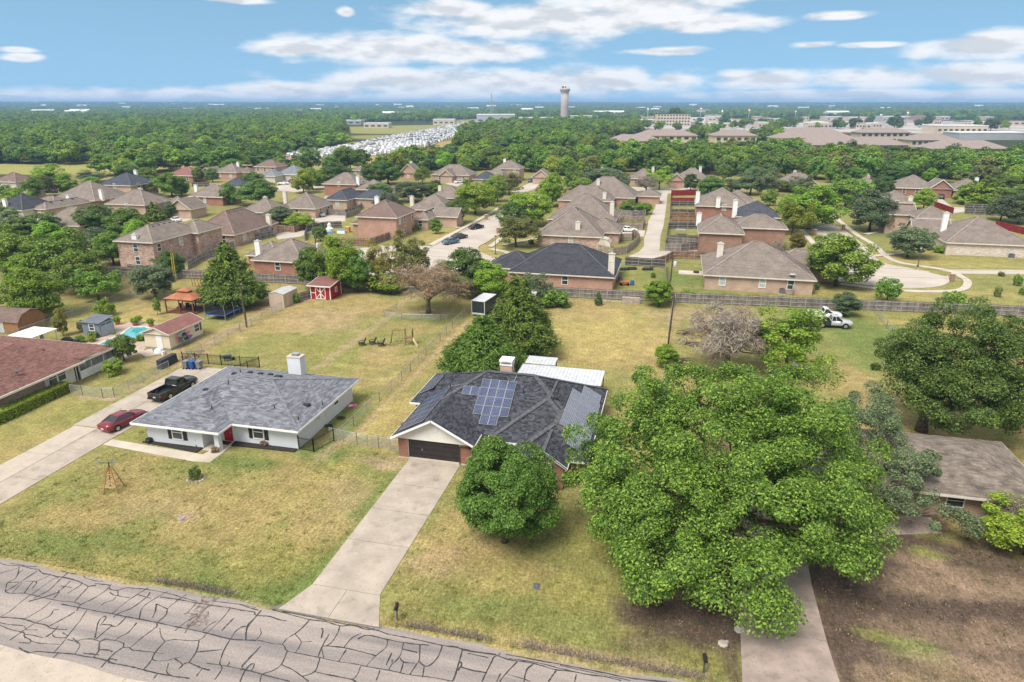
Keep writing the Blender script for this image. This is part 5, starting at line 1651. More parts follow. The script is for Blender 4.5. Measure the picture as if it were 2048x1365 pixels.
# ------------------------------------------------------------------ the houses on the front street
def shingle_mesh(name,planes,m,e=.17,wmin=.28,wmax=.75,lift=.022,seed=1):
 """overlapping shingle tabs laid in courses on convex roof planes"""
 rng=np.random.default_rng(seed)
 V,F=[],[]
 for pl in planes:
  P=np.array(pl,float)
  n=np.cross(P[1]-P[0],P[2]-P[0])
  n /= np.linalg.norm(n)
  if n[2] < 0:
   n=-n
  u=np.array((-n[1],n[0],0))
  u /= np.linalg.norm(u)
  w=np.cross(n,u)
  if w[2] < 0:
   w=-w
  a,b=P @ u,P @ w
  o=P[0] @ n
  k=b.min()
  while k < b.max()-.02:
   mid=min(k+e*.5,b.max()-.01)
   xs=[]
   for i in range(len(P)):
    b0,b1,a0,a1=b[i],b[(i+1) % len(P)],a[i],a[(i+1) % len(P)]
    if (b0-mid)*(b1-mid) < 0:
     xs.append(a0+(a1-a0)*(mid-b0)/(b1-b0))
   if len(xs) >= 2:
    lo,hi=min(xs),max(xs)
    x=lo
    while x < hi:
     ww=wmin+(wmax-wmin)*rng.random()
     x2=min(hi,x+ww)
     if hi-x2 < .12:
      x2=hi
     top=min(k+e*1.12,b.max())
     l=lift*(.75+.5*rng.random())
     q=[u*x+w*k+n*(o+l),u*(x2-.006)+w*k+n*(o+l),u*(x2-.006)+w*top+n*(o+.006),u*x+w*top+n*(o+.006),
       u*x+w*k+n*(o-.01),u*(x2-.006)+w*k+n*(o-.01)]
     i0=len(V)
     V += [tuple(t) for t in q]
     F += [(i0,i0+1,i0+2,i0+3),(i0+4,i0+5,i0+1,i0)]
     x=x2
   k += e
 me=bpy.data.meshes.new(name)
 me.from_pydata(V,[],F)
 me.materials.append(m)
 return me
def hip_planes(x0,x1,y0,y1,z,p):
 b=MB()
 roof_faces(b,x0,x1,y0,y1,z,p,'hip')
 return [[b.v[i] for i in f] for f in b.f]
def shingles(parent,planes,m,**k):
 o=obj('shingles',shingle_mesh('shingles',planes,m,**k),parent)
 o['kind']='stuff'
 return o
def shing_mat(name,c,spread,var=.1):
 return mat(name,c,.9,var=var,vs=1.2,bump=.2,bs=60,spec=.15,island=spread)
SH_GREY=shing_mat('shingle_weathered_grey',(.175,.180,.200),.36)
SH_BLACK=shing_mat('shingle_charcoal',(.058,.060,.070),.5)
SH_RED=shing_mat('shingle_red',(.185,.096,.080),.3)
SH_BROWN=shing_mat('shingle_brown',(.190,.158,.130),.22,.18)
WBRICK=coursed('white_painted_brick',(.70,.72,.75),(.74,.76,.78),(.60,.62,.65),.21,.075,.012,blotch=.05,bump=.5)
RBRICK=coursed('red_brick_true',(.20,.042,.022),(.31,.10,.055),(.30,.21,.165),.215,.075,.014,blotch=.2,bump=.5)
STONE=coursed('tan_field_stone',(.30,.21,.13),(.44,.34,.23),(.26,.20,.15),.42,.16,.02,blotch=.25,bump=.7)
TANBRICK=coursed('tan_old_brick',(.40,.23,.14),(.52,.38,.27),(.42,.34,.27),.215,.075,.014,blotch=.2,bump=.5)
STUCCO=mat('white_gable_panel',(.72,.69,.63),.7,var=.03)
def box_part(name,parent,m,*args):
 b=MB()
 b.box(*args)
 return b.build(name,m,parent)
def wall_x(parent,x0,x1,y,z0,z1,m,t=.2,name='wall',holes=()):
 return box_part(name,parent,m,x0,x1,y,y+t,z0,z1)
def ridge_caps(parent,planes,z0,m,w=.3):
 seen=set()
 for q in planes:
  for a,c in zip(q,q[1:]+q[:1]):
   k=tuple(sorted((tuple(round(v,2) for v in a),tuple(round(v,2) for v in c))))
   if k in seen or (a[2] < z0+.1 and c[2] < z0+.1):
    continue
   seen.add(k)
   b=MB()
   b.bar((a[0],a[1],a[2]+.02),(c[0],c[1],c[2]+.02),w,.03)
   b.build('ridge_cap',m,parent)
# ---- grey-roofed white brick house
def grey_house():
 t=empty('house',(-42,58,0),0,'white painted brick house with mottled grey shingle roof and red door','house')
 ox,oy=-42,58
 X=lambda v: v-ox
 Y=lambda v: v-oy
 b=MB()
 b.box(X(-49.6),X(-43.3),Y(51.2),Y(65.1),-.1,2.42)            # front wing
 b.box(X(-43.298),X(-34.15),Y(53.15),Y(65.1),-.1,2.42)        # main wing
 wl=b.build('wall',WBRICK,t)
 box_part('column',t,WBRICK,X(-41.75),X(-41.25),Y(50.9),Y(51.4),0,2.4)
 zc,p=2.5,.30
 A=hip_planes(X(-50.3),X(-33.45),Y(52.3),Y(65.75),zc,p)
 B=hip_planes(X(-50.28),X(-40.6),Y(50.2),Y(63.0),zc-.012,p)
 b=MB()
 for q in A+B:
  b.poly([(a,c,d-.03) for a,c,d in q])
 rf=b.build('roof',SH_GREY,t)
 ridge_caps(rf,A[:4],2.5,mat('cap_grey',(.172,.177,.195),.9,var=.15,vs=3))
 shingles(rf,A+B,SH_GREY,seed=4,e=.17,wmin=.25,wmax=.75)
 fb=MB()
 z0,z1=2.28,2.5
 e=.05
 fb.box(X(-50.35),X(-40.55),Y(50.12),Y(50.18),z0,z1)
 fb.box(X(-40.57),X(-40.52),Y(50.19),Y(52.2),z0,z1+.002)
 fb.box(X(-40.51),X(-33.4),Y(52.2),Y(52.25),z0,z1)
 fb.box(X(-33.43),X(-33.38),Y(52.26),Y(65.8),z0,z1+.002)
 fb.box(X(-50.35),X(-33.44),Y(65.76),Y(65.82),z0,z1)
 fb.box(X(-50.41),X(-50.36),Y(50.12),Y(65.8),z0,z1+.002)
 fb.box(X(-50.3),X(-33.5),Y(52.3),Y(65.7),2.43,2.45)
 fb.box(X(-50.3),X(-40.6),Y(50.22),Y(52.29),2.43,2.45)
 fb.build('fascia',WHITE,t)
 # chimney
 c=MB()
 c.box(X(-41.2),X(-39.6),Y(63.9),Y(65.0),2.4,5.1)
 ch=c.build('chimney',WBRICK,rf)
 c=MB()
 c.box(X(-41.26),X(-39.54),Y(63.84),Y(65.06),5.1,5.2)
 c.build('chimney_crown',CONC,ch)
 c=MB()
 c.box(X(-40.75),X(-40.05),Y(64.15),Y(64.75),5.2,5.34)
 c.box(X(-40.8),X(-40.0),Y(64.1),Y(64.8),5.42,5.46)
 c.build('chimney_cap',STEEL,ch)
 c=MB()
 c.box(X(-41.28),X(-39.52),Y(63.8),Y(63.9),2.75,3.1)
 c.build('flashing',BLACK,ch)
 # vents and pipes on the roof
 for px,py,s in ((468,742,.2),(499,738,.2),(520,741,.2),(540,743,.2),(556,751,.3),(611,789,.26),(411,772,.2)):
  x,y=G(px,py,4.2)
  d=min(x+50.3,-33.45-x,y-52.3,65.75-y) if x > -40.6 else min(x+50.3,y-50.2,65.75-y,9)
  z=zc+min(d,6.7)*p
  v=MB()
  v.box(-s*1.3,s*1.3,-s,s,-.04,.1)
  v.box(-s*1.15,s*1.15,-s*.9,s*.9,.1,.17)
  v.build('roof_vent',DARKMETAL,rf,loc=(X(x),Y(y),z))
 for px,py in ((424,818),(460,784),(549,815),(596,829),(482,751),(644,797)):
  x,y=G(px,py,3.4)
  d=min(x+50.3,-33.45-x,y-(52.3 if x > -40.6 else 50.2),65.75-y)
  v=MB()
  v.tube([(0,0,-.1),(0,0,.42)],.05,8)
  v.build('vent_pipe',DARKMETAL,rf,loc=(X(x),Y(y),zc+max(0,min(d,6.5))*p))
 # windows with shutters
 for x,y,z,w,h in ((-46.05,51.2,.75,1.05,1.35),(-38.35,53.15,.75,1.05,1.35)):
  add_window(t,X(x),Y(y)-.03,z,0,w,h,False)
  for s in (-1,1):
   sh=MB()
   sx=X(x)+s*(w/2+.34)
   sh.box(sx-.2,sx+.2,Y(y)-.06,Y(y)-.005,z-.1,z+h+.1)
   for k in range(9):
    sh.box(sx-.15,sx+.15,Y(y)-.075,Y(y)-.055,z+k*.16-.02,z+k*.16+.08)
   sh.build('shutter',mat('dark_shutter',(.035,.025,.022),.5),t)
 add_window(t,X(-34.13),Y(61.2),1.3,math.pi/2,.9,.7,False)
 add_window(t,X(-34.13),Y(57.3),1.3,math.pi/2,.6,.6,True)
 d=MB()
 d.box(X(-42.25),X(-41.3),Y(53.07),Y(53.13),.08,2.15)
 for k in range(2):
  d.box(X(-42.12),X(-41.43),Y(53.045),Y(53.07),.25+k*.95,1.0+k*.95)
 dd=d.build('door',mat('red_door',(.36,.012,.018),.4),t)
 h=MB()
 h.box(X(-41.45),X(-41.38),Y(52.98),Y(53.05),1.0,1.12)
 h.build('handle',STEEL,dd)
 box_part('porch',t,CONC,X(-43.2),X(-40.9),Y(50.85),Y(53.1),-.02,.08)
 box_part('doormat',t,mat('dark_mat',(.05,.02,.018),.9),X(-42.4),X(-41.3),Y(52.2),Y(52.9),.081,.1)
 box_part('porch_lamp',t,BLACK,X(-40.9),X(-40.78),Y(53.02),Y(53.13),1.7,1.95)
 for k in range(3):     # small dark marks on the wall beside the door
  dg=MB()
  dg.box(X(-40.4)+k*.14,X(-40.32)+k*.14,Y(53.1),Y(53.14),1.95,2.12)
  dg.build('wall_plaque',BLACK,t)
 pipe=MB()
 pipe.tube([(X(-34.1),Y(58.9),0),(X(-34.1),Y(58.9),2.3)],.05,8)
 pipe.build('downpipe',WHITE,t)
 # mulch beds
 MUL=mat('dark_mulch',(.035,.028,.026),.95,var=.3,vs=8,bump=.8,bs=25)
 for pts in ([(-50.1,50.85),(-43.4,50.2),(-43.35,51.15),(-49.6,51.15)],[(-41.0,52.2),(-40.2,52.3),(-34.2,52.5),(-34.2,53.1),(-41.1,53.1)]):
  sheet('mulch_bed',pts,MUL,z=.12,px=False)
grey_house()
# ---- house with the solar panels
def plane_hit(px,py,z0,axis,c0,k):
 """photo pixel on the slope z = z0 + k*(coordinate - c0)"""
 x,y,dz=ray(px,py)
 c,s=math.cos(YAW),math.sin(YAW)
 X,Y=x*c-y*s,x*s+y*c
 d=X if axis == 'x' else Y
 t=(z0-k*c0-CAM_H)/(dz-k*d)
 return X*t,Y*t,CAM_H+dz*t
def solar_house():
 ox,oy=-15,61
 t=empty('house',(ox,oy,0),0,'red brick house with charcoal roof, solar panels and dark garage door','house')
 X=lambda v: v-ox
 Y=lambda v: v-oy
 p,z=.54,2.4
 b=MB()
 b.box(X(-23.95),X(-23.0),Y(53.95),Y(69.0),-.05,2.38)
 b.box(X(-22.998),X(-17.87),Y(54.2),Y(69.002),2.15,2.378)
 b.box(X(-22.998),X(-17.87),Y(60.2),Y(68.998),-.05,2.14)
 b.box(X(-17.868),X(-16.65),Y(53.95),Y(68.99),-.05,2.38)
 b.box(X(-16.648),X(-6.3),Y(56.6),Y(68.985),-.05,2.379)
 b.box(X(-15.0),X(-6.302),Y(55.4),Y(56.598),-.05,2.376)
 b.box(X(-12.1),X(-6.304),Y(53.4),Y(55.398),-.05,2.374)
 b.box(X(-11.2),X(-7.75),Y(51.75),Y(53.398),-.05,2.372)
 b.box(X(-25.1),X(-23.952),Y(61.7),Y(68.98),-.05,2.376)
 b.poly([(X(-11.2),Y(51.75),2.37),(X(-7.75),Y(51.75),2.37),(X(-9.475),Y(51.75),3.55)])
 b.build('wall',RBRICK,t)
 f=MB()
 f.box(X(-24.0),X(-16.6),Y(53.93),Y(54.19),-.08,.14)
 f.build('footing',CONC,t)
 planes=[]
 planes += hip_planes(X(-24.4),X(-5.8),Y(55.9),Y(69.5),z,p)
 planes += hip_planes(X(-25.6),X(-19.0),Y(61.3),Y(69.48),z-.01,p)
 planes += hip_planes(X(-15.5),X(-5.81),Y(54.9),Y(69.47),z-.012,p)
 planes += hip_planes(X(-12.6),X(-5.82),Y(52.9),Y(62.5),z-.02,p)
 xr,zr=X(-20.35),z+4.05*p
 yf,yb=Y(53.3),Y(64.5)
 planes += [[(X(-24.41),yf,z),(xr,yf,zr),(xr,yb,zr),(X(-24.41),yb,z)][::-1],[(X(-16.29),yf,z),(X(-16.29),yb,z),(xr,yb,zr),(xr,yf,zr)]]
 xg,zg=X(-9.5),z+2.1*.68
 planes += [[(X(-11.6),Y(51.35),z),(X(-11.6),Y(56),z),(xg,Y(56),zg),(xg,Y(51.35),zg)],[(X(-7.4),Y(56),z),(X(-7.4),Y(51.35),z),(xg,Y(51.35),zg),(xg,Y(56),zg)]]
 b=MB()
 for q in planes:
  b.poly([(a,c,d-.035) for a,c,d in q])
 rf=b.build('roof',SH_BLACK,t)
 CAPM=mat('cap_charcoal',(.088,.088,.096),.9,var=.2,vs=3)
 ridge_caps(rf,planes[0:4]+planes[8:16],z,CAPM,.5)
 ridge_caps(rf,planes[18:20],z,CAPM,.3)
 shingles(rf,planes,SH_BLACK,seed=5,e=.17,wmin=.18,wmax=.42)
 # white gable over the garage, trims
 g=MB()
 g.poly([(X(-24.1),Y(53.92),2.12),(X(-16.55),Y(53.92),2.12),(X(-16.55),Y(53.92),2.3),(xr,Y(53.92),zr-.12),(X(-24.1),Y(53.92),2.3)])
 g.build('gable_panel',STUCCO,t)
 v=MB()
 v.tube([(xr+.15,Y(53.92),3.45),(xr+.15,Y(53.88),3.45)],.33,20)
 v.build('gable_vent',STUCCO,t)
 fb=MB()
 for (x0,z0),(x1,z1) in (((X(-24.45),z),(xr,zr)),((X(-16.25),z),(xr,zr))):
  fb.bar((x0,yf-.02,z0-.08),(x1,yf-.02,z1-.08),.05,.2)
 for (x0,z0),(x1,z1) in (((X(-11.65),z),(xg,zg)),((X(-7.35),z),(xg,zg))):
  fb.bar((x0,Y(51.32),z0-.08),(x1,Y(51.32),z1-.08),.05,.2)
 fb.box(X(-24.47),X(-24.42),yf,Y(61.25),z-.2,z)
 fb.box(X(-25.66),X(-25.61),Y(61.26),Y(69.5),z-.2,z)
 fb.box(X(-25.6),X(-24.4),Y(61.22),Y(61.27),z-.2,z-.001)
 fb.box(X(-16.28),X(-16.23),yf,Y(55.9),z-.2,z)
 fb.box(X(-15.56),X(-15.51),Y(54.88),Y(55.9),z-.2,z)
 fb.box(X(-15.5),X(-12.6),Y(54.84),Y(54.89),z-.21,z-.012)
 fb.box(X(-7.39),X(-5.8),Y(52.84),Y(52.89),z-.21,z-.02)
 fb.box(X(-5.79),X(-5.74),Y(52.85),Y(69.5),z-.2,z)
 fb.box(X(-7.38),X(-7.33),Y(51.4),Y(52.8),z-.2,z)
 fb.box(X(-25.5),X(-5.9),Y(69.5),Y(69.55),z-.2,z)
 fb.build('fascia',WHITE,t)
 # garage door of four rows of panels
 GD=mat('black_garage_door',(.032,.027,.025),.45,var=.08)
 d=MB()
 d.box(X(-22.98),X(-17.89),Y(54.15),Y(54.2),.02,2.14)
 gd=d.build('garage_door',GD,t)
 for r in range(4):
  q=MB()
  q.box(X(-22.96),X(-17.91),Y(54.115),Y(54.149),.03+r*.53,.03+r*.53+.505)
  for k in range(8):
   x0=X(-22.9)+k*.63
   q.box(x0+.05,x0+.56,Y(54.1),Y(54.116),.1+r*.53,.46+r*.53)
  q.build('door_panel',GD,gd)
 h=MB()
 h.box(X(-21.65),X(-21.58),Y(54.05),Y(54.1),.95,1.15)
 h.build('handle',STEEL,gd)
 tr=MB()
 tr.box(X(-23.0),X(-22.96),Y(54.0),Y(54.21),0,2.12)
 tr.box(X(-17.91),X(-17.87),Y(54.0),Y(54.21),0,2.12)
 tr.build('door_trim',TRIM,t)
 tr=MB()
 tr.box(X(-17.0),X(-16.2),Y(53.86),Y(53.94),1.75,2.1)
 tr.bar((X(-17.86),Y(53.85),0),(X(-17.86),Y(53.85),1.95),.06)
 tr.bar((X(-17.86),Y(53.84),1.95),(X(-16.5),Y(53.84),1.95),.06)
 tr.build('pergola_hook',mat('dark_wood_trim',(.05,.035,.028),.7),t)
 add_window(t,X(-9.5),Y(51.7),.7,0,1.3,1.3,False,'arched_window')
 ar=MB()
 for k in range(9):
  a0,a1=math.pi*k/9,math.pi*(k+1)/9
  ar.bar((X(-9.5)+.72*math.cos(a0),Y(51.7),2.05+.55*math.sin(a0)),(X(-9.5)+.72*math.cos(a1),Y(51.7),2.05+.55*math.sin(a1)),.08)
 ar.build('arch_trim',WHITE,t)
 add_window(t,X(-6.28),Y(57),.9,math.pi/2,1.0,1.3,False)
 # porch back wall seen in the gap between the wings
 add_window(t,X(-15.8),Y(56.56),1.2,0,.5,.7,False)
 box_part('porch_wall',t,TRIM,X(-16.6),X(-15.02),Y(56.5),Y(56.598),0,2.3)
 # chimney: pale brick shaft with boxed white cap
 c=MB()
 c.box(X(-16.6),X(-15.35),Y(64.3),Y(65.5),4.5,6.2)
 ch=c.build('chimney',mat('peach_siding',(.52,.36,.29),.7,var=.05),rf)
 c=MB()
 c.box(X(-16.65),X(-15.3),Y(64.25),Y(65.55),6.2,6.3)
 for sx in (-16.62,-15.45):
  for sy in (64.28,65.4):
   c.box(X(sx),X(sx+.12),Y(sy),Y(sy+.12),6.3,6.62)
 c.box(X(-16.68),X(-15.27),Y(64.22),Y(65.58),6.62,6.78)
 c.build('chimney_cap',WHITE,ch)
 for px,py in ((1098,766),(1111,797)):
  v=MB()
  v.box(-.25,.25,-.2,.2,-.05,.12)
  x,y,zz=plane_hit(px,py,z,'y',Y(55.9)+oy,p)
  v.build('roof_vent',DARKMETAL,rf,loc=(X(x),Y(y),zz+.03))
 for px,py in ((1047,787),(1116,784),(888,757),(901,775)):
  x,y,zz=plane_hit(px,py,z,'y',55.9,p)
  v=MB()
  v.tube([(0,0,-.2),(0,0,.45)],.05,8)
  v.build('vent_pipe',DARKMETAL,rf,loc=(X(x),Y(y),zz))
 # solar arrays, each panel its own piece
 CELL=coursed('solar_cells',(.022,.038,.10),(.04,.052,.12),(.22,.23,.25),.16,.16,.008,rough=.18,bump=0,blotch=.25,offset=0)
 CELL.node_tree.nodes['Principled BSDF'].inputs['Specular IOR Level'].default_value=.7
 CELL2=coursed('solar_cells_grey',(.075,.082,.13),(.095,.105,.15),(.42,.42,.44),.16,.16,.01,rough=.2,bump=0,blotch=.1,offset=0)
 CELL2.node_tree.nodes['Principled BSDF'].inputs['Specular IOR Level'].default_value=.7
 ALU=mat('panel_frame',(.52,.53,.52),.4,.5,var=.04)
 def panel(o3,du,dv,nrm,cm):
  """panel from its lower-left corner along du (across) and dv (up the slope)"""
  o3,du,dv,nrm=Vector(o3),Vector(du),Vector(dv),Vector(nrm)
  b2=MB()
  c3=o3+(du+dv)/2+nrm*.12
  b2.obox(c3,du*.49,dv*.49,nrm*.018)
  po=b2.build('solar_panel',ALU,rf)
  b3=MB()
  b3.obox(c3+nrm*.02,du*.465,dv*.475,nrm*.006)
  b3.build('cells',cm,po)
 n1=Vector((0,-p,1)).normalized()
 up1=Vector((0,1,p)).normalized()
 def row_main(pxa,pxb,nx,ny):
  (xa,ya,za),(xb,yb2,zb)=pxa,pxb
  W,D=xb-xa,(yb2-ya)
  for i in range(nx):
   for j in range(ny):
    yy=ya+D*j/ny
    panel((X(xa+W*i/nx),Y(yy),z+(yy-55.9)*p),(W/nx,0,0),up1*(D/ny*math.hypot(1,p)),n1,CELL)
 h=lambda px,py: plane_hit(px,py,z,'y',55.9,p)
 tl,tr_,bl,br_=h(965,759),h(1033,765),h(947,830),h(1017,836)
 xa,xb=(tl[0]+bl[0])/2,(tr_[0]+br_[0])/2
 ya,yb3=(bl[1]+br_[1])/2,(tl[1]+tr_[1])/2
 yb3=min(yb3,62.3)
 row_main((xa,ya,0),(xb,yb3,0),4,4)
 cw=(xb-xa)/4
 rh=(yb3-ya)/4
 row_main((xa-2*cw*.98,ya+2*rh,0),(xa-.04,ya+3*rh,0),2,1)
 row_main((xa+cw,ya-rh,0),(xa+3*cw,ya-.03,0),2,1)
 # right slope (faces +x)
 n2,up2=Vector((p,0,1)).normalized(),Vector((-1,0,p)).normalized()
 k2=math.hypot(1,p)
 for (y0,y1,ny,xlo,xhi,nx) in ((56.2,64.6,8,-9.0,-6.1,3),(53.6,56.17,2,-7.9,-6.1,2),(64.63,66.8,2,-8.1,-6.2,2)):
  for i in range(nx):
   for j in range(ny):
    xx=xhi-(xhi-xlo)*i/nx
    panel((X(xx),Y(y0+(y1-y0)*j/ny),z+(-5.8-xx)*p),(0,(y1-y0)/ny,0),up2*((xhi-xlo)/nx*k2),n2,CELL2)
 # left slope of the garage wing and of the rear corner (faces -x)
 n3,up3=Vector((-p,0,1)).normalized(),Vector((1,0,p)).normalized()
 for (y0,y1,ny,xlo,xhi,nx,xe) in ((53.9,62.6,6,-23.9,-21.3,2,-24.4),(62.7,67.6,4,-25.1,-23.4,1,-25.6)):
  for i in range(nx):
   for j in range(ny):
    xx=xlo+(xhi-xlo)*i/nx
    panel((X(xx),Y(y0+(y1-y0)*j/ny),z+(xx-xe)*p),(0,(y1-y0)/ny,0),up3*((xhi-xlo)/nx*k2),n3,CELL)
 cd=MB()
 cd.bar((X(-14.4),Y(62.5),6.0),(X(-14.5),Y(61.6),5.55),.04)
 cd.build('conduit',STEEL,rf)
 cd=MB()
 cd.bar((X(-18.4),Y(61.3),z+5.4*p+.08),(X(-21.2),Y(61.0),zr+.1),.04)
 cd.build('conduit',STEEL,rf)
solar_house()
def patio_cover():
 t=empty('patio_cover',(-11.5,73.5,0),0,'ribbed white metal patio cover behind the solar house','patio cover')
 M1=mat('white_metal_roof',(.52,.54,.55),.5,.0,var=.06,spec=.3)
 for (x0,x1,y0,y1,z) in ((-16.4,-6.6,69.9,74.6,2.5),(-16.2,-12.6,74.65,77.2,2.62)):
  n=int((x1-x0)/.42)
  for i in range(n):
   b=MB()
   a,c=x0+(x1-x0)*i/n,x0+(x1-x0)*(i+1)/n
   a,c=a+11.5,c+11.5
   y_0,y_1=y0-73.5,y1-73.5
   b.box(a,c-.005,y_0,y_1,z,z+.03)
   b.box(a,a+.05,y_0,y_1,z+.03,z+.07)
   b.build('roof_panel',M1,t)
 for x,y,z in ((-6.75,74.4,2.5),(-6.75,70.1,2.5),(-12.75,77.0,2.6),(-16.0,77.0,2.6),(-11,74.4,2.5)):
  b=MB()
  b.box(x+11.45,x+11.55,y-73.55,y-73.45,0,z)
  b.build('post',BLACK,t)
patio_cover()
# ---- red-roofed house at the left edge
def red_house():
 ox,oy=-77,58
 t=empty('house',(ox,oy,0),0,'stone and white house with low red shingle roof and sunroom at left edge','house')
 X=lambda v: v-ox
 Y=lambda v: v-oy
 z=2.5
 b=MB()
 b.box(X(-86),X(-69.6),Y(52.3),Y(58.6),-.05,2.4)
 b.build('wall',STONE,t)
 b=MB()
 b.box(X(-86),X(-69.598),Y(58.602),Y(62.7),-.05,2.4)
 b.box(X(-86),X(-69.9),Y(52.2),Y(52.298),-.05,2.4)
 b.build('siding_wall',mat('cream_wall',(.66,.61,.54),.7,var=.05),t)
 pitch=.15
 xm,zt=X(-78.2),z+9.8*pitch
 planes=[[(X(-68.4),Y(51.6),z),(X(-68.4),Y(63.2),z),(xm,Y(63.2),zt),(xm,Y(51.6),zt)],[(X(-88),Y(63.2),z),(X(-88),Y(51.6),z),(xm,Y(51.6),zt),(xm,Y(63.2),zt)],
    [(X(-68.9),Y(63.25),2.75),(X(-68.9),Y(69.0),2.35),(X(-88),Y(69.0),2.35),(X(-88),Y(63.25),2.75)]]
 b=MB()
 for q in planes:
  b.poly([(a,c,d-.03) for a,c,d in q])
 b.box(X(-88),X(-68.5),Y(63.18),Y(63.24),2.3,z+.05)
 b.poly([(X(-68.4),Y(63.2),z-.03),(X(-88),Y(63.2),z-.03),(xm,Y(63.2),zt-.03)])
 rf=b.build('roof',SH_RED,t)
 shingles(rf,planes,SH_RED,seed=6,e=.18,wmin=.22,wmax=.5)
 fb=MB()
 fb.box(X(-68.42),X(-68.3),Y(51.55),Y(63.3),z-.2,z+.02)
 fb.box(X(-88),X(-68.42),Y(51.5),Y(51.58),z-.2,z+.0)
 fb.box(X(-68.9),X(-68.82),Y(63.3),Y(69.1),2.2,2.42)
 fb.box(X(-88),X(-68.9),Y(69.02),Y(69.08),2.2,2.36)
 fb.build('gutter',TRIM,t)
 for y in (59.6,60.85):
  add_window(t,X(-69.57),Y(y),.85,math.pi/2,1.05,1.35,False)
 sr=MB()
 for k in range(6):
  sr.box(X(-69.25),X(-69.15),Y(63.0),Y(68.7),.1+k*.17,.1+k*.17+.14)
 sr.build('sunroom_siding',WHITE,t)
 sr=MB()
 sr.box(X(-69.24),X(-69.18),Y(63.1),Y(68.6),1.14,2.3)
 sr.build('sunroom_screen',mat('screen_mesh',(.16,.165,.17),.5,var=.3),t)
 for k in range(4):
  q=MB()
  q.box(X(-69.28),X(-69.12),Y(63.0)+k*1.87,Y(63.08)+k*1.87,0,2.35)
  q.build('sunroom_post',TRIM,t)
 for y,x in ((51.75,-69.45),(62.85,-69.5)):
  q=MB()
  q.tube([(X(x),Y(y),0),(X(x),Y(y),2.3)],.05,8)
  q.build('downpipe',WHITE,t)
 ds=MB()
 ds.lathe((X(-71.0),Y(56.7),3.35),[(.02,-.02),(.2,.0),(.36,.1),(.37,.12)],20)
 ds.tube([(X(-71.0),Y(56.7),2.8),(X(-71.0),Y(56.7),3.36)],.03,6)
 ds.build('satellite_dish',mat('dish_grey',(.08,.085,.09),.5),rf)
 for px,py in ((80,703),(86,703)):
  x,y=G(px,py,2.7)
  q=MB()
  q.box(-.15,.15,-.15,.15,-.05,.3)
  q.build('roof_vent',mat('red_vent',(.10,.035,.03),.7),rf,loc=(X(x),Y(y),2.65))
 q=MB()
 q.box(X(-86.5),X(-82.5),Y(69.2),Y(73.2),2.3,2.4)
 q.build('white_awning',WHITE,t)
 for x,y in ((-86.3,73),(-82.7,73)):
  q=MB()
  q.box(X(x)-.05,X(x)+.05,Y(y)-.05,Y(y)+.05,0,2.3)
  q.build('awning_post',WHITE,t)
red_house()
def right_house():
 ox,oy=23,60
 t=empty('house',(ox,oy,0),0,'old tan brick house with brown hipped roof under the trees at right','house')
 X=lambda v: v-ox
 Y=lambda v: v-oy
 b=MB()
 b.box(X(13.0),X(30.0),Y(55.2),Y(64.4),-.05,2.4)
 b.build('wall',TANBRICK,t)
 planes=hip_planes(X(12.2),X(30.8),Y(54.2),Y(65.3),2.5,.33)
 b=MB()
 for q in planes:
  b.poly([(a,c,d-.03) for a,c,d in q])
 rf=b.build('roof',SH_BROWN,t)
 shingles(rf,planes,SH_BROWN,seed=7,e=.17,wmin=.3,wmax=.9)
 fb=MB()
 fascia(fb,X(12.2),X(30.8),Y(54.2),Y(65.3),2.48,.33,'hip',.18)
 fb.build('fascia',TRIM,t)
 for x in (23.9,27.6):
  add_window(t,X(x),Y(55.17),1.0,0,1.2,1.0,False)
 box_part('porch_post',t,TRIM,X(26.0),X(26.14),Y(54.35),Y(54.49),0,2.4)
 v=MB()
 v.tube([(X(24.2),Y(58.2),3.6),(X(24.2),Y(58.2),4.1)],.06,8)
 v.build('vent_pipe',STEEL,rf)
right_house()
# ------------------------------------------------------------------ fences
SECT={}
def picket_section(L,h,m,rails,post,gate=False):
 k=(round(L,2),round(h,2),m.name,rails)
 if k in SECT:
  return SECT[k]
 r=random.Random(len(SECT))
 b=MB()
 n=max(1,int(L/.15))
 for i in range(n):
  x0=L*i/n
  hh=h+r.uniform(-.03,.03)
  b.box(x0+.004,x0+L/n-.004,-.012+r.uniform(-.004,.004),.012,.03,hh,0,False)
 q=MB()
 q.box(0,L,-.075,-.014,0,.09)
 p=MB()
 p.box(-.045,.045,-.13,-.02,-.1,h-.04)
 SECT[k]=(b.mesh('picket_panel',m),q.mesh('rail',post),p.mesh('post',post))
 return SECT[k]
POSTGREY=mat('grey_fence_rail',(.33,.315,.295),.8,var=.12)
def wood_fence(label,pts,h=1.75,m=WOODGREY,rails=3,flip=False,world=False,sect=2.4,post=None,name='wood_fence',group='wooden fences'):
 P=pts if world else [G(*p) for p in pts]
 root=empty(name,(P[0][0],P[0][1],0),0,label,'fence',group)
 for (x0,y0),(x1,y1) in zip(P,P[1:]):
  L=math.hypot(x1-x0,y1-y0)
  n=max(1,round(L/sect))
  a=math.atan2(y1-y0,x1-x0)
  s=L/n
  me=picket_section(s,h,m,rails,post or POSTGREY)
  for i in range(n):
   ux,uy=x0+(x1-x0)*i/n-P[0][0],y0+(y1-y0)*i/n-P[0][1]
   o=obj('picket_panel',me[0],root,(ux,uy,rnd.uniform(-.03,.03)))
   o.rotation_euler=(0,0,a)
   c=obj('post',me[2],o)
   if flip:
    c.scale=(1,-1,1)
   for k in range(rails):
    rl=obj('rail',me[1],o,(0,0,.18+k*(h-.45)/max(1,rails-1)))
    if flip:
     rl.scale=(1,-1,1)
 return root
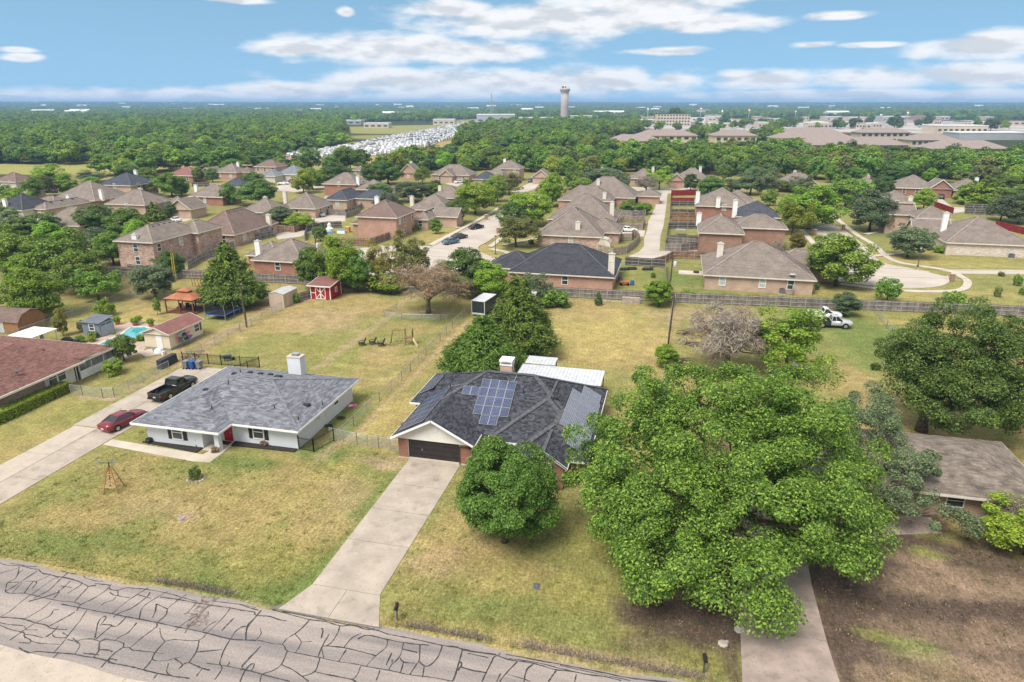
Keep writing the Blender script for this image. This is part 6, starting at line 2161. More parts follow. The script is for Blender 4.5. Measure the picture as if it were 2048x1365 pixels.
def trans_mat(name,c,a):
 m=mat(name,c,.6,var=.05)
 nt=m.node_tree
 t=P_(nt,'ShaderNodeBsdfTransparent')
 ms=P_(nt,'ShaderNodeMixShader')
 ms.inputs[0].default_value=a
 nt.links.new(t.outputs[0],ms.inputs[1])
 nt.links.new(nt.nodes['Principled BSDF'].outputs[0],ms.inputs[2])
 nt.links.new(ms.outputs[0],nt.nodes['Material Output'].inputs['Surface'])
 return m
LINK=trans_mat('chain_link_mesh',(.40,.42,.42),.24)
NET=trans_mat('black_netting',(.02,.02,.022),.5)
WIREMESH=trans_mat('black_wire_mesh',(.03,.03,.03),.3)
def chain_fence(label,pts,h=1.2,world=False,sect=3.0,mesh=None,pm=None,name='chain_link_fence',rustposts=False):
 P=pts if world else [G(*p) for p in pts]
 pm=pm or STEEL
 root=empty(name,(P[0][0],P[0][1],0),0,label,'fence','wire fences')
 ox,oy=P[0]
 RUST=mat('rusty_post',(.12,.07,.045),.8)
 for (x0,y0),(x1,y1) in zip(P,P[1:]):
  L=math.hypot(x1-x0,y1-y0)
  n=max(1,round(L/sect))
  for i in range(n+1):
   x,y=x0+(x1-x0)*i/n-ox,y0+(y1-y0)*i/n-oy
   b=MB()
   b.tube([(x,y,-.1),(x,y,h+.06)],.035,6)
   b.build('post',RUST if rustposts and i % 2 else pm,root)
   if i < n:
    xx,yy=x0+(x1-x0)*(i+1)/n-ox,y0+(y1-y0)*(i+1)/n-oy
    b=MB()
    b.tube([(x,y,h),(xx,yy,h)],.025,6)
    b.build('top_rail',pm,root)
    b=MB()
    b.poly([(x,y,.04),(xx,yy,.04),(xx,yy,h),(x,y,h)])
    b.build('wire_mesh',mesh or LINK,root)
 return root
def iron_fence(label,P,h=1.4,sect=2.2,name='iron_fence'):
 root=empty(name,(P[0][0],P[0][1],0),0,label,'fence','black iron fences')
 ox,oy=P[0]
 for (x0,y0),(x1,y1) in zip(P,P[1:]):
  L=math.hypot(x1-x0,y1-y0)
  n=max(1,round(L/sect))
  for i in range(n+1):
   x,y=x0+(x1-x0)*i/n-ox,y0+(y1-y0)*i/n-oy
   b=MB()
   b.box(x-.04,x+.04,y-.04,y+.04,-.1,h+.08)
   b.build('post',BLACK,root)
   if i == n:
    break
   xx,yy=x0+(x1-x0)*(i+1)/n-ox,y0+(y1-y0)*(i+1)/n-oy
   b=MB()
   for z in (.12,h-.15):
    b.bar((x,y,z),(xx,yy,z),.035)
   k=int(L/n/.12)
   for j in range(1,k):
    u=j/k
    b.bar((x+(xx-x)*u,y+(yy-y)*u,.05),(x+(xx-x)*u,y+(yy-y)*u,h),.02)
   b.build('bar_panel',BLACK,root)
 return root
wood_fence('long weathered plank fence along the back of the large lots',[(-112,108.5),(-97,110.2),(-62.7,111.8),(-34,113.2),(-8,114.6),(1.0,115.2)],1.8,world=True,group=None)
wood_fence('long grey plank fence behind the white pickups and bare brush',[(1.05,115.2),(22,116.8),(54,119.6),(84,122.2)],1.8,WOODGREY,world=True,group=None)
wood_fence('grey plank fence dividing the green yard from the dark roof house',[(-.6,116.0),(-.9,127.5),(-1.3,141.5)],1.8,WOODTAN,world=True)
wood_fence('dark plank fence with black items behind the dark roof house',[(-9.5,141.8),(-1.3,141.5)],1.8,WOODDARK,world=True)
wood_fence('brown plank fence at the bottom of the alley',[(1308,534),(1330,527),(1345,518),(1410,519)],1.8,WOODBROWN,flip=False)
wood_fence('curved grey fence around the yard with the arched shed',[(1196,505),(1225,512),(1252,508),(1270,495),(1278,482),(1268,472)],1.8,WOODTAN,sect=2)
wood_fence('tan rear fence of the yard with the blue umbrella',[(1236,482),(1262,482),(1268,474)],1.8,WOODTAN)
wood_fence('fence beside the white car in the alley',[(1227,457),(1258,462),(1284,461),(1290,448)],1.8,WOODTAN)
wood_fence('middle fence between the two small yards left of the alley',[(1230,440),(1262,446),(1288,445)],1.8,WOODTAN)
wood_fence('long grey fence in front of the leafy shrubs by the alley',[(1230,430),(1262,434),(1290,433),(1298,415)],1.8,WOODGREY)
wood_fence('dark brown fence at the top left of the alley',[(1266,402),(1300,403),(1312,396)],1.8,WOODBROWN)
wood_fence('red-stained fence right of the alley top',[(1341,408),(1394,408)],2.0,WOODRED,post=WOODRED)
wood_fence('red-stained side fence running up from the red fence',[(1341,408),(1342,392),(1394,391)],2.0,WOODRED,post=WOODRED)
wood_fence('dark grey fence below the red fence',[(1339,430),(1392,431)],1.8,WOODDARK)
wood_fence('dark side fence along the alley below the red fence',[(1339,430),(1341,413),(1392,413)],1.8,WOODDARK)
wood_fence('brown fence in the middle right of the alley',[(1338,451),(1394,451)],1.8,WOODBROWN)
wood_fence('upper brown fence in the middle right of the alley',[(1338,451),(1339,437),(1394,437)],1.8,WOODBROWN)
wood_fence('dark fence around the trampoline yard',[(1332,485),(1336,458),(1394,458)],1.8,WOODDARK)
wood_fence('dark inner fence below the trampoline yard',[(1332,485),(1395,486)],1.8,WOODDARK)
wood_fence('grey curved fence at the lower right of the alley',[(1329,500),(1332,488),(1396,492)],1.8,WOODGREY)
wood_fence('front plank run of the grey curved fence by the alley',[(1329,502),(1360,504),(1396,500)],1.8,WOODGREY)
wood_fence('brown corner fence around the crepe shrubs',[(536,462),(588,466),(629,452),(629,444)],1.8,WOODBROWN)
wood_fence('grey fence beside the silver car',[(636,430),(690,432),(722,420),(722,410)],1.8,WOODGREY)
wood_fence('grey fence behind the silver car fence',[(650,416),(700,417),(724,408)],1.8,WOODGREY)
wood_fence('black fence right of the black double-hipped roof',[(715,410),(754,404),(754,398),(716,398)],1.8,WOODDARK)
wood_fence('upper grey fence of the double row right of the black roof',[(746,383),(796,384)],1.8,WOODGREY)
wood_fence('lower grey fence of the double row right of the black roof',[(746,395),(796,397)],1.8,WOODGREY)
wood_fence('curved dark fence left of the red brick two-storey yard',[(610,482),(614,465),(650,457),(684,456)],1.8,WOODDARK)
wood_fence('brown fence running below the red brick two-storey house',[(664,490),(740,493),(788,476)],1.8,WOODBROWN)
wood_fence('short tan fence piece left of the red brick two-storey house',[(692,437),(722,428)],1.8,WOODTAN)
wood_fence('grey fence below the large brown-roofed brick house',[(382,492),(440,494),(474,484)],1.8,WOODGREY)
wood_fence('grey fence curving behind the red brick bungalow',[(476,488),(520,480),(548,474),(548,462),(512,464)],1.8,WOODGREY)
wood_fence('slanted grey fence left of the tall trampoline cedar',[(376,540),(398,526),(436,510),(470,498)],1.8,WOODGREY)
wood_fence('weathered fence at the foot of the mottled brick house',[(258,546),(310,552),(372,546)],1.8,WOODGREY)
wood_fence('dark fence right of the small red brick house',[(384,374),(420,374)],1.8,WOODDARK)
wood_fence('dark fence in front of the right-edge grey tree',[(1928,428),(1990,432),(2050,436)],1.8,WOODDARK)
wood_fence('upper dark fence behind the red gable house drive',[(1928,418),(2000,421)],1.8,WOODDARK)
wood_fence('reddish side fence of the whitewashed brick house',[(1990,456),(2024,464),(2050,470)],1.8,WOODRED,post=WOODRED)
wood_fence('red plank fence behind the mottled corner-window house',[(1868,414),(1906,428)],1.8,WOODRED,post=WOODRED)
wood_fence('dark fence right of the red gable house',[(1892,390),(1906,384)],1.8,WOODDARK)
wood_fence('grey fence in front of the broad tan roof with tarp',[(120,414),(172,415)],1.8,WOODGREY)
wood_fence('single gate panel standing by the wall of the tan-roofed house',[(1582,592),(1587,580)],1.9,WOODDARK)
wood_fence('short fence wing at the wall of the red brick bungalow',[(548,548),(560,540)],1.7,WOODGREY)
chain_fence('chain-link fence between the white brick house and the solar house',[(-31.2,55.9),(-31.0,72),(-31.3,90),(-31.5,112.5)],1.2,True,rustposts=True)
chain_fence('chain-link gate line joining the two front houses',[(-32.2,55.9),(-29.0,55.4),(-26.6,55.2),(-24.1,55.0)],1.25,True,1.3)
chain_fence('chain-link fence on the right side of the solar house yard',[(.1,76.5),(.3,95),(.7,114.5)],1.2,True)
chain_fence('chain-link fence along the left of the big backyard',[(-61.3,72.2),(-61.4,84),(-61.7,96)],1.2,True)
chain_fence('chain-link fence with gate beside the sloping driveway',[(-66.9,59.2),(-65.3,59.2),(-62.4,59.1),(-61.2,59.5),(-61.1,68.5)],1.2,True,2.2)
chain_fence('chain-link fence between the pool yard and the shady yard',[(-92,68),(-91.2,76),(-91.6,90),(-91.8,100),(-91.9,115)],1.2,True)
chain_fence('short chain-link fence behind the gazebo',[(-91.4,96.6),(-84,96.2),(-76.5,96.4)],1.2,True)
chain_fence('low wire pen around the dead brown tree',[(-43.5,100.8),(-43.8,96.2),(-40.5,95.4),(-34.4,96.3),(-33.4,97.0),(-33.5,100)],.9,True,3.2)
chain_fence('chain-link fence between the pickup yard and the right yard',[(32.5,118),(32.2,108),(31.9,96)],1.2,True)
chain_fence('chain-link line before the plank fence behind the red barn',[(-54.5,109.8),(-46,110),(-36,110.2)],1.3,True)
iron_fence('short black iron fence beside the white brick house front',[(-34.1,53.2),(-32.4,53.0),(-31.6,55.6)])
iron_fence('black iron fence at the end of the driveway by the bins',[(-61.2,71.2),(-55.6,71.4),(-50.4,71.9),(-51.6,68.6)],1.4)
# ------------------------------------------------------------------ sheds and garden buildings
def gable_roof_parts(t,x0,x1,y0,y1,z,p,kind,m,trim,wm):
 b=MB()
 roof_faces(b,x0,x1,y0,y1,z,p,kind,0,1,.25)
 b.build('roof',[m,wm],t)
 f=MB()
 fascia(f,x0,x1,y0,y1,z,p,kind,.14)
 f.build('fascia',trim,t)
def barn():
 t=empty('red_barn_shed',(-58.4,104.9,0),0,'small red barn shed with white crossed doors','shed')
 R=coursed('barn_red_boards',(.33,.022,.025),(.36,.03,.03),(.2,.012,.014),.2,5,.01,rough=.6,blotch=.08)
 b=MB()
 b.box(-1.85,1.85,-2.0,2.0,.05,2.55)
 b.build('wall',R,t)
 b=MB()
 b.poly([(-2.25,-2.45,2.5),(2.15,-2.45,2.5),(2.15,2.5,3.15),(-2.25,2.5,3.15)])
 b.poly([(-2.25,-2.45,2.4),(-2.25,2.5,3.05),(2.15,2.5,3.05),(2.15,-2.45,2.4)])
 b.build('roof',ROOF['red'],t)
 f=MB()
 f.box(-2.25,2.15,-2.5,-2.44,2.36,2.54)
 f.bar((2.17,-2.45,2.43),(2.17,2.5,3.08),.06,.16)
 f.bar((-2.27,-2.45,2.43),(-2.27,2.5,3.08),.06,.16)
 f.build('fascia',WHITE,t)
 w=MB()
 w.poly([(1.85,-2,2.55),(1.85,2,2.55),(1.85,2,3.02),])
 w.build('gable_wall',R,t)
 tr=MB()
 for x in (-1.82,1.82):
  tr.box(x-.07,x+.07,-2.04,-1.98,.05,2.45)
 tr.box(-1.75,-.95,-2.04,-2.0,1.1,1.2)
 for y in (-1.95,1.95):
  tr.box(1.83,1.89,y-.07,y+.07,.05,2.5+(y+2)*.13)
 tr.build('corner_trim',WHITE,t)
 d=MB()
 d.box(-.9,1.0,-2.06,-2.0,.1,2.25)
 do=d.build('door',R,t)
 for x0,x1 in ((-.9,.03),(.07,1.0)):
  q=MB()
  q.box(x0,x0+.1,-2.1,-2.061,.1,2.25)
  q.box(x1-.1,x1,-2.1,-2.061,.1,2.25)
  q.box(x0+.1,x1-.1,-2.1,-2.062,2.12,2.25)
  q.box(x0+.1,x1-.1,-2.1,-2.062,.1,.23)
  q.build('door_frame',WHITE,do)
 q=MB()
 q.bar((-.8,-2.08,.2),(.95,-2.08,2.15),.03,.11)
 q.bar((-.8,-2.085,2.15),(.95,-2.085,.2),.03,.11)
 q.build('cross_brace',WHITE,do)
 add_window(t,1.87,.1,1.1,math.pi/2,.5,.7,False)
barn()
def beige_shed():
 t=empty('metal_shed',(-63.1,99.0,0),0,'beige ribbed metal shed left of the red barn','shed')
 M1=coursed('beige_ribbed_metal',(.50,.40,.31),(.52,.42,.33),(.40,.32,.25),.3,6,.02,rough=.5,blotch=.05)
 b=MB()
 b.box(-1.35,1.35,-2.2,2.2,0,2.3)
 b.poly([(-1.35,-2.2,2.3),(1.35,-2.2,2.3),(0,-2.2,2.62)])
 b.build('wall',M1,t)
 b=MB()
 roof_faces(b,-1.42,1.42,-2.28,2.28,2.33,.22,'gy',0,0,.1)
 b.build('roof',mat('pale_metal_roof',(.55,.55,.52),.4,.3,var=.06),t)
 d=MB()
 d.box(1.36,1.40,-1.6,-.4,.05,2.1)
 d.build('door',M1,t)
 wood_fence('short grey wooden panel between the beige shed and red barn',[(-61.4,101.2),(-60.4,103.6)],1.5,WOODGREY,world=True)
 p=empty('pallet',(-62.6,95.6,0),0,'grey wooden planks lying before the beige shed','planks')
 for k in range(4):
  b=MB()
  b.bar((-1.1,-.2+k*.14,.06+.02*k),(1.2,-.35+k*.16,.07+.02*k),.12,.05)
  b.build('plank',POSTGREY,p)
beige_shed()
def pool_house():
 t=empty('pool_house',(-67.8,78.1,0),0,'cream pool house with red roof and kayaks on its wall','shed')
 M1=coursed('cream_boards',(.66,.58,.42),(.68,.60,.44),(.5,.43,.31),4,.22,.01,blotch=.04)
 b=MB()
 b.box(-2.0,2.0,-3.4,3.4,.1,2.3)
 b.build('wall',M1,t)
 b=MB()
 b.box(-2.03,2.03,-3.43,3.43,-.1,.3)
 b.build('footing',mat('grey_footing',(.25,.26,.27),.9),t)
 gable_roof_parts(t,-2.3,2.3,-3.7,3.75,2.35,.38,'gy',ROOF['red'],TRIM,M1)
 d=MB()
 d.box(-.1,.85,-3.46,-3.4,.15,2.1)
 d.build('door',WHITE,t)
 add_window(t,2.02,2.2,1.0,math.pi/2,1.0,1.0,False)
 sh=MB()
 sh.box(2.0,2.05,2.9,3.2,.9,2.1)
 sh.build('shutter',mat('maroon_shutter',(.12,.05,.05),.6),t)
pool_house()
def kayak(label,loc,c1,c2,rot):
 t=empty('kayak',loc,0,label,'kayak','kayaks on the pool house wall')
 t.rotation_euler=rot
 def hull(x0,x1):
  secs=[]
  for k in range(9):
   x=x0+(x1-x0)*k/8
   u=abs(x)/1.5
   w=.36*max(.03,1-u**2.4)
   h=.17*max(.05,1-u**3)
   secs.append([(x,w*math.cos(a),h*math.sin(a)) for a in [2*math.pi*j/12 for j in range(12)]])
  return secs
 for a,b2,m in ((-1.5,-.7,c1),(-.7,.1,c2),(.1,1.5,c1)):
  b=MB()
  b.loft(hull(a,b2))
  b.build('hull',m,t,True)
 b=MB()
 b.box(-.45,.35,-.2,.2,.15,.19)
 b.build('cockpit',BLACK,t)
PURPLE=mat('purple_plastic',(.22,.08,.36),.4)
GREENP=mat('lime_plastic',(.22,.50,.05),.4)
TEALP=mat('teal_plastic',(.10,.28,.28),.4)
PINKP=mat('pink_plastic',(.45,.13,.18),.4)
kayak('purple and lime kayak hung low on the pool house wall',(-65.35,77.3,.95),PURPLE,GREENP,(math.radians(75),0,math.radians(90)))
kayak('teal and pink kayak hung above the purple kayak',(-65.4,77.0,1.65),PINKP,TEALP,(math.radians(75),0,math.radians(90)))
def pool():
 pts=[G(*p) for p in ((176,703),(206,686),(240,672),(254,661),(262,656),(290,655),(306,660),(296,672),(270,684),(246,702))]
 deck=[G(*p) for p in ((150,700),(200,672),(232,652),(262,644),(330,650),(330,662),(300,690),(282,706),(240,724),(150,720))]
 sheet('pool_deck',deck,mat('pool_deck_stone',(.50,.40,.32),.9,c2=(.36,.28,.22),vs=1.2,detail=7),z=.05,px=False)
 t=tag(empty('swimming_pool',(0,0,0)),'kidney-cornered swimming pool with pale coping behind the sunroom','pool')
 W=mat('pool_water',(.045,.30,.36),.06,c2=(.10,.42,.46),vs=.4,spec=.5,bump=.15,bs=3)
 a=sum(p[0]*q[1]-q[0]*p[1] for p,q in zip(pts,pts[1:]+pts[:1]))
 if a < 0:
  pts=pts[::-1]
 b=MB()
 b.poly([(x,y,.075) for x,y in pts])
 b.build('water',W,t)
 for p,q in zip(pts,pts[1:]+pts[:1]):
  b=MB()
  b.bar((p[0],p[1],.09),(q[0],q[1],.09),.32,.09)
  b.build('coping',mat('pale_coping',(.62,.58,.52),.8),t)
 h=MB()
 for s in (-.25,.25):
  x,y=G(192,701)
  h.tube([(x+s,y-.5,.1),(x+s,y-.4,.7),(x+s,y+.3,.7),(x+s,y+.6,.1)],.03,6)
 h.build('handrail',WHITE,t)
pool()
def pool_shed():
 cx,cy=-80.9,78.4
 t=empty('pool_shed',(cx,cy,0),0,'blue-grey pool shed with slanted roof and panel of dark lettering','shed')
 M1=mat('slate_panel',(.19,.21,.25),.6,var=.05)
 b=MB()
 b.box(-1.5,1.5,-1.3,1.3,0,2.1)
 b.build('wall',M1,t)
 b=MB()
 b.poly([(-1.7,-1.5,2.15),(1.65,-1.5,2.15),(1.65,1.5,2.55),(-1.7,1.5,2.55)])
 b.poly([(-1.7,-1.5,2.08),(-1.7,1.5,2.48),(1.65,1.5,2.48),(1.65,-1.5,2.08)])
 b.build('roof',mat('slate_roof',(.13,.145,.17),.7,var=.06),t)
 d=MB()
 d.box(1.5,1.55,-1.15,1.15,.1,2.05)
 do=d.build('door',mat('pale_slate_panel',(.33,.35,.39),.6,var=.04),t)
 for y in range(12):                      # illegible dark letters across the top
  if y == 5:
   continue
  q=MB()
  q.box(1.552,1.57,-1.0+y*.165,-1.0+y*.165+.1,1.66,1.9)
  q.build('letter_mark',BLACK,do)
 add_window(t,.2,-1.32,1.0,0,.8,.9,False)
 q=MB()
 q.box(-.2,.9,-1.9,-1.3,.85,.93)
 q.box(-.1,.8,-1.8,-1.35,0,.85)
 q.build('counter',mat('dark_counter',(.06,.06,.065),.5),t)
pool_shed()
def gazebo():
 x,y=-76.3,91.9
 t=empty('gazebo',(x,y,0),0,'wooden gazebo with two-tier copper-coloured roof','gazebo')
 CU=coursed('copper_metal_roof',(.36,.13,.06),(.44,.18,.09),(.20,.07,.035),.45,6,.02,rough=.45,blotch=.15)
 WD=mat('stained_timber',(.17,.075,.04),.75,var=.15)
 b=MB()
 roof_faces(b,-2.7,2.7,-2.1,2.1,2.4,.48,'hip')
 b.build('roof',CU,t)
 b=MB()
 roof_faces(b,-1.1,1.1,-.8,.8,3.45,.5,'hip')
 b.box(-.85,.85,-.55,.55,3.1,3.45)
 b.build('upper_roof',CU,t)
 b=MB()
 b.box(-2.6,2.6,-2.0,-1.9,2.2,2.38)
 b.box(-2.6,2.6,1.9,2.0,2.2,2.38)
 b.box(-2.6,-2.5,-1.9,1.9,2.2,2.379)
 b.box(2.5,2.6,-1.9,1.9,2.2,2.379)
 b.build('beam',WD,t)
 for px in (-2.5,0,2.5):
  for py in (-1.9,1.9):
   b=MB()
   b.box(px-.08,px+.08,py-.08,py+.08,0,2.25)
   b.build('post',WD,t)
 for x0,x1,yy in ((-2.5,0,1.9),(0,2.5,1.9),(-2.5,0,-1.9)):
  b=MB()
  b.bar((x0,yy,.85),(x1,yy,.85),.07)
  b.bar((x0,yy,.15),(x1,yy,.15),.07)
  for k in range(12):
   u=x0+(x1-x0)*(k+.5)/12
   b.bar((u,yy,.15),(u,yy,.85),.035)
  b.build('railing',WD,t)
 b=MB()
 b.box(-2.6,2.6,-2.0,2.0,0,.1)
 b.build('deck',WD,t)
 for k in range(3):
  ch=empty('patio_chair',(x-1.4+k*1.3,y-.3+.4*(k % 2),.1),.5*k,['left','middle','right'][k]+' dark patio chair inside the gazebo','chair','chairs in the gazebo')
  b=MB()
  b.box(-.3,.3,-.3,.3,.38,.5)
  b.build('seat',mat('dark_cushion',(.03,.045,.05),.8),ch)
  b=MB()
  b.box(-.3,.3,.22,.32,.5,1.1)
  b.build('backrest',mat('dark_cushion',(.03,.045,.05),.8),ch)
  for sx in (-.26,.26):
   for sy in (-.26,.26):
    b=MB()
    b.box(sx-.03,sx+.03,sy-.03,sy+.03,0,.38)
    b.build('leg',BLACK,ch)
gazebo()
def trampoline():
 t=empty('trampoline',(-68.5,90.4,0),math.radians(0),'rectangular trampoline with blue pads and black safety net','trampoline')
 BL=mat('blue_pad',(.035,.12,.42),.5)
 hx,hy=1.7,2.3
 b=MB()
 b.box(-hx+.3,hx-.3,-hy+.3,hy-.3,.86,.88)
 b.build('mat',mat('trampoline_mat',(.02,.022,.026),.8),t)
 b=MB()
 b.box(-hx,hx,-hy,-hy+.32,.84,.92)
 b.box(-hx,hx,hy-.32,hy,.84,.92)
 b.box(-hx,-hx+.32,-hy+.32,hy-.32,.84,.919)
 b.box(hx-.32,hx,-hy+.32,hy-.32,.84,.919)
 b.build('pad',BL,t)
 for sx in (-1,1):
  for k in range(3):
   yy=-hy+k*hy
   q=MB()
   q.tube([(sx*(hx+.05),yy,0),(sx*(hx+.08),yy,1.6),(sx*(hx-.05),yy,2.5)],.035,6)
   q.build('net_pole',STEEL,t)
 for s in (-1,1):
  q=MB()
  q.poly([(s*(hx-.05),-hy,.92),(s*(hx-.05),hy,.92),(s*(hx-.05),hy,2.4),(s*(hx-.05),-hy,2.4)])
  q.build('safety_net',NET,t)
  q=MB()
  q.poly([(-hx+.05,s*(hy-.02),.92),(hx-.05,s*(hy-.02),.92),(hx-.05,s*(hy-.02),2.4),(-hx+.05,s*(hy-.02),2.4)])
  q.build('safety_net',NET,t)
 for sx in (-1,1):
  q=MB()
  q.tube([(sx*hx*.9,-hy*.8,.85),(sx*hx*.9,-hy*.8,.04),(sx*hx*.9,hy*.8,.04),(sx*hx*.9,hy*.8,.85)],.035,6)
  q.build('frame_leg',STEEL,t)
 q=MB()
 q.box(1.2,1.9,2.3,2.36,2.0,2.5)
 q.build('hoop_board',mat('blue_board',(.1,.28,.5),.5),t)
trampoline()
def gambrel():
 t=empty('gambrel_shed',(-95.6,77.6,0),0,'brown gambrel-roofed wooden shed at left edge','shed')
 W=coursed('orange_boards',(.30,.15,.07),(.33,.17,.08),(.17,.08,.04),.3,6,.012,blotch=.1)
 b=MB()
 b.box(-2.2,3.6,-2.2,2.4,0,1.9)
 for x in (-2.2,3.6):
  f=[(x,-2.2,1.9),(x,2.4,1.9),(x,1.6,2.8),(x,.1,3.2),(x,-1.4,2.8)]
  b.poly(f)
 b.build('wall',W,t)
 b=MB()
 prof=[(-2.4,1.82),(-1.45,2.88),(.1,3.3),(1.65,2.88),(2.6,1.82)]
 for (y0,z0),(y1,z1) in zip(prof,prof[1:]):
  b.poly([(-2.5,y0,z0),(3.9,y0,z0),(3.9,y1,z1),(-2.5,y1,z1)])
 b.build('roof',ROOF['brown'],t)
 d=MB()
 d.box(-1.0,1.0,-2.25,-2.19,.1,1.8)
 d.build('door',mat('whitewashed_door',(.45,.44,.42),.7,var=.15,vs=3),t)
 l=empty('ladder',(-91.4,75.9,0),math.radians(70),'white ladder lying along the chain-link fence','ladder')
 for y in (-.22,.22):
  b=MB()
  b.bar((-1.9,y,.3),(1.9,y,.3),.06)
  b.build('side_rail',WHITE,l)
 for k in range(9):
  b=MB()
  b.bar((-1.7+k*.42,-.22,.3),(-1.7+k*.42,.22,.3),.05)
  b.build('rung',WHITE,l)
gambrel()
# ------------------------------------------------------------------ hedge, bins, furniture and small things
def hedge_block(label,x0,x1,y0,y1,h,seed):
 t=empty('hedge',((x0+x1)/2,(y0+y1)/2,0),0,label,'hedge')
 rng=np.random.default_rng(seed)
 N=int(9000*(x1-x0)*(y1-y0)/8)
 a,b2=(x1-x0)/2,(y1-y0)/2
 f=rng.random(N)
 p=np.stack([rng.uniform(-a,a,N),rng.uniform(-b2,b2,N),rng.uniform(.05,h,N)],1)
 n=np.zeros((N,3))
 top=f < .4
 p[top,2]=h+rng.normal(0,.04,top.sum())
 n[top]=(0,0,1)
 for k,(ax,s) in enumerate(((0,1),(0,-1),(1,-1),(1,1))):
  q=(f >= .4+.15*k) & (f < .55+.15*k)
  p[q,ax]=s*(a if ax == 0 else b2)+rng.normal(0,.04,q.sum())
  n[q,ax]=s
 n += rng.normal(size=n.shape)*.5
 obj('foliage',quads_mesh('foliage',p,n,.075*(.6+.8*rng.random(N)),.6,LEAF['yellow'],rng),t)
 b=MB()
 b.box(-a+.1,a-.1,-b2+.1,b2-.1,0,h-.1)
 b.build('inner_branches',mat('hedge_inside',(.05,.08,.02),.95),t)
hedge_block('long clipped bright green hedge along the stone wall',-68.9,-67.5,50.6,57.4,1.15,90)
hedge_block('shorter clipped hedge block nearest the cream wall',-68.8,-67.4,57.6,59.9,1.15,91)
def bin_(label,x,y,m):
 t=empty('wheelie_bin',(x,y,.05),math.pi,label,'bin','wheelie bins')
 b=MB()
 b.loft([[(-.24,-.27,.08),(.24,-.27,.08),(.24,.27,.08),(-.24,.27,.08)],[(-.31,-.36,.98),(.31,-.36,.98),(.31,.36,.98),(-.31,.36,.98)]])
 b.build('body',m,t)
 b=MB()
 b.box(-.34,.34,-.4,.4,.98,1.06)
 b.build('lid',m,t)
 for s in (-.25,.25):
  b=MB()
  b.tube([(s-.03,.3,.12),(s+.03,.3,.12)],.12,10)
  b.build('wheel',TYRE,t)
GREYP=mat('grey_bin_plastic',(.18,.185,.19),.5)
BLUEP=mat('blue_bin_plastic',(.02,.09,.32),.45)
bin_('grey wheelie bin left of the blue bin',-59.2,69.3,GREYP)
bin_('blue wheelie bin between two grey bins',-58.35,69.4,BLUEP)
bin_('grey wheelie bin right of the blue bin',-57.5,69.6,GREYP)
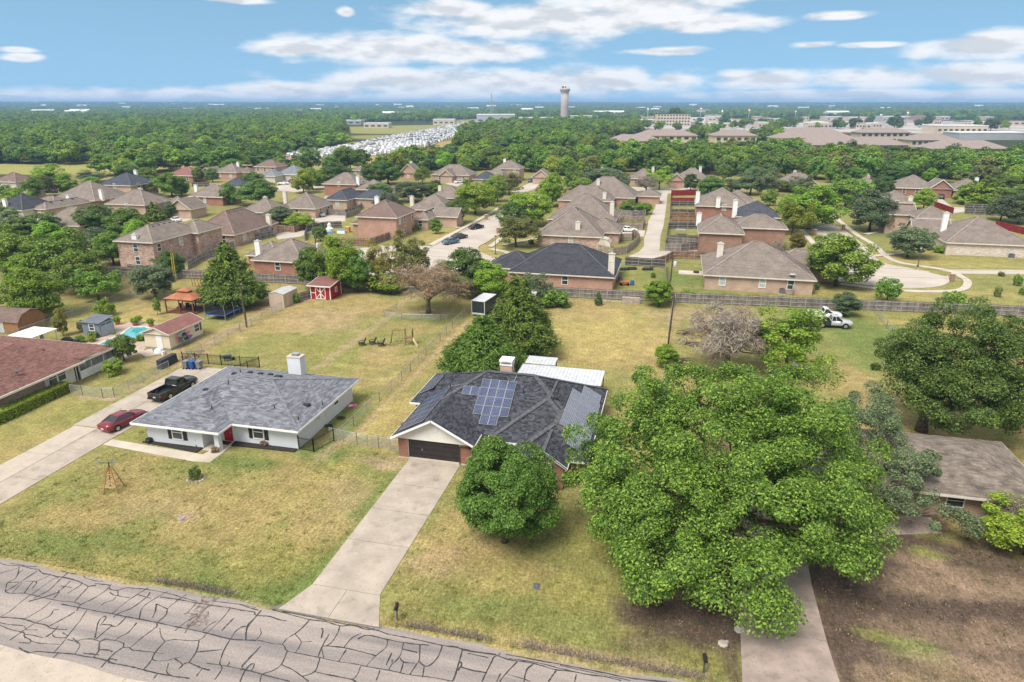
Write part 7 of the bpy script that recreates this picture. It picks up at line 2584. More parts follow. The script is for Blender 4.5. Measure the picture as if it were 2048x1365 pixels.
def misc():
 # dark tarp-covered trailer and brush pile behind the bins
 t=empty('covered_crate',(-62.3,69.8,0),0,'charcoal box panel leaning at the fence behind the bins','crate')
 b=MB()
 b.loft([[(-.5,-1.5,0),(.3,-1.5,0),(.3,1.5,0),(-.5,1.5,0)],[(-.42,-1.45,1.1),(.22,-1.45,1.1),(.22,1.45,1.1),(-.42,1.45,1.1)]])
 b.build('box',mat('charcoal_panel',(.04,.043,.048),.7),t)
 b=MB()
 b.box(-.46,.26,-1.48,1.48,1.1,1.16)
 b.build('lid',mat('charcoal_panel',(.04,.043,.048),.7),t)
 t=empty('brush_pile',(-61.2,73.2,0),0,'tangled pile of grey branches and wheels by the fence','brush pile')
 r=random.Random(5)
 for k in range(14):
  b=MB()
  p0=Vector((r.uniform(-1.0,1.0),r.uniform(-1.3,1.3),.05))
  pts=[p0+Vector((r.uniform(-.5,.5)*i,r.uniform(-.6,.6)*i,.35*i*r.uniform(.3,1))) for i in range(4)]
  b.tube(pts,[.05,.04,.03,.015],5)
  b.build('branch',mat('grey_branch',(.2,.17,.15),.9),t)
 # igloo dog house
 t=empty('dog_house',(-66.3,73.0,0),0,'white igloo dog house beside the cream pool house','dog house')
 b=MB()
 b.lathe((0,0,0),[(.62,0),(.64,.3),(.55,.62),(.35,.85),(.05,.95)],16)
 b.build('dome',mat('white_plastic',(.7,.7,.68),.5),t,True)
 b=MB()
 b.box(.45,.8,-.25,.25,0,.5)
 b.build('entrance',mat('white_plastic',(.7,.7,.68),.5),t)
 sheet('paving_slab',[(-69.9,72.9),(-67.3,71.6),(-66.5,72.4),(-68.6,74.4)],CONC,px=False)
 # wheelbarrow behind the iron fence
 x,y=G(455,722)
 t=empty('wheelbarrow',(x,y,0),.7,'dark blue wheelbarrow standing on the lawn behind the iron fence','wheelbarrow')
 b=MB()
 b.loft([[(-.35,-.25,.35),(.4,-.25,.35),(.4,.25,.35),(-.35,.25,.35)],[(-.6,-.4,.7),(.6,-.4,.7),(.6,.4,.7),(-.6,.4,.7)]],cap=True)
 b.build('tray',mat('navy_steel',(.03,.05,.09),.5),t)
 b=MB()
 b.tube([(.75,-.05,.2),(.75,.05,.2)],.2,12)
 b.build('wheel',TYRE,t)
 for s in (-1,1):
  b=MB()
  b.bar((.75,s*.1,.2),(-.9,s*.3,.6),.05)
  b.bar((-.3,s*.25,.4),(-.35,s*.28,0),.05)
  b.build('handle',BLACK,t)
 # three black lawn chairs
 for k,(px,py,n) in enumerate(((724,691,'left'),(745,689,'middle'),(762,692,'right'))):
  x,y=G(px,py)
  t=empty('lawn_chair',(x,y,0),math.radians(-55),'%s one of three black slatted lawn chairs' % n,'chair','black lawn chairs')
  for j in range(5):
   b=MB()
   b.bar((-.28+j*.14,.28,.3),(-.28+j*.14,.62,1.0),.11,.03)
   b.build('back_slat',BLACK,t)
  b=MB()
  b.obox((0,-.02,.34),(.33,0,0),(0,.36,-.06),(0,.003,.02))
  b.build('seat',BLACK,t)
  for s in (-1,1):
   b=MB()
   b.box(s*.4-.06,s*.4+.06,-.4,.4,.55,.59)
   b.build('arm',BLACK,t)
   b=MB()
   b.bar((s*.36,-.36,0),(s*.36,-.36,.56),.07)
   b.build('leg',BLACK,t)
   b=MB()
   b.bar((s*.34,.55,0),(s*.34,.1,.38),.07)
   b.build('leg',BLACK,t)
 # wooden playset with swing
 x,y=G(800,690)
 t=empty('playset',(x+.5,y+.4,0),math.radians(15),'small wooden playset with swing beam and green panel','playset')
 WD=mat('playset_timber',(.24,.15,.075),.8,var=.15)
 for sx in (.2,1.2):
  for sy in (-.5,.5):
   b=MB()
   b.box(sx-.05,sx+.05,sy-.05,sy+.05,0,2.3)
   b.build('post',WD,t)
 b=MB()
 b.box(.15,1.25,-.55,.55,1.0,1.08)
 b.build('platform',WD,t)
 b=MB()
 b.box(1.22,1.27,-.5,.5,1.1,2.1)
 b.build('side_panel',mat('green_board',(.04,.10,.07),.6),t)
 b=MB()
 b.bar((.2,0,2.2),(-1.6,0,2.0),.1)
 b.build('swing_beam',WD,t)
 for s in (-.6,.6):
  b=MB()
  b.bar((-1.55,0,2.05),(-1.95,s,0),.09)
  b.build('brace_leg',WD,t)
 for xx in (-.4,-1.0):
  b=MB()
  for s in (-.18,.18):
   b.bar((xx+s,0,2.05),(xx+s,0,.5),.015)
  b.box(xx-.22,xx+.22,-.1,.1,.46,.5)
  b.build('swing',BLACK,t)
 b=MB()
 b.bar((1.25,-.5,1.0),(2.0,-1.3,.1),.03,.45)
 b.build('slide',mat('cream_plastic',(.6,.5,.3),.5),t)
 # unfinished timber frame by the left fence
 x,y=G(400,574)
 t=empty('timber_frame',(x,y,0),0,'open orange timber frame standing by the left back fence','frame')
 WO=mat('orange_timber',(.36,.19,.08),.8,var=.1)
 for k in range(6):
  b=MB()
  b.box(-1.6+k*.62,-1.5+k*.62,-.05,.05,0,1.7)
  b.build('stud',WO,t)
 for z in (.05,1.65):
  b=MB()
  b.box(-1.65,1.65,-.07,.07,z,z+.1)
  b.build('plate',WO,t)
 # tall yellow ladder-like climbing tower at the fence
 x,y=G(351,566)
 t=empty('yellow_ladder',(x,y,0),.2,'tall yellow ladder standing up beside the mottled brick house','ladder')
 YL=mat('yellow_fibreglass',(.62,.42,.05),.5)
 for s in (-.2,.2):
  b=MB()
  b.bar((s,0,0),(s,.4,5.6),.07)
  b.build('side_rail',YL,t)
 for k in range(14):
  b=MB()
  b.bar((-.2,.03+k*.027,.4+k*.37),(.2,.03+k*.027,.4+k*.37),.04)
  b.build('rung',YL,t)
 # ornamental windmill
 x,y=G(229,981)
 t=empty('garden_windmill',(x,y,0),.3,'ornamental wooden windmill with metal blades on the front lawn','windmill')
 WM=mat('pine_poles',(.36,.18,.06),.75,var=.12)
 for sx in (-1,1):
  for sy in (-1,1):
   b=MB()
   b.tube([(sx*.62,sy*.62,0),(sx*.12,sy*.12,2.35)],[.055,.045],6)
   b.build('leg',WM,t)
 for z in (.6,1.15,1.7):
  r=.62-.5*z/2.35
  b=MB()
  for (ax,ay),(bx,by) in (((-r,-r),(r,-r)),((r,-r),(r,r)),((r,r),(-r,r)),((-r,r),(-r,-r))):
   b.bar((ax,ay,z),(bx,by,z),.06)
  b.build('cross_bar',mat('pale_pine',(.5,.36,.2),.75),t)
 b=MB()
 for s in (-1,1):
  b.bar((s*.48,-.49,.6),(-s*.36,-.37,1.15),.05)
  b.bar((.49,s*.48,.6),(.37,-s*.36,1.15),.05)
 b.build('diagonal_brace',mat('pale_pine',(.5,.36,.2),.75),t)
 b=MB()
 b.tube([(0,0,2.3),(0,0,2.75)],.05,6)
 b.tube([(-.75,.1,2.7),(.35,-.05,2.7)],.03,6)
 b.build('mast',DARKMETAL,t)
 b=MB()
 b.poly([(-.75,.1,2.55),(-1.05,.14,2.5),(-1.05,.14,2.95),(-.75,.1,2.85)])
 b.poly([(-.75,.11,2.55),(-.75,.11,2.85),(-1.05,.15,2.95),(-1.05,.15,2.5)])
 b.build('tail_vane',STEEL,t)
 BLD=mat('bright_blade',(.7,.7,.7),.3,.6)
 for k in range(12):
  a0,a1=2*math.pi*k/12,2*math.pi*(k+.62)/12
  b=MB()
  c=lambda r,a: (.36+.05*math.sin(a*1),-.06+r*math.cos(a)*.5,2.7+r*math.sin(a))
  q=[(.36,-.05+.1*math.cos(a0),2.7+.1*math.sin(a0)),(.38,-.05+.4*math.cos(a0),2.7+.4*math.sin(a0)),(.33,-.05+.4*math.cos(a1),2.7+.4*math.sin(a1)),(.35,-.05+.1*math.cos(a1),2.7+.1*math.sin(a1))]
  b.poly(q)
  b.poly([(p[0]-.006,p[1],p[2]) for p in q][::-1])
  b.build('blade',BLD,t)
 # bush with a stone ring on the same lawn
 x,y=G(392,958)
 plant('shrub','shrub','dark upright shrub ringed with stones on the front lawn',x,y,1.1,1.5,'shrub0','dark',part='foliage',stem='stem')
 ring=tag(empty('stone_ring',(x,y,0)),'ring of small grey stones around the dark upright shrub','stones')
 for k in range(14):
  a=2*math.pi*k/14
  b=MB()
  s=rnd.uniform(.09,.16)
  b.lathe((.72*math.cos(a),.72*math.sin(a),0),[(s,0),(s*.9,s*.5),(s*.4,s*.8)],7)
  b.build('stone',mat('grey_stone',(.34,.32,.30),.9,var=.2),ring)
 # small flower shrubs and ornaments before the white brick house
 for lab,px,py,w,lf in (('purple-leaved shrub at the porch column',432,905,.95,'rust'),('small purple shrub under the right shuttered window',528,893,.9,'rust'),('tiny red shrub under the left shuttered window',341,885,.5,'rust')):
  x,y=G(px,py)
  plant('shrub','shrub',lab,x,y,w,w*.7,'shrub1',lf,part='foliage',stem='stem')
 x,y=G(395,894)
 t=empty('garden_statue',(x,y,.1),0,'small grey figure ornament in the mulch bed','ornament')
 b=MB()
 b.lathe((0,0,0),[(.18,0),(.16,.2),(.1,.25),(.13,.5),(.15,.75),(.06,.85)],10)
 b.build('body',mat('cast_stone',(.25,.25,.24),.9),t)
 b=MB()
 b.lathe((0,0,.85),[(.03,0),(.1,.08),(.09,.18),(.02,.24)],10)
 b.build('head',mat('cast_stone',(.25,.25,.24),.9),t)
 x,y=G(299,886)
 t=empty('kettle_planter',(x,y,.05),0,'black kettle planter at the house corner','planter')
 b=MB()
 b.lathe((0,0,0),[(.2,0),(.34,.15),(.36,.3),(.28,.42),(.3,.46)],14)
 b.build('pot',BLACK,t)
 b=MB()
 b.lathe((0,0,.44),[(.26,0),(.2,.03)],10)
 b.build('soil',mat('dark_mulch',(.035,.028,.026)),t)
 # meter lid on the lawn
 x,y=G(1073,1173)
 t=empty('meter_box',(x,y,0),.2,'small grey meter lid set in the right lawn','meter lid')
 b=MB()
 b.box(-.22,.22,-.3,.3,0,.04)
 b.build('lid',mat('grey_lid',(.10,.11,.14),.6),t)
 b=MB()
 b.box(-.05,.05,-.05,.05,.04,.055)
 b.build('latch',STEEL,t)
 x,y=G(362,1037)
 t=empty('clean_out_cover',(x,y,0),0,'round pale drain cover in a bare spot of lawn','drain cover')
 b=MB()
 b.lathe((0,0,0),[(.3,0),(.3,.05),(.22,.07)],14)
 b.build('cover',mat('grey_stone',(.34,.32,.30)),t)
 # bin lid / pink toy and hose by the white wall
 x,y=G(704,813)
 t=empty('pink_board',(x,y,0),.5,'pink and white toy board lying on the side lawn','toy board')
 b=MB()
 b.loft([[(-.55,-.28,.04),(.55,-.28,.04),(.55,.28,.04),(-.55,.28,.04)],[(-.5,-.24,.12),(.5,-.24,.12),(.5,.24,.12),(-.5,.24,.12)]])
 b.build('board',mat('pink_foam',(.75,.15,.35),.5),t)
 b=MB()
 b.box(-.3,.05,-.2,.2,.121,.13)
 b.build('print',WHITE,t)
 for lab,px,py in (('black hose reel lying beside the white wall',653,853),('dark cover lying further along the white wall',678,837)):
  x,y=G(px,py)
  t=empty('hose',(x,y,0),0,lab,'hose')
  b=MB()
  b.tube([(.35*math.cos(a)+a*.05,.25*math.sin(a),.05+.01*a) for a in np.arange(0,9,.5)],.05,6)
  b.build('coil',BLACK,t)
misc()
def mailbox(label,x,y,rz):
 t=empty('mailbox',(x,y,0),rz,label,'mailbox','kerbside mailboxes')
 b=MB()
 b.box(-.05,.05,-.05,.05,-.05,1.0)
 b.build('post',mat('weathered_post',(.10,.09,.08),.9),t)
 b=MB()
 secs=[]
 for yy in (-.28,.28):
  secs.append([(.12*math.cos(a),yy,1.12+.13*math.sin(a)) for a in np.linspace(0,math.pi,8)]+[(-.12,yy,1.0),(.12,yy,1.0)])
 b.loft(secs)
 bo=b.build('box',BLACK,t)
 b=MB()
 b.box(.125,.14,-.1,.1,1.12,1.2)
 b.build('flag',mat('red_flag',(.3,.02,.02),.5),bo)
mailbox('black mailbox on a post beside the long driveway apron',*G(795,1241),.25)
mailbox('black mailbox beside the pink concrete driveway',*G(1407,1346),.1)
for lab,px,py in (('low white paint marks board by the pink driveway',1478,1260),('pale flat stone beside the pink driveway',1446,1288)):
 x,y=G(px,py)
 t=empty('flat_stone',(x,y,0),.3,lab,'stone')
 b=MB()
 b.lathe((0,0,0),[(.34,0),(.32,.06),(.22,.1)],8)
 b.build('slab',mat('pale_stone',(.45,.40,.35),.9),t)
 b=MB()
 b.lathe((.3,.15,0),[(.12,0),(.1,.06),(.05,.08)],7)
 b.build('chip',mat('pale_stone',(.45,.40,.35),.9),t)
# ------------------------------------------------------------------ poles, lamps, wires
POLEW=mat('creosote_pole',(.085,.065,.05),.9,var=.2,vs=3)
def pole(label,x,y,h,lean=(0,0),can=False,name='utility_pole'):
 t=empty(name,(x,y,0),0,label,'utility pole','utility poles')
 b=MB()
 b.tube([(0,0,-.2),(lean[0],lean[1],h)],[.15,.1],9)
 b.build('pole',POLEW,t)
 b=MB()
 b.tube([(lean[0]+.12,lean[1],h-.3),(lean[0]+.12,lean[1],h-.1)],.04,6)
 b.build('insulator',WHITE,t)
 if can:
  b=MB()
  b.lathe((lean[0]+.42,lean[1]-.2,h-2.3),[(.24,0),(.27,.1),(.27,.8),(.2,.95)],12)
  b.build('transformer',mat('grey_transformer',(.55,.57,.58),.5),t,True)
 return (x+lean[0],y+lean[1],h-.1)
T1=pole('leaning wooden utility pole beside the trampoline',-61.75,86.2,6.9,(-.2,.1))
T2=pole('utility pole with white transformer behind the red barn trees',*G(637,556),8.2,(.1,0),True)
T3=pole('dark utility pole rising from the right chain-link fence',.35,92.6,7.4,(.35,.1))
T4=pole('utility pole with white transformer at the back fence corner',-.05,116.4,8.2,(.2,0),True)
def wire(label,a,b_,sag,r=.012):
 a,b_=Vector(a),Vector(b_)
 b=MB()
 b.tube([a.lerp(b_,k/14)-Vector((0,0,sag*4*(k/14)*(1-k/14))) for k in range(15)],r,4)
 tag(b.build('power_line',BLACK),label,'cable','overhead wires')
wire('thin overhead wire from the red barn pole to the back corner pole',T2,T4,1.2)
wire('lower overhead wire running across the back fence line',(T2[0],T2[1],T2[2]-1.4),(T4[0],T4[1],T4[2]-1.4),1.3)
wire('overhead wire from the back corner pole to the right',T4,(72,122,8),1.2)
wire('lower overhead wire going right from the back corner pole',(T4[0],T4[1],T4[2]-1.4),(72,122,6.7),1.2)
wire('overhead wire between the two right-hand poles',T3,T4,.5)
wire('overhead wire from the trampoline pole toward the back',T1,T2,.8)
wire('service wire from the trampoline pole to the left',T1,(-84,70,3.2),.5)
def street_lamp(label,x,y,h=4.2):
 t=empty('street_lamp',(x,y,0),0,label,'street lamp','street lamps')
 GM=mat('dark_green_grey_iron',(.07,.085,.085),.5)
 b=MB()
 b.lathe((0,0,0),[(.22,0),(.2,.3),(.09,.45),(.06,h-.6),(.06,h-.55)],10)
 b.build('pole',GM,t)
 b=MB()
 b.lathe((0,0,h-.55),[(.1,0),(.2,.1),(.24,.4)],10)
 b.build('lantern',mat('lantern_glass',(.4,.4,.36),.3),t)
 b=MB()
 b.lathe((0,0,h-.15),[(.28,0),(.2,.12),(.03,.25)],10)
 b.build('lantern_cap',GM,t)
street_lamp('street lamp on the sidewalk of the right court',*G(1835,534))
street_lamp('street lamp on the lawn by the side street',*G(991,509))
street_lamp('street lamp beside the olive tree by the van driveway',*G(1036,385))
def brick_box(label,px,py,m='brown'):
 x,y=G(px,py)
 t=empty('brick_mailbox',(x,y,0),0,label,'mailbox','brick mailboxes')
 b=MB()
 b.box(-.35,.35,-.3,.3,0,1.4)
 b.build('pillar',WALL[m],t)
 b=MB()
 b.box(-.42,.42,-.36,.36,1.4,1.52)
 b.build('cap',CONC,t)
for lab,px,py in (('brick mailbox pillar left of the upper court street',1629,471),('brick mailbox pillar right of the upper court street',1686,461),('brick mailbox pillar inside the cul-de-sac island',1903,563),('brick mailbox pillar by the tall bright street tree',972,440),('brick mailbox pillar at the right kerb of the side street',996,467)):
 brick_box(lab,px,py)
def ac_unit(label,x,y):
 t=empty('ac_unit',(x,y,0),0,label,'air conditioner','outdoor air conditioners')
 GM=mat('ac_grey',(.12,.13,.135),.6,var=.1)
 b=MB()
 b.box(-.45,.45,-.45,.45,.08,.95)
 b.build('cabinet',GM,t)
 b=MB()
 b.lathe((0,0,.95),[(.4,0),(.4,.04),(.3,.05)],14)
 b.build('fan_grille',BLACK,t)
 b=MB()
 b.box(-.55,.55,-.55,.55,0,.08)
 b.build('pad',CONC,t)
ac_unit('dark air conditioner at the corner of the pink brick house',*G(1240,564))
ac_unit('grey air conditioner at the rear wall of the tan-roofed house',*G(1563,588))
ac_unit('grey air conditioner before the whitewashed brick wall',*G(2022,517))
# back-garden odds and ends
def yard_bits():
 x,y=G(1208,498)
 t=empty('arched_shed',(x,y,0),0,'cream barn-shaped shed behind the dark roof house','shed')
 b=MB()
 prof=[(-1.5,0),(-1.5,1.5),(-.9,2.3),(0,2.6),(.9,2.3),(1.5,1.5),(1.5,0)]
 b.loft([[(px,-1.6,pz) for px,pz in prof],[(px,1.6,pz) for px,pz in prof]])
 b.build('wall',mat('cream_resin',(.58,.52,.42),.6),t)
 b=MB()
 for (x0,z0),(x1,z1) in zip(prof[1:-1],prof[2:-1]):
  b.poly([(x0*1.05,-1.7,z0+.05),(x1*1.05,-1.7,z1+.05),(x1*1.05,1.7,z1+.05),(x0*1.05,1.7,z0+.05)])
 b.build('roof',mat('cream_resin_roof',(.50,.44,.36),.6),t)
 x,y=G(1222,482)
 t=empty('patio_umbrella',(x,y,0),0,'dark blue patio umbrella in the yard left of the alley','umbrella')
 b=MB()
 b.tube([(0,0,0),(0,0,2.5)],.04,6)
 b.build('pole',BLACK,t)
 b=MB()
 b.lathe((0,0,2.05),[(1.6,0),(1.55,.05),(.8,.4),(.05,.6)],8)
 b.build('canopy',mat('blue_canvas',(.05,.10,.2),.8),t)
 x,y=G(1361,470)
 t=empty('small_trampoline',(x,y,0),0,'grey frame table standing in the fenced yard right of the alley','table')
 b=MB()
 b.box(-1.2,1.2,-.8,.8,1.3,1.4)
 b.build('top',mat('grey_table',(.3,.31,.32),.6),t)
 for sx in (-1.1,1.1):
  for sy in (-.7,.7):
   b=MB()
   b.box(sx-.05,sx+.05,sy-.05,sy+.05,0,1.3)
   b.build('leg',STEEL,t)
 # play tower pieces beside the red brick two-storey house
 x,y=G(660,466)
 t=empty('garden_play_clutter',(x,y,0),0,'white plastic playhouse left of the red brick two-storey wall','playhouse')
 b=MB()
 b.lathe((0,0,0),[(1.0,0),(1.0,1.1),(.55,1.5),(.45,2.3),(.1,2.7)],10)
 b.build('tower',mat('white_plastic',(.7,.7,.68)),t)
 b=MB()
 b.box(-.9,1.2,-1.2,-.9,0,.5)
 b.build('blue_step',mat('blue_board',(.1,.28,.5)),t)
 x,y=G(684,467)
 t=empty('toy_pool',(x,y,0),0,'white and blue garden toy by the red brick two-storey wall','toy')
 b=MB()
 b.box(-1.1,1.1,-.6,.6,0,.7)
 b.build('tub',WHITE,t)
 b=MB()
 b.box(-1.0,1.0,-.5,.5,.7,.78)
 b.build('cover',mat('blue_board',(.1,.28,.5)),t)
 x,y=G(696,465)
 t=empty('orange_toy',(x,y,0),0,'orange plastic garden toy against the red brick wall','toy')
 b=MB()
 b.box(-.6,.6,-.4,.4,0,1.3)
 b.build('body',mat('orange_plastic',(.6,.25,.05),.5),t)
 b=MB()
 b.box(-.7,.7,-.5,.5,1.3,1.45)
 b.build('top',mat('yellow_plastic',(.6,.45,.08),.5),t)
 # blue tarp under the broad tan eave
 x,y=G(158,416)
 t=empty('tarp_shelter',(x,y,0),0,'bright blue tarp shelter beside the broad tan roof','tarp')
 b=MB()
 b.loft([[(-2.8,-1.2,1.6),(2.8,-1.2,1.5),(2.8,1.2,1.8),(-2.8,1.2,1.9)],[(-2.4,-.6,2.1),(2.4,-.6,2.0),(2.4,.6,2.2),(-2.4,.6,2.3)]])
 b.build('tarp',mat('blue_tarp',(.02,.10,.5),.5),t)
 for sx in (-2.6,2.6):
  for sy in (-1.1,1.1):
   b=MB()
   b.box(sx-.04,sx+.04,sy-.04,sy+.04,0,1.65)
   b.build('pole',STEEL,t)
 # brick fire wall at the back fence, carport and trailer by the cedars
 t=empty('brick_barbecue',(-6.3,113.4,0),0,'low pale stone wall at the back fence of the straw lawn','wall')
 rr=random.Random(4)
 for r_ in range(5):
  for k in range(7):
   b=MB()
   x0=-1.4+k*.42+(.2 if r_ % 2 else 0)
   b.box(x0,x0+.39,-.35+rr.uniform(-.03,.03),.3,r_*.19,r_*.19+.175)
   b.build('stone',mat('pale_ledge_stone',(.40,.33,.29),.9,var=.2,vs=2),t)
 t=empty('rubble_row',(-9.8,113.4,0),0,'row of loose pale stones along the back fence','stones')
 for k in range(12):
  b=MB()
  s=rr.uniform(.12,.28)
  b.lathe((-1.8+k*.33,rr.uniform(-.3,.3),0),[(s,0),(s*.9,s*.5),(s*.3,s*.8)],6)
  b.build('stone',mat('pale_ledge_stone',(.40,.33,.29)),t)
 t=empty('enclosed_trailer',(-28.9,102.0,0),math.radians(-8),'dark enclosed trailer with white roof behind the cedars','trailer')
 b=MB()
 b.box(-1.1,1.1,-2.4,2.4,.5,2.5)
 b.build('body',mat('trailer_green_black',(.025,.035,.034),.35),t)
 b=MB()
 b.box(-1.15,1.15,-2.45,2.45,2.5,2.58)
 b.box(-1.14,-1.05,-2.44,-2.35,.4,2.5)
 b.box(1.05,1.14,-2.44,-2.35,.4,2.5)
 b.box(-1.14,1.14,-2.46,-2.4,.35,.6)
 b.build('roof',mat('white_metal_roof',(.58,.62,.64)),t)
 for s in (-1.05,1.05):
  b=MB()
  b.tube([(s-.1,.3,.34),(s+.1,.3,.34)],.34,14)
  b.build('wheel',TYRE,t)
 t=empty('carport',(-23.5,107.6,0),0,'small white carport behind the dark cedar','carport')
 b=MB()
 b.poly([(-2.8,-2.5,2.3),(2.2,-2.5,2.3),(2.2,2.5,2.7),(-2.8,2.5,2.7)])
 b.poly([(-2.8,-2.5,2.22),(-2.8,2.5,2.62),(2.2,2.5,2.62),(2.2,-2.5,2.22)])
 b.build('roof',mat('white_metal_roof',(.58,.62,.64)),t)
 for sx in (-2.6,2.1):
  for sy,h in ((-2.4,2.25),(2.4,2.6)):
   b=MB()
   b.box(sx-.06,sx+.06,sy-.06,sy+.06,0,h)
   b.build('post',WHITE,t)
 # patio planters around the pool
 r3=random.Random(9)
 for k,(px,py,m,lab) in enumerate(((236,650,'terracotta','large terracotta planter by the pool shed'),(279,648,'white','white square planter at the far pool edge'),(271,652,'terracotta','small terracotta pot at the far pool edge'),(303,654,'terracotta','terracotta pot at the pool house corner'))):
  x,y=G(px,py)
  t=empty('planter',(x,y,0),0,lab,'planter','pool planters')
  mm=WHITE if m == 'white' else mat('terracotta',(.36,.13,.07),.8)
  b=MB()
  b.lathe((0,0,0),[(.28,0),(.42,.55),(.44,.6)],12)
  b.build('pot',mm,t)
  o=obj('foliage',PROTO['shrub0'][0],t,(0,0,.5))
  o.scale=(.45,.45,.5)
 for lab,px,py,lf,w in (('leafy potted plants between the pool and pool shed',187,677,'mid',1.6),('yellow-green plants at the near pool edge',186,684,'yellow',1.3),('green plants beside the black grill',160,686,'mid',1.6),('green plant at the pool house wall',283,682,'bright',1.5)):
  x,y=G(px,py)
  plant('shrub','shrub',lab,x,y,w,w*.75,'shrub1',lf,part='foliage',stem='stem')
 x,y=G(136,692)
 t=empty('barbecue_grill',(x,y,0),.4,'black covered grill at the pool corner','grill')
 b=MB()
 b.loft([[(-.8,-.4,0),(.8,-.4,0),(.8,.4,0),(-.8,.4,0)],[(-.7,-.36,.9),(.7,-.36,.9),(.7,.36,.9),(-.7,.36,.9)],[(-.35,-.3,1.25),(.35,-.3,1.25),(.35,.3,1.25),(-.35,.3,1.25)]])
 b.build('cover',BLACK,t)
 b=MB()
 b.box(.8,1.5,-.3,.3,0,.85)
 b.build('side_table',DARKMETAL,t)
 x,y=G(88,692)
 t=empty('closed_umbrella',(x,y,0),0,'closed pale patio umbrella behind the red roof','umbrella')
 b=MB()
 b.tube([(0,0,0),(0,0,2.6)],.03,6)
 b.build('pole',STEEL,t)
 b=MB()
 b.lathe((0,0,1.0),[(.28,0),(.2,.6),(.06,1.5)],8)
 b.build('canopy',mat('pale_canvas',(.5,.5,.54),.8),t)
 # clutter under the willow-like tree
 for lab,px,py,c in (('white scrap panel leaning under the willow-like tree',1590,735,(.6,.6,.58)),('red fuel can under the willow-like tree',1562,743,(.4,.06,.03)),('dark mower under the willow-like tree',1595,758,(.05,.06,.07))):
  x,y=G(px,py)
  t=empty('yard_scrap',(x,y,0),rnd.random(),lab,'scrap')
  b=MB()
  b.loft([[(-.4,-.2,0),(.4,-.2,0),(.4,.2,0),(-.4,.2,0)],[(-.35,.1,.9),(.35,.1,.9),(.35,.3,.9),(-.35,.3,.9)]])
  b.build('body',mat('scrap_%d' % px,c,.6),t)
  b=MB()
  b.tube([(-.3,-.25,.1),(-.3,.25,.1)],.1,8)
  b.build('roller',BLACK,t)
 x,y=G(1610,752)
 t=empty('step_ladder',(x,y,0),.2,'small white step ladder under the willow-like tree','ladder')
 for s in (-.22,.22):
  b=MB()
  b.bar((s,0,0),(s,.25,2.1),.05)
  b.build('side_rail',WHITE,t)
 for k in range(6):
  b=MB()
  b.bar((-.22,.04*k,.3+k*.32),(.22,.04*k,.3+k*.32),.06)
  b.build('rung',WHITE,t)
 # wood and soil heaps in the brushy yard
 for lab,px,py in (('pile of weathered planks at the left of the brushy yard',1372,668),('second dark brush heap below the plank pile',1385,690),('small dark heap near the chain-link fence',1362,725)):
  x,y=G(px,py)
  t=empty('plank_pile',(x,y,0),rnd.random(),lab,'wood pile','wood piles')
  for k in range(9):
   b=MB()
   b.bar((rnd.uniform(-1.4,-.6),rnd.uniform(-.8,.8),.06+.05*k),(rnd.uniform(.6,1.4),rnd.uniform(-.8,.8),.06+.05*k),.16,.06)
   b.build('plank',mat('dark_plank',(.13,.09,.07),.9,var=.25),t)
 x,y=G(1258,570)
 t=empty('garden_tractor',(x-.6,y-.4,0),.2,'orange garden machine and blue drum beside the pink brick house','mower')
 b=MB()
 b.box(-1.1,.6,-.4,.4,.3,.75)
 b.build('body',mat('orange_paint',(.5,.13,.05),.5),t)
 b=MB()
 b.lathe((1.2,0,0),[(.35,0),(.38,.4),(.35,.9)],12)
 b.build('drum',mat('blue_drum',(.03,.13,.3),.5),t)
 for sx in (-.9,.4):
  for sy in (-.45,.45):
   b=MB()
   b.tube([(sx,sy-.08,.25),(sx,sy+.08,.25)],.25,10)
   b.build('wheel',TYRE,t)
 for lab,px,py in (('black bag heap left in the dark fenced corner',1248,541),('second black heap in the dark fenced corner',1263,540),('black heap by the grey plank fence',1293,541)):
  x,y=G(px,py)
  t=empty('black_heap',(x,y,0),0,lab,'heap','black heaps')
  for k in range(3):
   b=MB()
   b.lathe((k*.55-.5,.15*k,0),[(.4,0),(.45,.25),(.3,.5),(.05,.6)],8)
   b.build('bag',BLACK,t)
 x,y=G(1390,547)
 t=empty('patio_slab',(x,y,0),0,'bare patio slab with a dark fire pit on the bright lawn','patio')
 b=MB()
 b.box(-3.2,2.2,-1.6,1.6,0,.12)
 b.build('slab',CONC,t)
 b=MB()
 b.lathe((.2,0,.12),[(.55,0),(.6,.3),(.45,.35)],12)
 b.build('fire_pit',mat('rust_pit',(.08,.03,.025),.8),t)
 x,y=G(1584,556,3.0)
 t=empty('satellite_dish',(x,y,3.15),.4,'grey satellite dish on the tan-roofed house by the court','dish')
 b=MB()
 b.lathe((0,0,.3),[(.05,-.05),(.35,.05),(.5,.18)],14)
 b.build('dish',mat('dish_pale',(.5,.5,.5),.5),t)
 b=MB()
 b.tube([(0,0,-.4),(0,0,.3)],.04,6)
 b.build('mast',STEEL,t)
yard_bits()
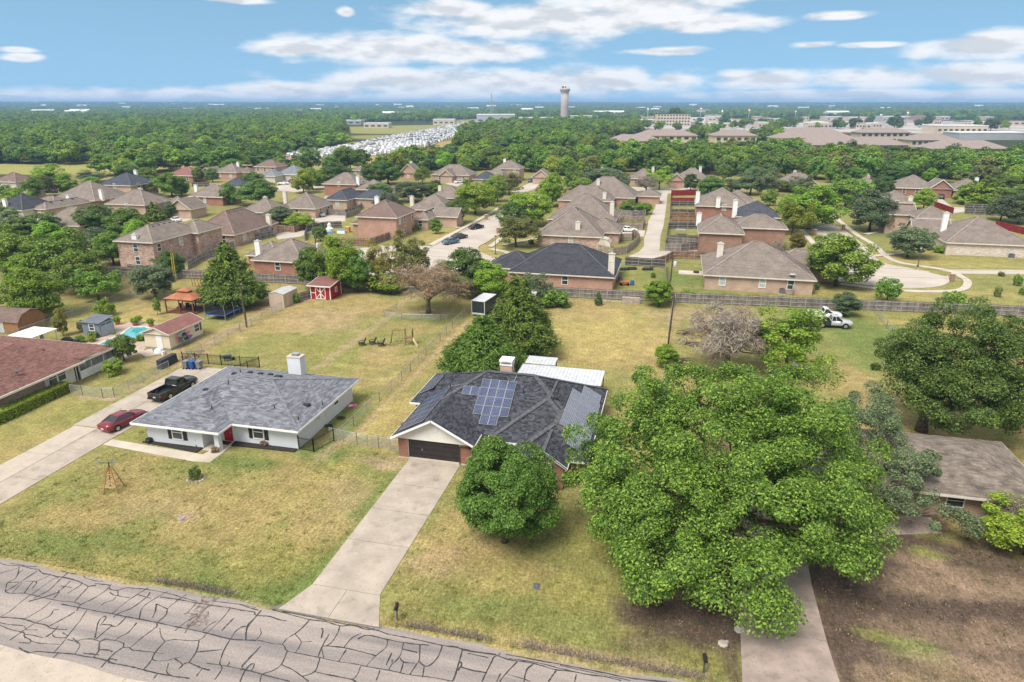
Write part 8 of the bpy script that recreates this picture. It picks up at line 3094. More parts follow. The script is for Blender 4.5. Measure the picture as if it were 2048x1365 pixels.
# ------------------------------------------------------------------ vehicles (built facing +x)
def paint(name,c,rough=.28):
 m=mat('paint_'+name,c,rough,var=.03,spec=.5)
 m.node_tree.nodes['Principled BSDF'].inputs['Coat Weight'].default_value=.5
 return m
CARGLASS=mat('car_glass',(.018,.022,.026),.06,var=.2,spec=.8)
LAMPW=mat('headlamp_lens',(.55,.56,.56),.15,var=.05,spec=.7)
LAMPR=mat('tail_lamp_lens',(.30,.012,.012),.2,var=.05,spec=.6)
PLATE=mat('licence_plate',(.6,.6,.58),.5,var=.1,vs=20)
def sec(x,w,zb,zt,tuck=.9,crown=.05):
 return [(x,-w*.86,zb),(x,-w*.98,zb+.14),(x,-w,zb+(zt-zb)*.55),(x,-w*tuck,zt-.03),(x,-w*.5,zt+crown*.7),(x,0,zt+crown),(x,w*.5,zt+crown*.7),(x,w*tuck,zt-.03),(x,w,zb+(zt-zb)*.55),(x,w*.98,zb+.14),(x,w*.86,zb)]
def wheels(t,xs,hw,r,rimm=RIM):
 for x in xs:
  for s in (-1,1):
   b=MB()
   b.tube([(x,s*(hw-.22),r),(x,s*hw,r)],r,18)
   w=b.build('wheel',TYRE,t)
   q=MB()
   q.tube([(x,s*(hw-.02),r),(x,s*(hw+.012),r)],r*.62,12)
   q.build('rim',rimm,w)
def arch(b,x,hw,r):
 for s in (-1,1):
  b.tube([(x,s*(hw-.3),r+.02),(x,s*(hw+.004),r+.02)],r*1.18,18)
def cabin(t,pm,base,roof,zb,zr,wb,wr,posts=()):
 """glass house with pillars and a painted roof; base/roof = (rear x, front x)"""
 g=MB()
 zc=zr-.05
 bt=[(base[0],-wb,zb),(base[1],-wb*.97,zb),(base[1],wb*.97,zb),(base[0],wb,zb)]
 tp=[(roof[0],-wr,zc),(roof[1],-wr,zc),(roof[1],wr,zc),(roof[0],wr,zc)]
 g.loft([bt,tp])
 g.build('window_glass',CARGLASS,t)
 p=MB()
 r0,r1=roof
 p.loft([[(r0-.06,-wr-.02,zc-.01),(r1+.06,-wr-.02,zc-.01),(r1+.06,wr+.02,zc-.01),(r0-.06,wr+.02,zc-.01)],
   [(r0+.02,-wr*.94,zr-.01),(r1-.02,-wr*.94,zr-.01),(r1-.02,wr*.94,zr-.01),(r0+.02,wr*.94,zr-.01)],
   [(r0+.25,-wr*.6,zr+.025),(r1-.25,-wr*.6,zr+.025),(r1-.25,wr*.6,zr+.025),(r0+.25,wr*.6,zr+.025)]])
 ro=p.build('roof',pm,t)
 q=MB()
 for a,c in zip(bt,tp):
  q.bar(a,c,.08)
 for f in posts:
  for s in (-1,1):
   xb,xt=base[0]+(base[1]-base[0])*f,roof[0]+(roof[1]-roof[0])*f
   q.bar((xb,s*(wb+.005),zb),(xt,s*(wr+.01),zc),.07)
 o=q.build('pillars',pm,t)
 o['kind']='stuff'
def lights(t,xf,xr,y,zf,zr,sz=.16):
 for s in (-1,1):
  b=MB()
  b.box(xf-.12,xf,s*y-sz,s*y+sz,zf-.08,zf+.08)
  b.build('headlight',LAMPW,t)
  b=MB()
  b.box(xr,xr+.1,s*y-sz*.9,s*y+sz*.9,zr-.1,zr+.12)
  b.build('taillight',LAMPR,t)
 b=MB()
 b.box(xr-.012,xr+.02,-.17,.17,zr-.28,zr-.13)
 b.build('licence_plate',PLATE,t)
def sedan(name,label,x,y,rz,pm,L=4.85,suv=False,group='cars parked among the houses',cat='car'):
 t=empty(name,(x,y,.05),rz,label,cat,group)
 h=L/2
 up=.28 if suv else 0
 b=MB()
 b.loft([sec(-h,.70,.42,.66+up*.8),sec(-h+.12,.84,.26,.90+up),sec(-h+.7,.90,.22,.99+up),sec(-h*.3,.92,.2,.95+up),sec(h*.35,.92,.2,.93+up),sec(h*.62,.90,.22,.88+up),sec(h-.25,.84,.25,.76+up*.9),sec(h,.66,.36,.58+up*.7)])
 b.build('body',pm,t,True)
 b=MB()
 for xw in (-h*.57,h*.62):
  arch(b,xw,.915,.33+up*.15)
 o=b.build('wheel_arch',BLACK,t)
 o['kind']='stuff'
 wheels(t,(-h*.57,h*.62),.93,.33+up*.15)
 if suv:
  cabin(t,pm,(-h+.12,h*.42),(-h+.45,h*.1),.93+up,1.72,.82,.66,(.35,.68))
 else:
  cabin(t,pm,(-h+.62,h*.46),(-h*.36,h*.1),.93,1.43,.80,.58,(.5,))
 lights(t,h-.02,-h+.0,.6,.62+up,.74+up)
 for s in (-1,1):
  b=MB()
  b.box(h*.3,h*.3+.14,s*.98-.09,s*.98+.09,.95+up,1.07+up)
  b.build('mirror',pm,t)
  b=MB()
  for k,xx in enumerate((-h*.02,h*.3)):
   b.box(xx-.08,xx+.08,s*.925-.015,s*.925+.015,.78+up,.81+up)
  b.build('door_handle',pm,t)['kind']='stuff'
 return t
def pickup(name,label,x,y,rz,pm,bedm=None,L=5.9,crew=True,cab_c=None,group='pickup trucks',bed_paint=None):
 t=empty(name,(x,y,.05),rz,label,'pickup',group)
 h=L/2
 cr=-h*.12 if crew else -h*.02        # rear of cab
 b=MB()
 b.loft([sec(cr,.97,.38,1.16,.94),sec(h*.42,.97,.38,1.16,.94),sec(h*.6,.96,.38,1.15,.93,.07),sec(h-.2,.93,.42,1.08,.92,.07),sec(h,.84,.5,.98)])
 b.build('body',pm,t,True)
 bed=MB()
 z0,z1,th=.45,1.14,.07
 bp=bed_paint or pm
 bed.box(-h+.02,cr-.03,-.97,-.97+th,z0,z1)
 bed.box(-h+.02,cr-.03,.97-th,.97,z0,z1)
 bed.box(cr-.1,cr-.03,-.9,.9,z0,z1-.002)
 bo=bed.build('bed_side',bp,t)
 bo['kind']='stuff'
 q=MB()
 q.box(-h-.02,-h+.06,-.9,.9,.5,1.12)
 q.build('tailgate',pm,t)
 q=MB()
 q.box(-h+.06,cr-.1,-.9,.9,.62,.68)
 q.build('bed_floor',bedm or BLACK,t)
 q=MB()
 q.box(-h-.16,-h-.02,-.9,.9,.42,.6)
 q.build('bumper',STEEL if bp is not pm else BLACK,t)
 q=MB()
 for xw in (-h*.56,h*.64):
  arch(q,xw,.972,.4)
 q.build('wheel_arch',BLACK,t)['kind']='stuff'
 wheels(t,(-h*.56,h*.64),.98,.4)
 cabin(t,pm,(cr+.02,h*.46),(cr+.14,h*.24),1.15,1.86,.90,.74,(.45,) if crew else ())
 lights(t,h-.05,-h-.03,.84,.92,.86,.1)
 for s in (-1,1):
  q=MB()
  q.box(h*.34,h*.34+.16,s*1.08-.12,s*1.08+.12,1.18,1.4)
  q.build('mirror',BLACK,t)
 return t
def car_px(label,px,py,rz,pm,**k):
 x,y=G(px,py)
 return sedan('car',label,x,y,math.radians(rz),pm,**k)
MAROON=paint('maroon',(.17,.012,.022))
BLK=paint('black',(.010,.011,.011),.2)
WHT=paint('white',(.70,.70,.68))
SIL=paint('silver',(.42,.43,.44))
DRK=paint('charcoal',(.025,.03,.035))
NAVY=paint('navy',(.02,.035,.06))
REDP=paint('red',(.30,.012,.02))
TEALC=paint('teal',(.05,.13,.16))
sedan('car','dark red sedan parked on the sloping driveway',-54.85,53.85,math.radians(80),MAROON,group=None)
pickup('pickup_truck','black crew-cab pickup parked ahead of the dark red sedan',-55.3,62.2,math.radians(86),BLK,group=None)
pickup('pickup_truck','white single-cab pickup nearest the back fence',23.6,110.9,math.radians(4),WHT,mat('dusty_bed',(.33,.29,.27),.9),5.4,False)
pickup('pickup_truck','silver-white pickup with dark truck bed beside the white pickup',24.3,107.0,math.radians(2),SIL,None,5.4,True,bed_paint=DRK)
car_px('black car parked alone farthest up the side street',953,458,62,BLK)
car_px('dark car parked in front of the lone black car',919,478,62,DRK)
car_px('lowest of the three dark cars along the side street',902,488,62,TEALC)
car_px('white sedan parked in the alley bay',1256,464,2,WHT)
car_px('silver sedan parked by the grey fence',636,434,170,SIL)
car_px('red sedan beside the large brown-roofed brick house',428,502,176,REDP)
car_px('white car on the drive by the clipped hedge',352,444,150,WHT)
car_px('black sedan beside the tan roof with large white chimney',57,436,150,DRK)
car_px('dark pickup-sized car under the wide olive tree at far left',105,386,170,NAVY,suv=True)
car_px('second dark car under the wide olive tree at far left',88,386,165,BLK)
car_px('dark suv in front of the tall brown-roofed court house',524,358,200,NAVY,suv=True)
car_px('white car on the court street drive',567,370,200,WHT)
car_px('maroon car beside the white court car',582,366,200,MAROON)
car_px('dark teal van on the driveway of the tan-gabled house',1064,365,75,TEALC,suv=True)
car_px('dark suv in front of the red brick twin-gable house',1881,398,80,NAVY,suv=True)
car_px('white car in the drive of the arched entry house',918,367,60,WHT)
# ------------------------------------------------------------------ far: commercial strip, water tower, storage lot
FARW=coursed('far_wall_tan',(.52,.45,.34),(.54,.47,.36),(.46,.4,.3),4,3,.05,blotch=.06,bump=0)
FARG=mat('far_wall_grey',(.36,.37,.38),.7,var=.05,vs=.05)
FARP=mat('far_wall_pink',(.50,.40,.34),.7,var=.06,vs=.05)
FARO=mat('far_roof_white',(.66,.66,.65),.6,var=.04,vs=.05)
FARR=mat('far_red_trim',(.36,.07,.05),.6)
def at(px,D):
 """point on the ground in the direction of pixel column px, D metres ahead"""
 a=math.atan2((px-1024)/FPX,math.cos(PITCH)+.34*math.sin(PITCH))
 x,y=D*math.tan(a),D
 c,s=math.cos(YAW),math.sin(YAW)
 return x*c-y*s,x*s+y*c
def row_dist(py,z):
 """distance ahead at which height z shows on picture row py"""
 _,y,dz=ray(1024,py)
 return (z-CAM_H)/dz*y
def block(label,x0,x1,D,h,m,name='building',roofm=None,d=30,win=0,rows=1,gable=False,cat='building'):
 A,B=at(x0,D),at(x1,D)
 w=math.hypot(B[0]-A[0],B[1]-A[1])
 t=empty(name,((A[0]+B[0])/2,(A[1]+B[1])/2,0),math.atan2(B[1]-A[1],B[0]-A[0]),label,cat,'buildings beyond the woods')
 b=MB()
 b.box(-w/2,w/2,0,d,-.5,h)
 b.build('wall',m,t)
 b=MB()
 if gable:
  roof_faces(b,-w/2-1,w/2+1,-1,d+1,h+.02,.4,'hip')
 else:
  b.box(-w/2-.3,w/2+.3,-.3,d+.3,h+.02,h+.8)
 b.build('roof',roofm or FARO,t)
 for r in range(rows):
  for k in range(win):
   x=-w/2+w*(k+.5)/win
   q=MB()
   zz=h*(r+.35)/rows
   ww=w/win*.28
   q.box(x-ww,x+ww,-.15,-.02,zz,zz+min(2.0,h/rows*.45))
   q.build('window',GLASS,t)
 return t
D=row_dist
block('cream four-storey hotel block with rows of windows and dark roof',1316,1382,D(247,4),17,FARW,win=11,rows=4,roofm=ROOF['dark'],d=18,name='hotel')
block('long grey warehouse behind the car storage yard',953,1030,D(246,2),14,FARG,win=5,d=60,name='warehouse')
block('low white store right of the grey warehouse',1038,1110,D(244,3),9,FARW,win=6,d=40)
block('low white roof shed at the edge of the green field',725,775,D(254,2),6,FARW,win=4,d=25)
block('second white-roofed shed right of the green field',865,908,D(248,2),8,FARW,win=4,d=25)
block('distant low building left of the tower',680,720,D(246,3),6,FARG,win=3)
block('pale strip mall right of the tower',1140,1196,D(238,3),8,FARP,win=8)
block('white strip mall between the tower and hotel',1205,1250,D(236,3),8,FARO,win=7)
block('small pink shop left of the hotel',1284,1315,D(247,3),8,FARP,win=3)
block('white low shops right of the hotel',1386,1460,D(240,3),6,FARO,win=9)
block('brown-roofed pad shop behind the dark parking trees',1515,1545,D(240,3),7,FARP,win=3,roofm=ROOF['brown'])
block('white box van-like store front at centre right',1625,1652,D(251,3),7,FARO,win=2,d=14)
block('tan shop with grey roof left of the tall signs',1655,1690,D(239,3),7,FARP,win=3)
block('pale store cluster between the tall signs',1705,1735,D(240,3),7,FARP,win=3)
block('row of canopied car showrooms at right',1770,1830,D(241,3),9,FARG,win=8)
block('tan gabled showroom right of the orange sign',1828,1872,D(243,3),7,FARP,gable=True,roofm=ROOF['brown'],win=4)
block('long tan supermarket with stepped front at far right',1882,1985,D(262,3),8,FARW,win=9,d=30)
block('wide flat white roof at the right edge',1930,2075,D(274,3),6,FARG,d=26)
block('brown-roofed restaurant at the far right edge',2006,2060,D(248,3),7,FARP,roofm=ROOF['brown'],win=4)
block('thin white petrol canopy behind the supermarket',1905,1990,D(248,4),6,FARO,win=0,d=18)
sheet('car_park',[(1290,259),(1560,262),(1900,268),(2100,280),(2100,247),(1700,243),(1290,243)],mat('far_car_park',(.38,.34,.31),.9,var=.2,vs=.012))
rs=random.Random(17)
for k in range(42):
 x0=rs.uniform(1385,2030)
 ww=rs.uniform(9,30)
 block('%s shop building in the distant commercial strip' % ('pale' if k % 3 else 'tan'),x0,x0+ww,D(rs.uniform(234,256),2),rs.uniform(5,8),(FARO,FARP,FARW)[k % 3] if k % 3 else FARW,roofm=(FARO,FARO,ROOF['tan'],FARG)[k % 4],d=rs.uniform(14,30),win=3,name='shop_building')
# apartment blocks with long hipped roofs
def apart(label,x0,x1,py,h=8.5,d=18,win=8,pitch=.42):
 t=block(label,x0,x1,D(py,h),h,FARW,'apartment_block',ROOF['apart'],d,win,2,gable=True)
 return t
apart('long apartment roof at the left of the complex',1222,1330,283)
apart('second apartment roof behind the left block',1280,1400,272)
apart('apartment block with open stair towers facing the woods',1436,1520,272,10,win=6)
apart('long middle apartment roof running right',1560,1720,277)
apart('front middle apartment roof nearest the woods',1610,1830,291)
apart('low rear apartment roof in the middle',1575,1690,266)
apart('pointed rear apartment roof right of middle',1730,1830,266)
apart('right apartment block with gabled balconies',1835,1930,281)
apart('long right apartment block ending in a tan wall',1880,2036,298)
# water tower
def tower():
 dist=D(232,10)
 x,y=at(1129,dist)
 t=empty('water_tower',(x,y,0),0,'tall pale water tower with flared top on the skyline','water tower')
 k=dist/FPX
 top=CAM_H+(206-184)*k
 r=7.4*k
 b=MB()
 b.lathe((0,0,0),[(r*1.1,-1),(r,8),(r*.96,top*.5),(r*.94,top-5)],32)
 b.build('shaft',mat('ribbed_shaft',(.40,.34,.32),.8,var=.05,vs=.1),t,True)
 b=MB()
 b.lathe((0,0,0),[(r*.96,top-5),(r*1.0,top-3.2),(r*1.32,top+1.2),(r*1.36,top+2)],32)
 b.build('flare',mat('tower_flare',(.42,.40,.37),.7),t)
 b=MB()
 b.lathe((0,0,0),[(r*1.36,top+2),(r*1.12,top+4.5),(r*.7,top+9),(r*.1,top+10)],32)
 tk=b.build('tank',mat('tower_white',(.52,.52,.52),.6),t,True)
 for i,(u,hgt) in enumerate(((-.55,4.5),(-.2,5.5),(.25,5.0))):      # dark red painted marks on the tank
  q=MB()
  q.obox((u*r,-r*.98-.1,top+6.4),(1.1,0,.9*(i-1)),(0,.25,-.2),(0,.8,hgt*.36))
  q.build('painted_mark',mat('tower_red_mark',(.30,.05,.03),.6),tk)
 x,y=at(983,D(238,6))
 t=empty('radio_mast',(x,y,0),0,'thin lattice radio mast left of the water tower','mast')
 hh=CAM_H+18*D(238,6)/FPX
 for a in range(3):
  b=MB()
  c,s=math.cos(a*2.1),math.sin(a*2.1)
  b.bar((4.2*c,4.2*s,0),(.6*c,.6*s,hh),.5)
  b.build('mast_leg',STEEL,t)
 for k in range(9):
  z=hh*k/9
  rr=4.2-3.6*k/9
  b=MB()
  for a in range(3):
   c0,s0,c1,s1=math.cos(a*2.1),math.sin(a*2.1),math.cos((a+1)*2.1),math.sin((a+1)*2.1)
   b.bar((rr*c0,rr*s0,z),(rr*.9*c1,rr*.9*s1,z+hh/9),.3)
  b.build('lattice',STEEL,t)
tower()
def signs():
 for i,(px,py,top,cc,lab) in enumerate(((1402,245,214,(.5,.14,.03),'tall orange-topped road sign right of the hotel'),(1445,240,219,(.6,.6,.58),'small white pole sign beside the orange one'),(1499,243,217,(.55,.2,.06),'tall pale orange pole sign in the strip'),(1592,240,219,(.1,.1,.11),'dark pole sign before the parking trees'),
            (1764,250,225,(.05,.16,.22),'tall blue and white pylon sign'),(1817,252,221,(.55,.08,.05),'tall orange and white pylon sign'),(1296,244,215,(.45,.45,.44),'slim grey pole left of the hotel'))):
  dist=D(py,0)
  x,y=at(px,dist)
  k=dist/FPX
  h=CAM_H-(top-206)*k
  t=empty('pole_sign',(x,y,0),0,lab,'sign','tall roadside signs')
  b=MB()
  b.box(-.6,.6,-.6,.6,0,max(6,h-3))
  b.build('pole',STEEL,t)
  b=MB()
  b.box(-1.7,1.7,-.5,.5,max(6,h-3),max(9,h+1.5))
  b.build('sign_face',mat('sign_%d' % i,cc,.5),t)
  b=MB()
  b.box(-1.5,1.5,-.56,-.5,max(6,h-3)+.6,max(9,h+3)-3.4)
  b.build('sign_panel',WHITE,t)
 r=random.Random(11)
 for k in range(34):                         # light masts over the car parks
  px=r.uniform(1400,2040)
  dist=D(r.uniform(238,256),0)
  x,y=at(px,dist)
  t=empty('light_mast',(x,y,0),r.random(),'slender car park light mast among the shops','light mast','car park light masts')
  b=MB()
  b.tube([(0,0,0),(0,0,11)],.14,5)
  b.build('mast',STEEL,t)
  b=MB()
  b.box(-1.2,1.2,-.2,.2,11,11.2)
  b.build('lamp_head',STEEL,t)
signs()
# storage lot: rows of parked vehicles
def lot_cars():
 b=MB()
 b.loft([[(-2.2,-.85,.3),(-2.2,.85,.3),(-2.2,.8,.95),(-2.2,-.8,.95)],[(-2.1,-.9,.2),(-2.1,.9,.2),(-2.1,.85,1.05),(-2.1,-.85,1.05)],[(1.0,-.9,.2),(1.0,.9,.2),(1.0,.85,1.0),(1.0,-.85,1.0)],[(2.2,-.8,.3),(2.2,.8,.3),(2.2,.7,.75),(2.2,-.7,.75)]],m=0)
 b.loft([[(-1.9,-.8,1.0),(1.0,-.8,1.0),(1.0,.8,1.0),(-1.9,.8,1.0)],[(-1.5,-.66,1.5),(.3,-.66,1.5),(.3,.66,1.5),(-1.5,.66,1.5)]],m=1,cap=False)
 b.poly([(-1.5,-.66,1.501),(.3,-.66,1.501),(.3,.66,1.501),(-1.5,.66,1.501)],0)
 for x in (-1.35,1.35):
  for s in (-1,1):
   b.tube([(x,s*.7,.32),(x,s*.92,.32)],.32,8,2)
 me=b.mesh('parked_car',[WHT,CARGLASS,TYRE])
 me['x']=1
 v=MB()
 v.loft([[(-2.6,-.95,.4),(-2.6,.95,.4),(-2.6,.92,2.3),(-2.6,-.92,2.3)],[(1.6,-.95,.35),(1.6,.95,.35),(1.6,.9,2.3),(1.6,-.9,2.3)],[(2.7,-.9,.4),(2.7,.9,.4),(2.7,.8,1.2),(2.7,-.8,1.2)]],m=0)
 v.poly([(1.62,-.7,2.24),(2.66,-.66,1.26),(2.66,.66,1.26),(1.62,.7,2.24)],1)
 for x in (-1.6,1.7):
  for s in (-1,1):
   v.tube([(x,s*.7,.36),(x,s*.97,.36)],.36,8,2)
 vm=v.mesh('parked_van',[WHT,CARGLASS,TYRE])
 cols=[WHT]*12+[SIL]*4+[DRK,MAROON,NAVY]
 r=random.Random(2)
 # rows follow the length of the yard
 P=[G(*p) for p in LOT]
 def inside(x,y):
  c=False
  for (x0,y0),(x1,y1) in zip(P,P[1:]+P[:1]):
   if (y0 > y) != (y1 > y) and x < (x1-x0)*(y-y0)/(y1-y0)+x0:
    c=not c
  return c
 spots=[]
 y=min(p[1] for p in P)
 while y < max(p[1] for p in P):
  x=min(p[0] for p in P)
  while x < max(p[0] for p in P):
   if inside(x,y) and r.random() < .93 and not (-222 < x+(y-450)*.2 < -216):
    spots.append((x+r.uniform(-.3,.3),y+r.uniform(-.4,.4)))
   x += 2.9
  y += 6.2 if int(y/6.2) % 3 else 9.5
 spots.sort(key=lambda q: q[0]**2+q[1]**2)
 for x,y in spots[:300]:
  van=r.random() < .6
  o=bpy.data.objects.new('parked_van' if van else 'parked_car',vm if van else me)
  o.location=(x,y,.05)
  o.rotation_euler=(0,0,math.pi/2+r.uniform(-.06,.06)+(math.pi if r.random() < .5 else 0))
  s=r.choice((1,1,1.1,1.25))
  o.scale=(s,1,s)
  col.objects.link(o)
  pm=WHT if van else r.choice(cols)
  setmat(o,pm)
  tag(o,'%s parked in the packed storage yard beyond the woods' % ('white van' if van else 'white car' if pm is WHT else 'silver car' if pm is SIL else 'dark car'),'van' if van else 'car','vehicles in the storage yard')
 rest=spots[300:]
 if rest:
  q=MB()
  for x,y in rest:
   for z0,z1,a,c in ((.3,1.3,2.3,.9),(1.3,2.0,1.5,.8)):
    q.box(x-c,x+c,y-a,y+a,z0,z1,r.choice((0,0,0,1)) if z0 < .5 else r.choice((0,0,2)))
  o=q.build('parked_cars_beyond',[WHT,SIL,CARGLASS])
  tag(o,'mass of far vehicles at the back of the storage yard','cars',kind='stuff')
 # vehicles on the shop car parks
 r=random.Random(8)
 for k in range(70):
  dist=D(r.uniform(242,262),0)
  x,y=at(r.uniform(1390,2040),dist)
  o=bpy.data.objects.new('parked_car',me)
  o.location=(x,y,.05)
  o.rotation_euler=(0,0,r.choice((0,1.57))+YAW)
  col.objects.link(o)
  setmat(o,r.choice(cols))
  tag(o,'tiny car parked among the distant shops','car','cars among the distant shops')
lot_cars()
# ------------------------------------------------------------------ the woods and the far country
def wood_protos():
 out=[]
 for i,lf in enumerate(('mid','dark','bright','olive','mid','yellow','dark')):
  tall=(3.9,3.4,3.7,3.2,4.3,3.2,3.0)[i]
  cr,c=crown_round('wood_crown',200+i,(3.4,3.4,tall),tall+1.2,52,80,1.2,.30,LEAF[lf],lo=-.7,inner=.2,rough=.2)
  tr=trunk_mesh('wood_trunk',200+i,tall+1,.2,c,5,.1)
  out.append((cr,tr,8.0,2*tall+1.6))
 return out
WP=wood_protos()
def in_poly(x,y,P):
 c=np.zeros(len(x),bool)
 for (x0,y0),(x1,y1) in zip(P,P[1:]+P[:1]):
  k=(y0 > y) != (y1 > y)
  with np.errstate(divide='ignore',invalid='ignore'):
   c ^= k & (x < (x1-x0)*(y-y0)/(y1-y0)+x0)
 return c
# woodland outlines traced on the ground (tops of the front trees hide what is behind)
WOODS=[
 [(640,350),(700,338),(760,352),(860,350),(960,342),(1060,346),(1110,352),(1180,352),(1260,350),(1340,356),(1430,352),(1540,356),(1660,362),(1740,366),(1880,370),(1990,372),(2140,376),(2140,338),(2030,338),(1900,334),(1800,328),(1640,324),(1560,316),(1440,314),(1340,314),(1230,316),(1215,294),(1100,264),(1040,266),(985,276),(930,300),(880,326),(800,343),(720,346)],
 [(-140,322),(-60,326),(190,334),(330,332),(420,330),(490,330),(540,322),(585,308),(680,296),(742,284),(745,272),(690,262),(600,258),(420,256),(200,258),(-140,262)],
 [(215,352),(260,344),(330,340),(420,334),(520,330),(640,346),(640,352),(480,338),(330,350),(240,362)],
]
CLEAR=[[G(*p) for p in q] for q in (
 [(1216,292),(1330,288),(1400,276),(1400,266),(1216,276)],[(1430,284),(1525,284),(1525,262),(1430,262)],[(1556,300),(1850,304),(1850,262),(1556,262)],[(1830,310),(2060,312),(2060,262),(1830,262)],
 [(690,296),(960,262),(960,244),(690,250)],[(-40,352),(205,352),(205,331),(-40,329)],LOT)]
def wood_points(seed,spacing):
 rng=np.random.default_rng(seed)
 P=[]
 for W in WOODS:
  w=[G(*p) for p in W]
  xs,ys=[p[0] for p in w],[p[1] for p in w]
  n=int((max(xs)-min(xs))*(max(ys)-min(ys))/spacing**2)
  x,y=rng.uniform(min(xs),max(xs),n),rng.uniform(min(ys),max(ys),n)
  k=in_poly(x,y,w)
  for c in CLEAR:
   k &= ~in_poly(x,y,c)
  P.append(np.stack([x[k],y[k]],1))
 P=np.concatenate(P)
 return P
def gn_instances(name,label,pts,rotz,scale,idx,meshes,cat):
 """one mass of trees: points carrying scale, turn and kind, each set with a tree"""
 me=bpy.data.meshes.new(name)
 me.vertices.add(len(pts))
 me.vertices.foreach_set('co',np.asarray(pts,np.float32).ravel())
 for nm,ty,v in (('rz','FLOAT',rotz),('sc','FLOAT_VECTOR',scale),('kind_i','INT',idx)):
  a=me.attributes.new(nm,ty,'POINT')
  a.data.foreach_set('vector' if ty == 'FLOAT_VECTOR' else 'value',np.asarray(v).ravel())
 o=obj(name,me)
 tag(o,label,cat,kind='stuff')
 c=bpy.data.collections.new(name+'_kinds')
 for i,m in enumerate(meshes):
  k=bpy.data.objects.new('%s_kind_%02d' % (name,i),m)
  c.objects.link(k)
 g=bpy.data.node_groups.new(name,'GeometryNodeTree')
 g.interface.new_socket('Geometry',in_out='INPUT',socket_type='NodeSocketGeometry')
 g.interface.new_socket('Geometry',in_out='OUTPUT',socket_type='NodeSocketGeometry')
 gi,go=g.nodes.new('NodeGroupInput'),g.nodes.new('NodeGroupOutput')
 ci=g.nodes.new('GeometryNodeCollectionInfo')
 ci.inputs['Collection'].default_value=c
 ci.inputs['Separate Children'].default_value=True
 ip=g.nodes.new('GeometryNodeInstanceOnPoints')
 ip.inputs['Pick Instance'].default_value=True
 def attr(nm,ty):
  n=g.nodes.new('GeometryNodeInputNamedAttribute')
  n.data_type=ty
  n.inputs['Name'].default_value=nm
  return n.outputs['Attribute']
 cx=g.nodes.new('ShaderNodeCombineXYZ')
 g.links.new(attr('rz','FLOAT'),cx.inputs['Z'])
 e2r=g.nodes.new('FunctionNodeEulerToRotation')
 g.links.new(cx.outputs[0],e2r.inputs[0])
 g.links.new(gi.outputs[0],ip.inputs['Points'])
 g.links.new(ci.outputs[0],ip.inputs['Instance'])
 g.links.new(attr('kind_i','INT'),ip.inputs['Instance Index'])
 g.links.new(e2r.outputs[0],ip.inputs['Rotation'])
 g.links.new(attr('sc','FLOAT_VECTOR'),ip.inputs['Scale'])
 g.links.new(ip.outputs[0],go.inputs[0])
 md=o.modifiers.new('trees','NODES')
 md.node_group=g
 return o
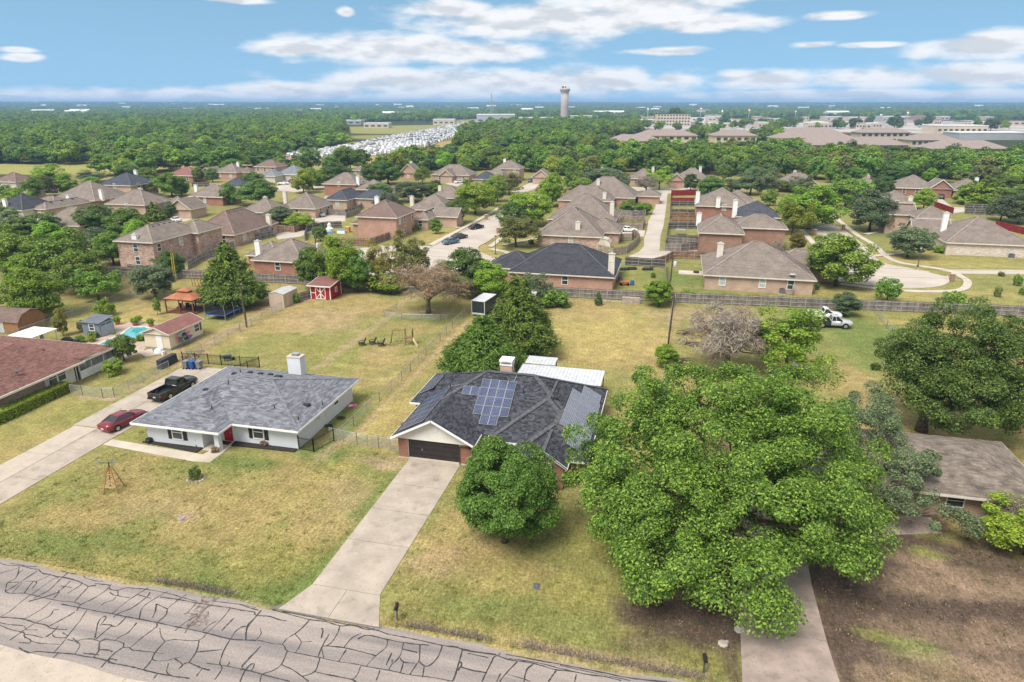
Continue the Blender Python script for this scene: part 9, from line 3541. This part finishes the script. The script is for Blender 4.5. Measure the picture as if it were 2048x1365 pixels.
def build_woods():
 rng=np.random.default_rng(77)
 P=wood_points(5,7.2)
 d=np.hypot(P[:,0],P[:,1])
 P=P[np.argsort(d)]
 # the nearest trees along the wood edge stand as single trees
 front=P[:190]
 P=P[190:]
 for x,y in front:
  i=int(rng.integers(0,7))
  cr,tr,w,h=WP[i]
  col_=('mid green','dark green','bright green','olive','tall green','yellow-green','low dark')[i]
  lab='%s woodland tree behind the %s' % (col_,near_house(x,y,10)) if x > -230 else '%s tree at the wood edge by the far left field' % col_
  t=empty('woodland_tree',(x,y,0),rng.random()*6.28,lab,'tree','trees at the edge of the woods')
  s=.85+.55*rng.random()
  for nm,me in (('trunk',tr),('crown',cr)):
   o=obj(nm,me,t)
   o.scale=(s,s,s*(.75+.3*rng.random()))
 n=len(P)
 s=.85+.75*rng.random(n)**1.5
 sc=np.stack([s*1.15,s*1.15,s*(.66+.34*rng.random(n))],1)
 prob=np.array([.20,.22,.19,.11,.12,.07,.09])
 gn_instances('woods','dense mixed woodland beyond the subdivision',np.c_[P,np.zeros(n)],rng.random(n)*6.28,sc,rng.choice(7,n,p=prob),[w[0] for w in WP],'woods')
 # far country: scattered woods out to the skyline
 N=90000
 dd=np.sqrt(rng.uniform(620**2,9800**2,N*2))
 dd=np.where(rng.random(N*2) < .5,rng.uniform(640,3200,N*2),dd)
 az=rng.uniform(-.78,.78,N*2)+YAW*-1
 x,y=dd*np.sin(az),dd*np.cos(az)
 f=fbm(x,y,420,1,3)
 keep=(f < .60) | (rng.random(len(x)) < .12)
 nz=fbm(x,y,160,3,2)
 keep &= (nz < .60) | (rng.random(len(x)) < .3)
 for c in CLEAR:
  keep &= ~in_poly(x,y,c)
 shops=[G(*p) for p in ((1276,276),(2160,276),(2160,241),(1276,236))]
 keep &= ~in_poly(x,y,shops) | (rng.random(len(x)) < .018)
 shops2=[G(*p) for p in ((690,262),(1290,258),(1290,236),(690,244))]
 keep &= ~in_poly(x,y,shops2) | (rng.random(len(x)) < .12)
 x,y,dd=x[keep],y[keep],dd[keep]
 n=len(x)
 g=1+.55*np.clip((dd-1500)/2500,0,3)
 s=(.9+.6*rng.random(n))
 sc=np.stack([s*g,s*g,s*(1+.08*(g-1))],1)
 gn_instances('far_woods','blue-green belts of trees reaching to the skyline',np.stack([x,y,far_height(x,y)],1),rng.random(n)*6.28,sc,rng.choice(7,n,p=prob),[w[0] for w in WP],'woods')
 # scattered roofs in the far country
 r=random.Random(21)
 m1,m2=FARO,FARP
 for k in range(60):
  d0=r.uniform(1500,5200)
  xx,yy=at(r.uniform(20,2030),d0)
  zz=float(far_height(np.array([xx]),np.array([yy]))[0])
  t=empty('far_building',(xx,yy,zz),YAW+r.uniform(-.5,.5),'pale distant roof glinting among the far trees','building','distant pale buildings')
  w,dp,h=r.uniform(18,60),r.uniform(12,24),r.uniform(9,14)
  b=MB()
  b.box(-w/2,w/2,-dp/2,dp/2,-1,h)
  b.build('wall',r.choice((m1,m2)),t)
  b=MB()
  roof_faces(b,-w/2-.5,w/2+.5,-dp/2-.5,dp/2+.5,h+.02,.3,'gx',0,0)
  b.build('roof',r.choice((FARO,FARO,ROOF['tan'])),t)
build_woods()
# dark round trees of the shop car parks
rr=random.Random(31)
for k,(px,py,w) in enumerate(((1452,252,26),(1503,250,16),(1525,254,20),(1552,245,16),(1586,254,26),(1600,250,20),(1680,258,26),(1716,258,28),(1742,252,20),(1795,256,30),(1842,254,18),(1860,252,24),(1960,262,22),(1990,262,30),(1354,250,40),(1400,250,16),(1862,238,16),(1878,237,18),(1905,238,15),(1928,237,20),(1946,238,17),(1972,237,20),(1990,238,18),(2012,238,16),(2034,238,18),(1320,246,14))):
 x,y=at(px,D(py,0))
 m=D(py,0)/FPX
 plant('car_park_tree','tree','dark round tree standing in the distant shop car parks',x,y,w*m,w*m*.8,'round%d' % (k % 3),'dark','car park trees')
# ------------------------------------------------------------------ haze: the air over the whole scene
def build_haze():
 b=MB()
 b.box(-13100,9100,-200,13600,-3,85)
 m=bpy.data.materials.new('summer_haze')
 m.use_nodes=True
 nt=m.node_tree
 nt.nodes.clear()
 v=P_(nt,'ShaderNodeVolumePrincipled')
 v.inputs['Color'].default_value=(.36,.60,1.0,1)
 v.inputs['Density'].default_value=1.6e-4
 v.inputs['Anisotropy'].default_value=.1
 o=P_(nt,'ShaderNodeOutputMaterial')
 nt.links.new(v.outputs[0],o.inputs['Volume'])
 tag(b.build('haze',m),'thin blue summer haze over the whole landscape','haze',kind='stuff')
build_haze()
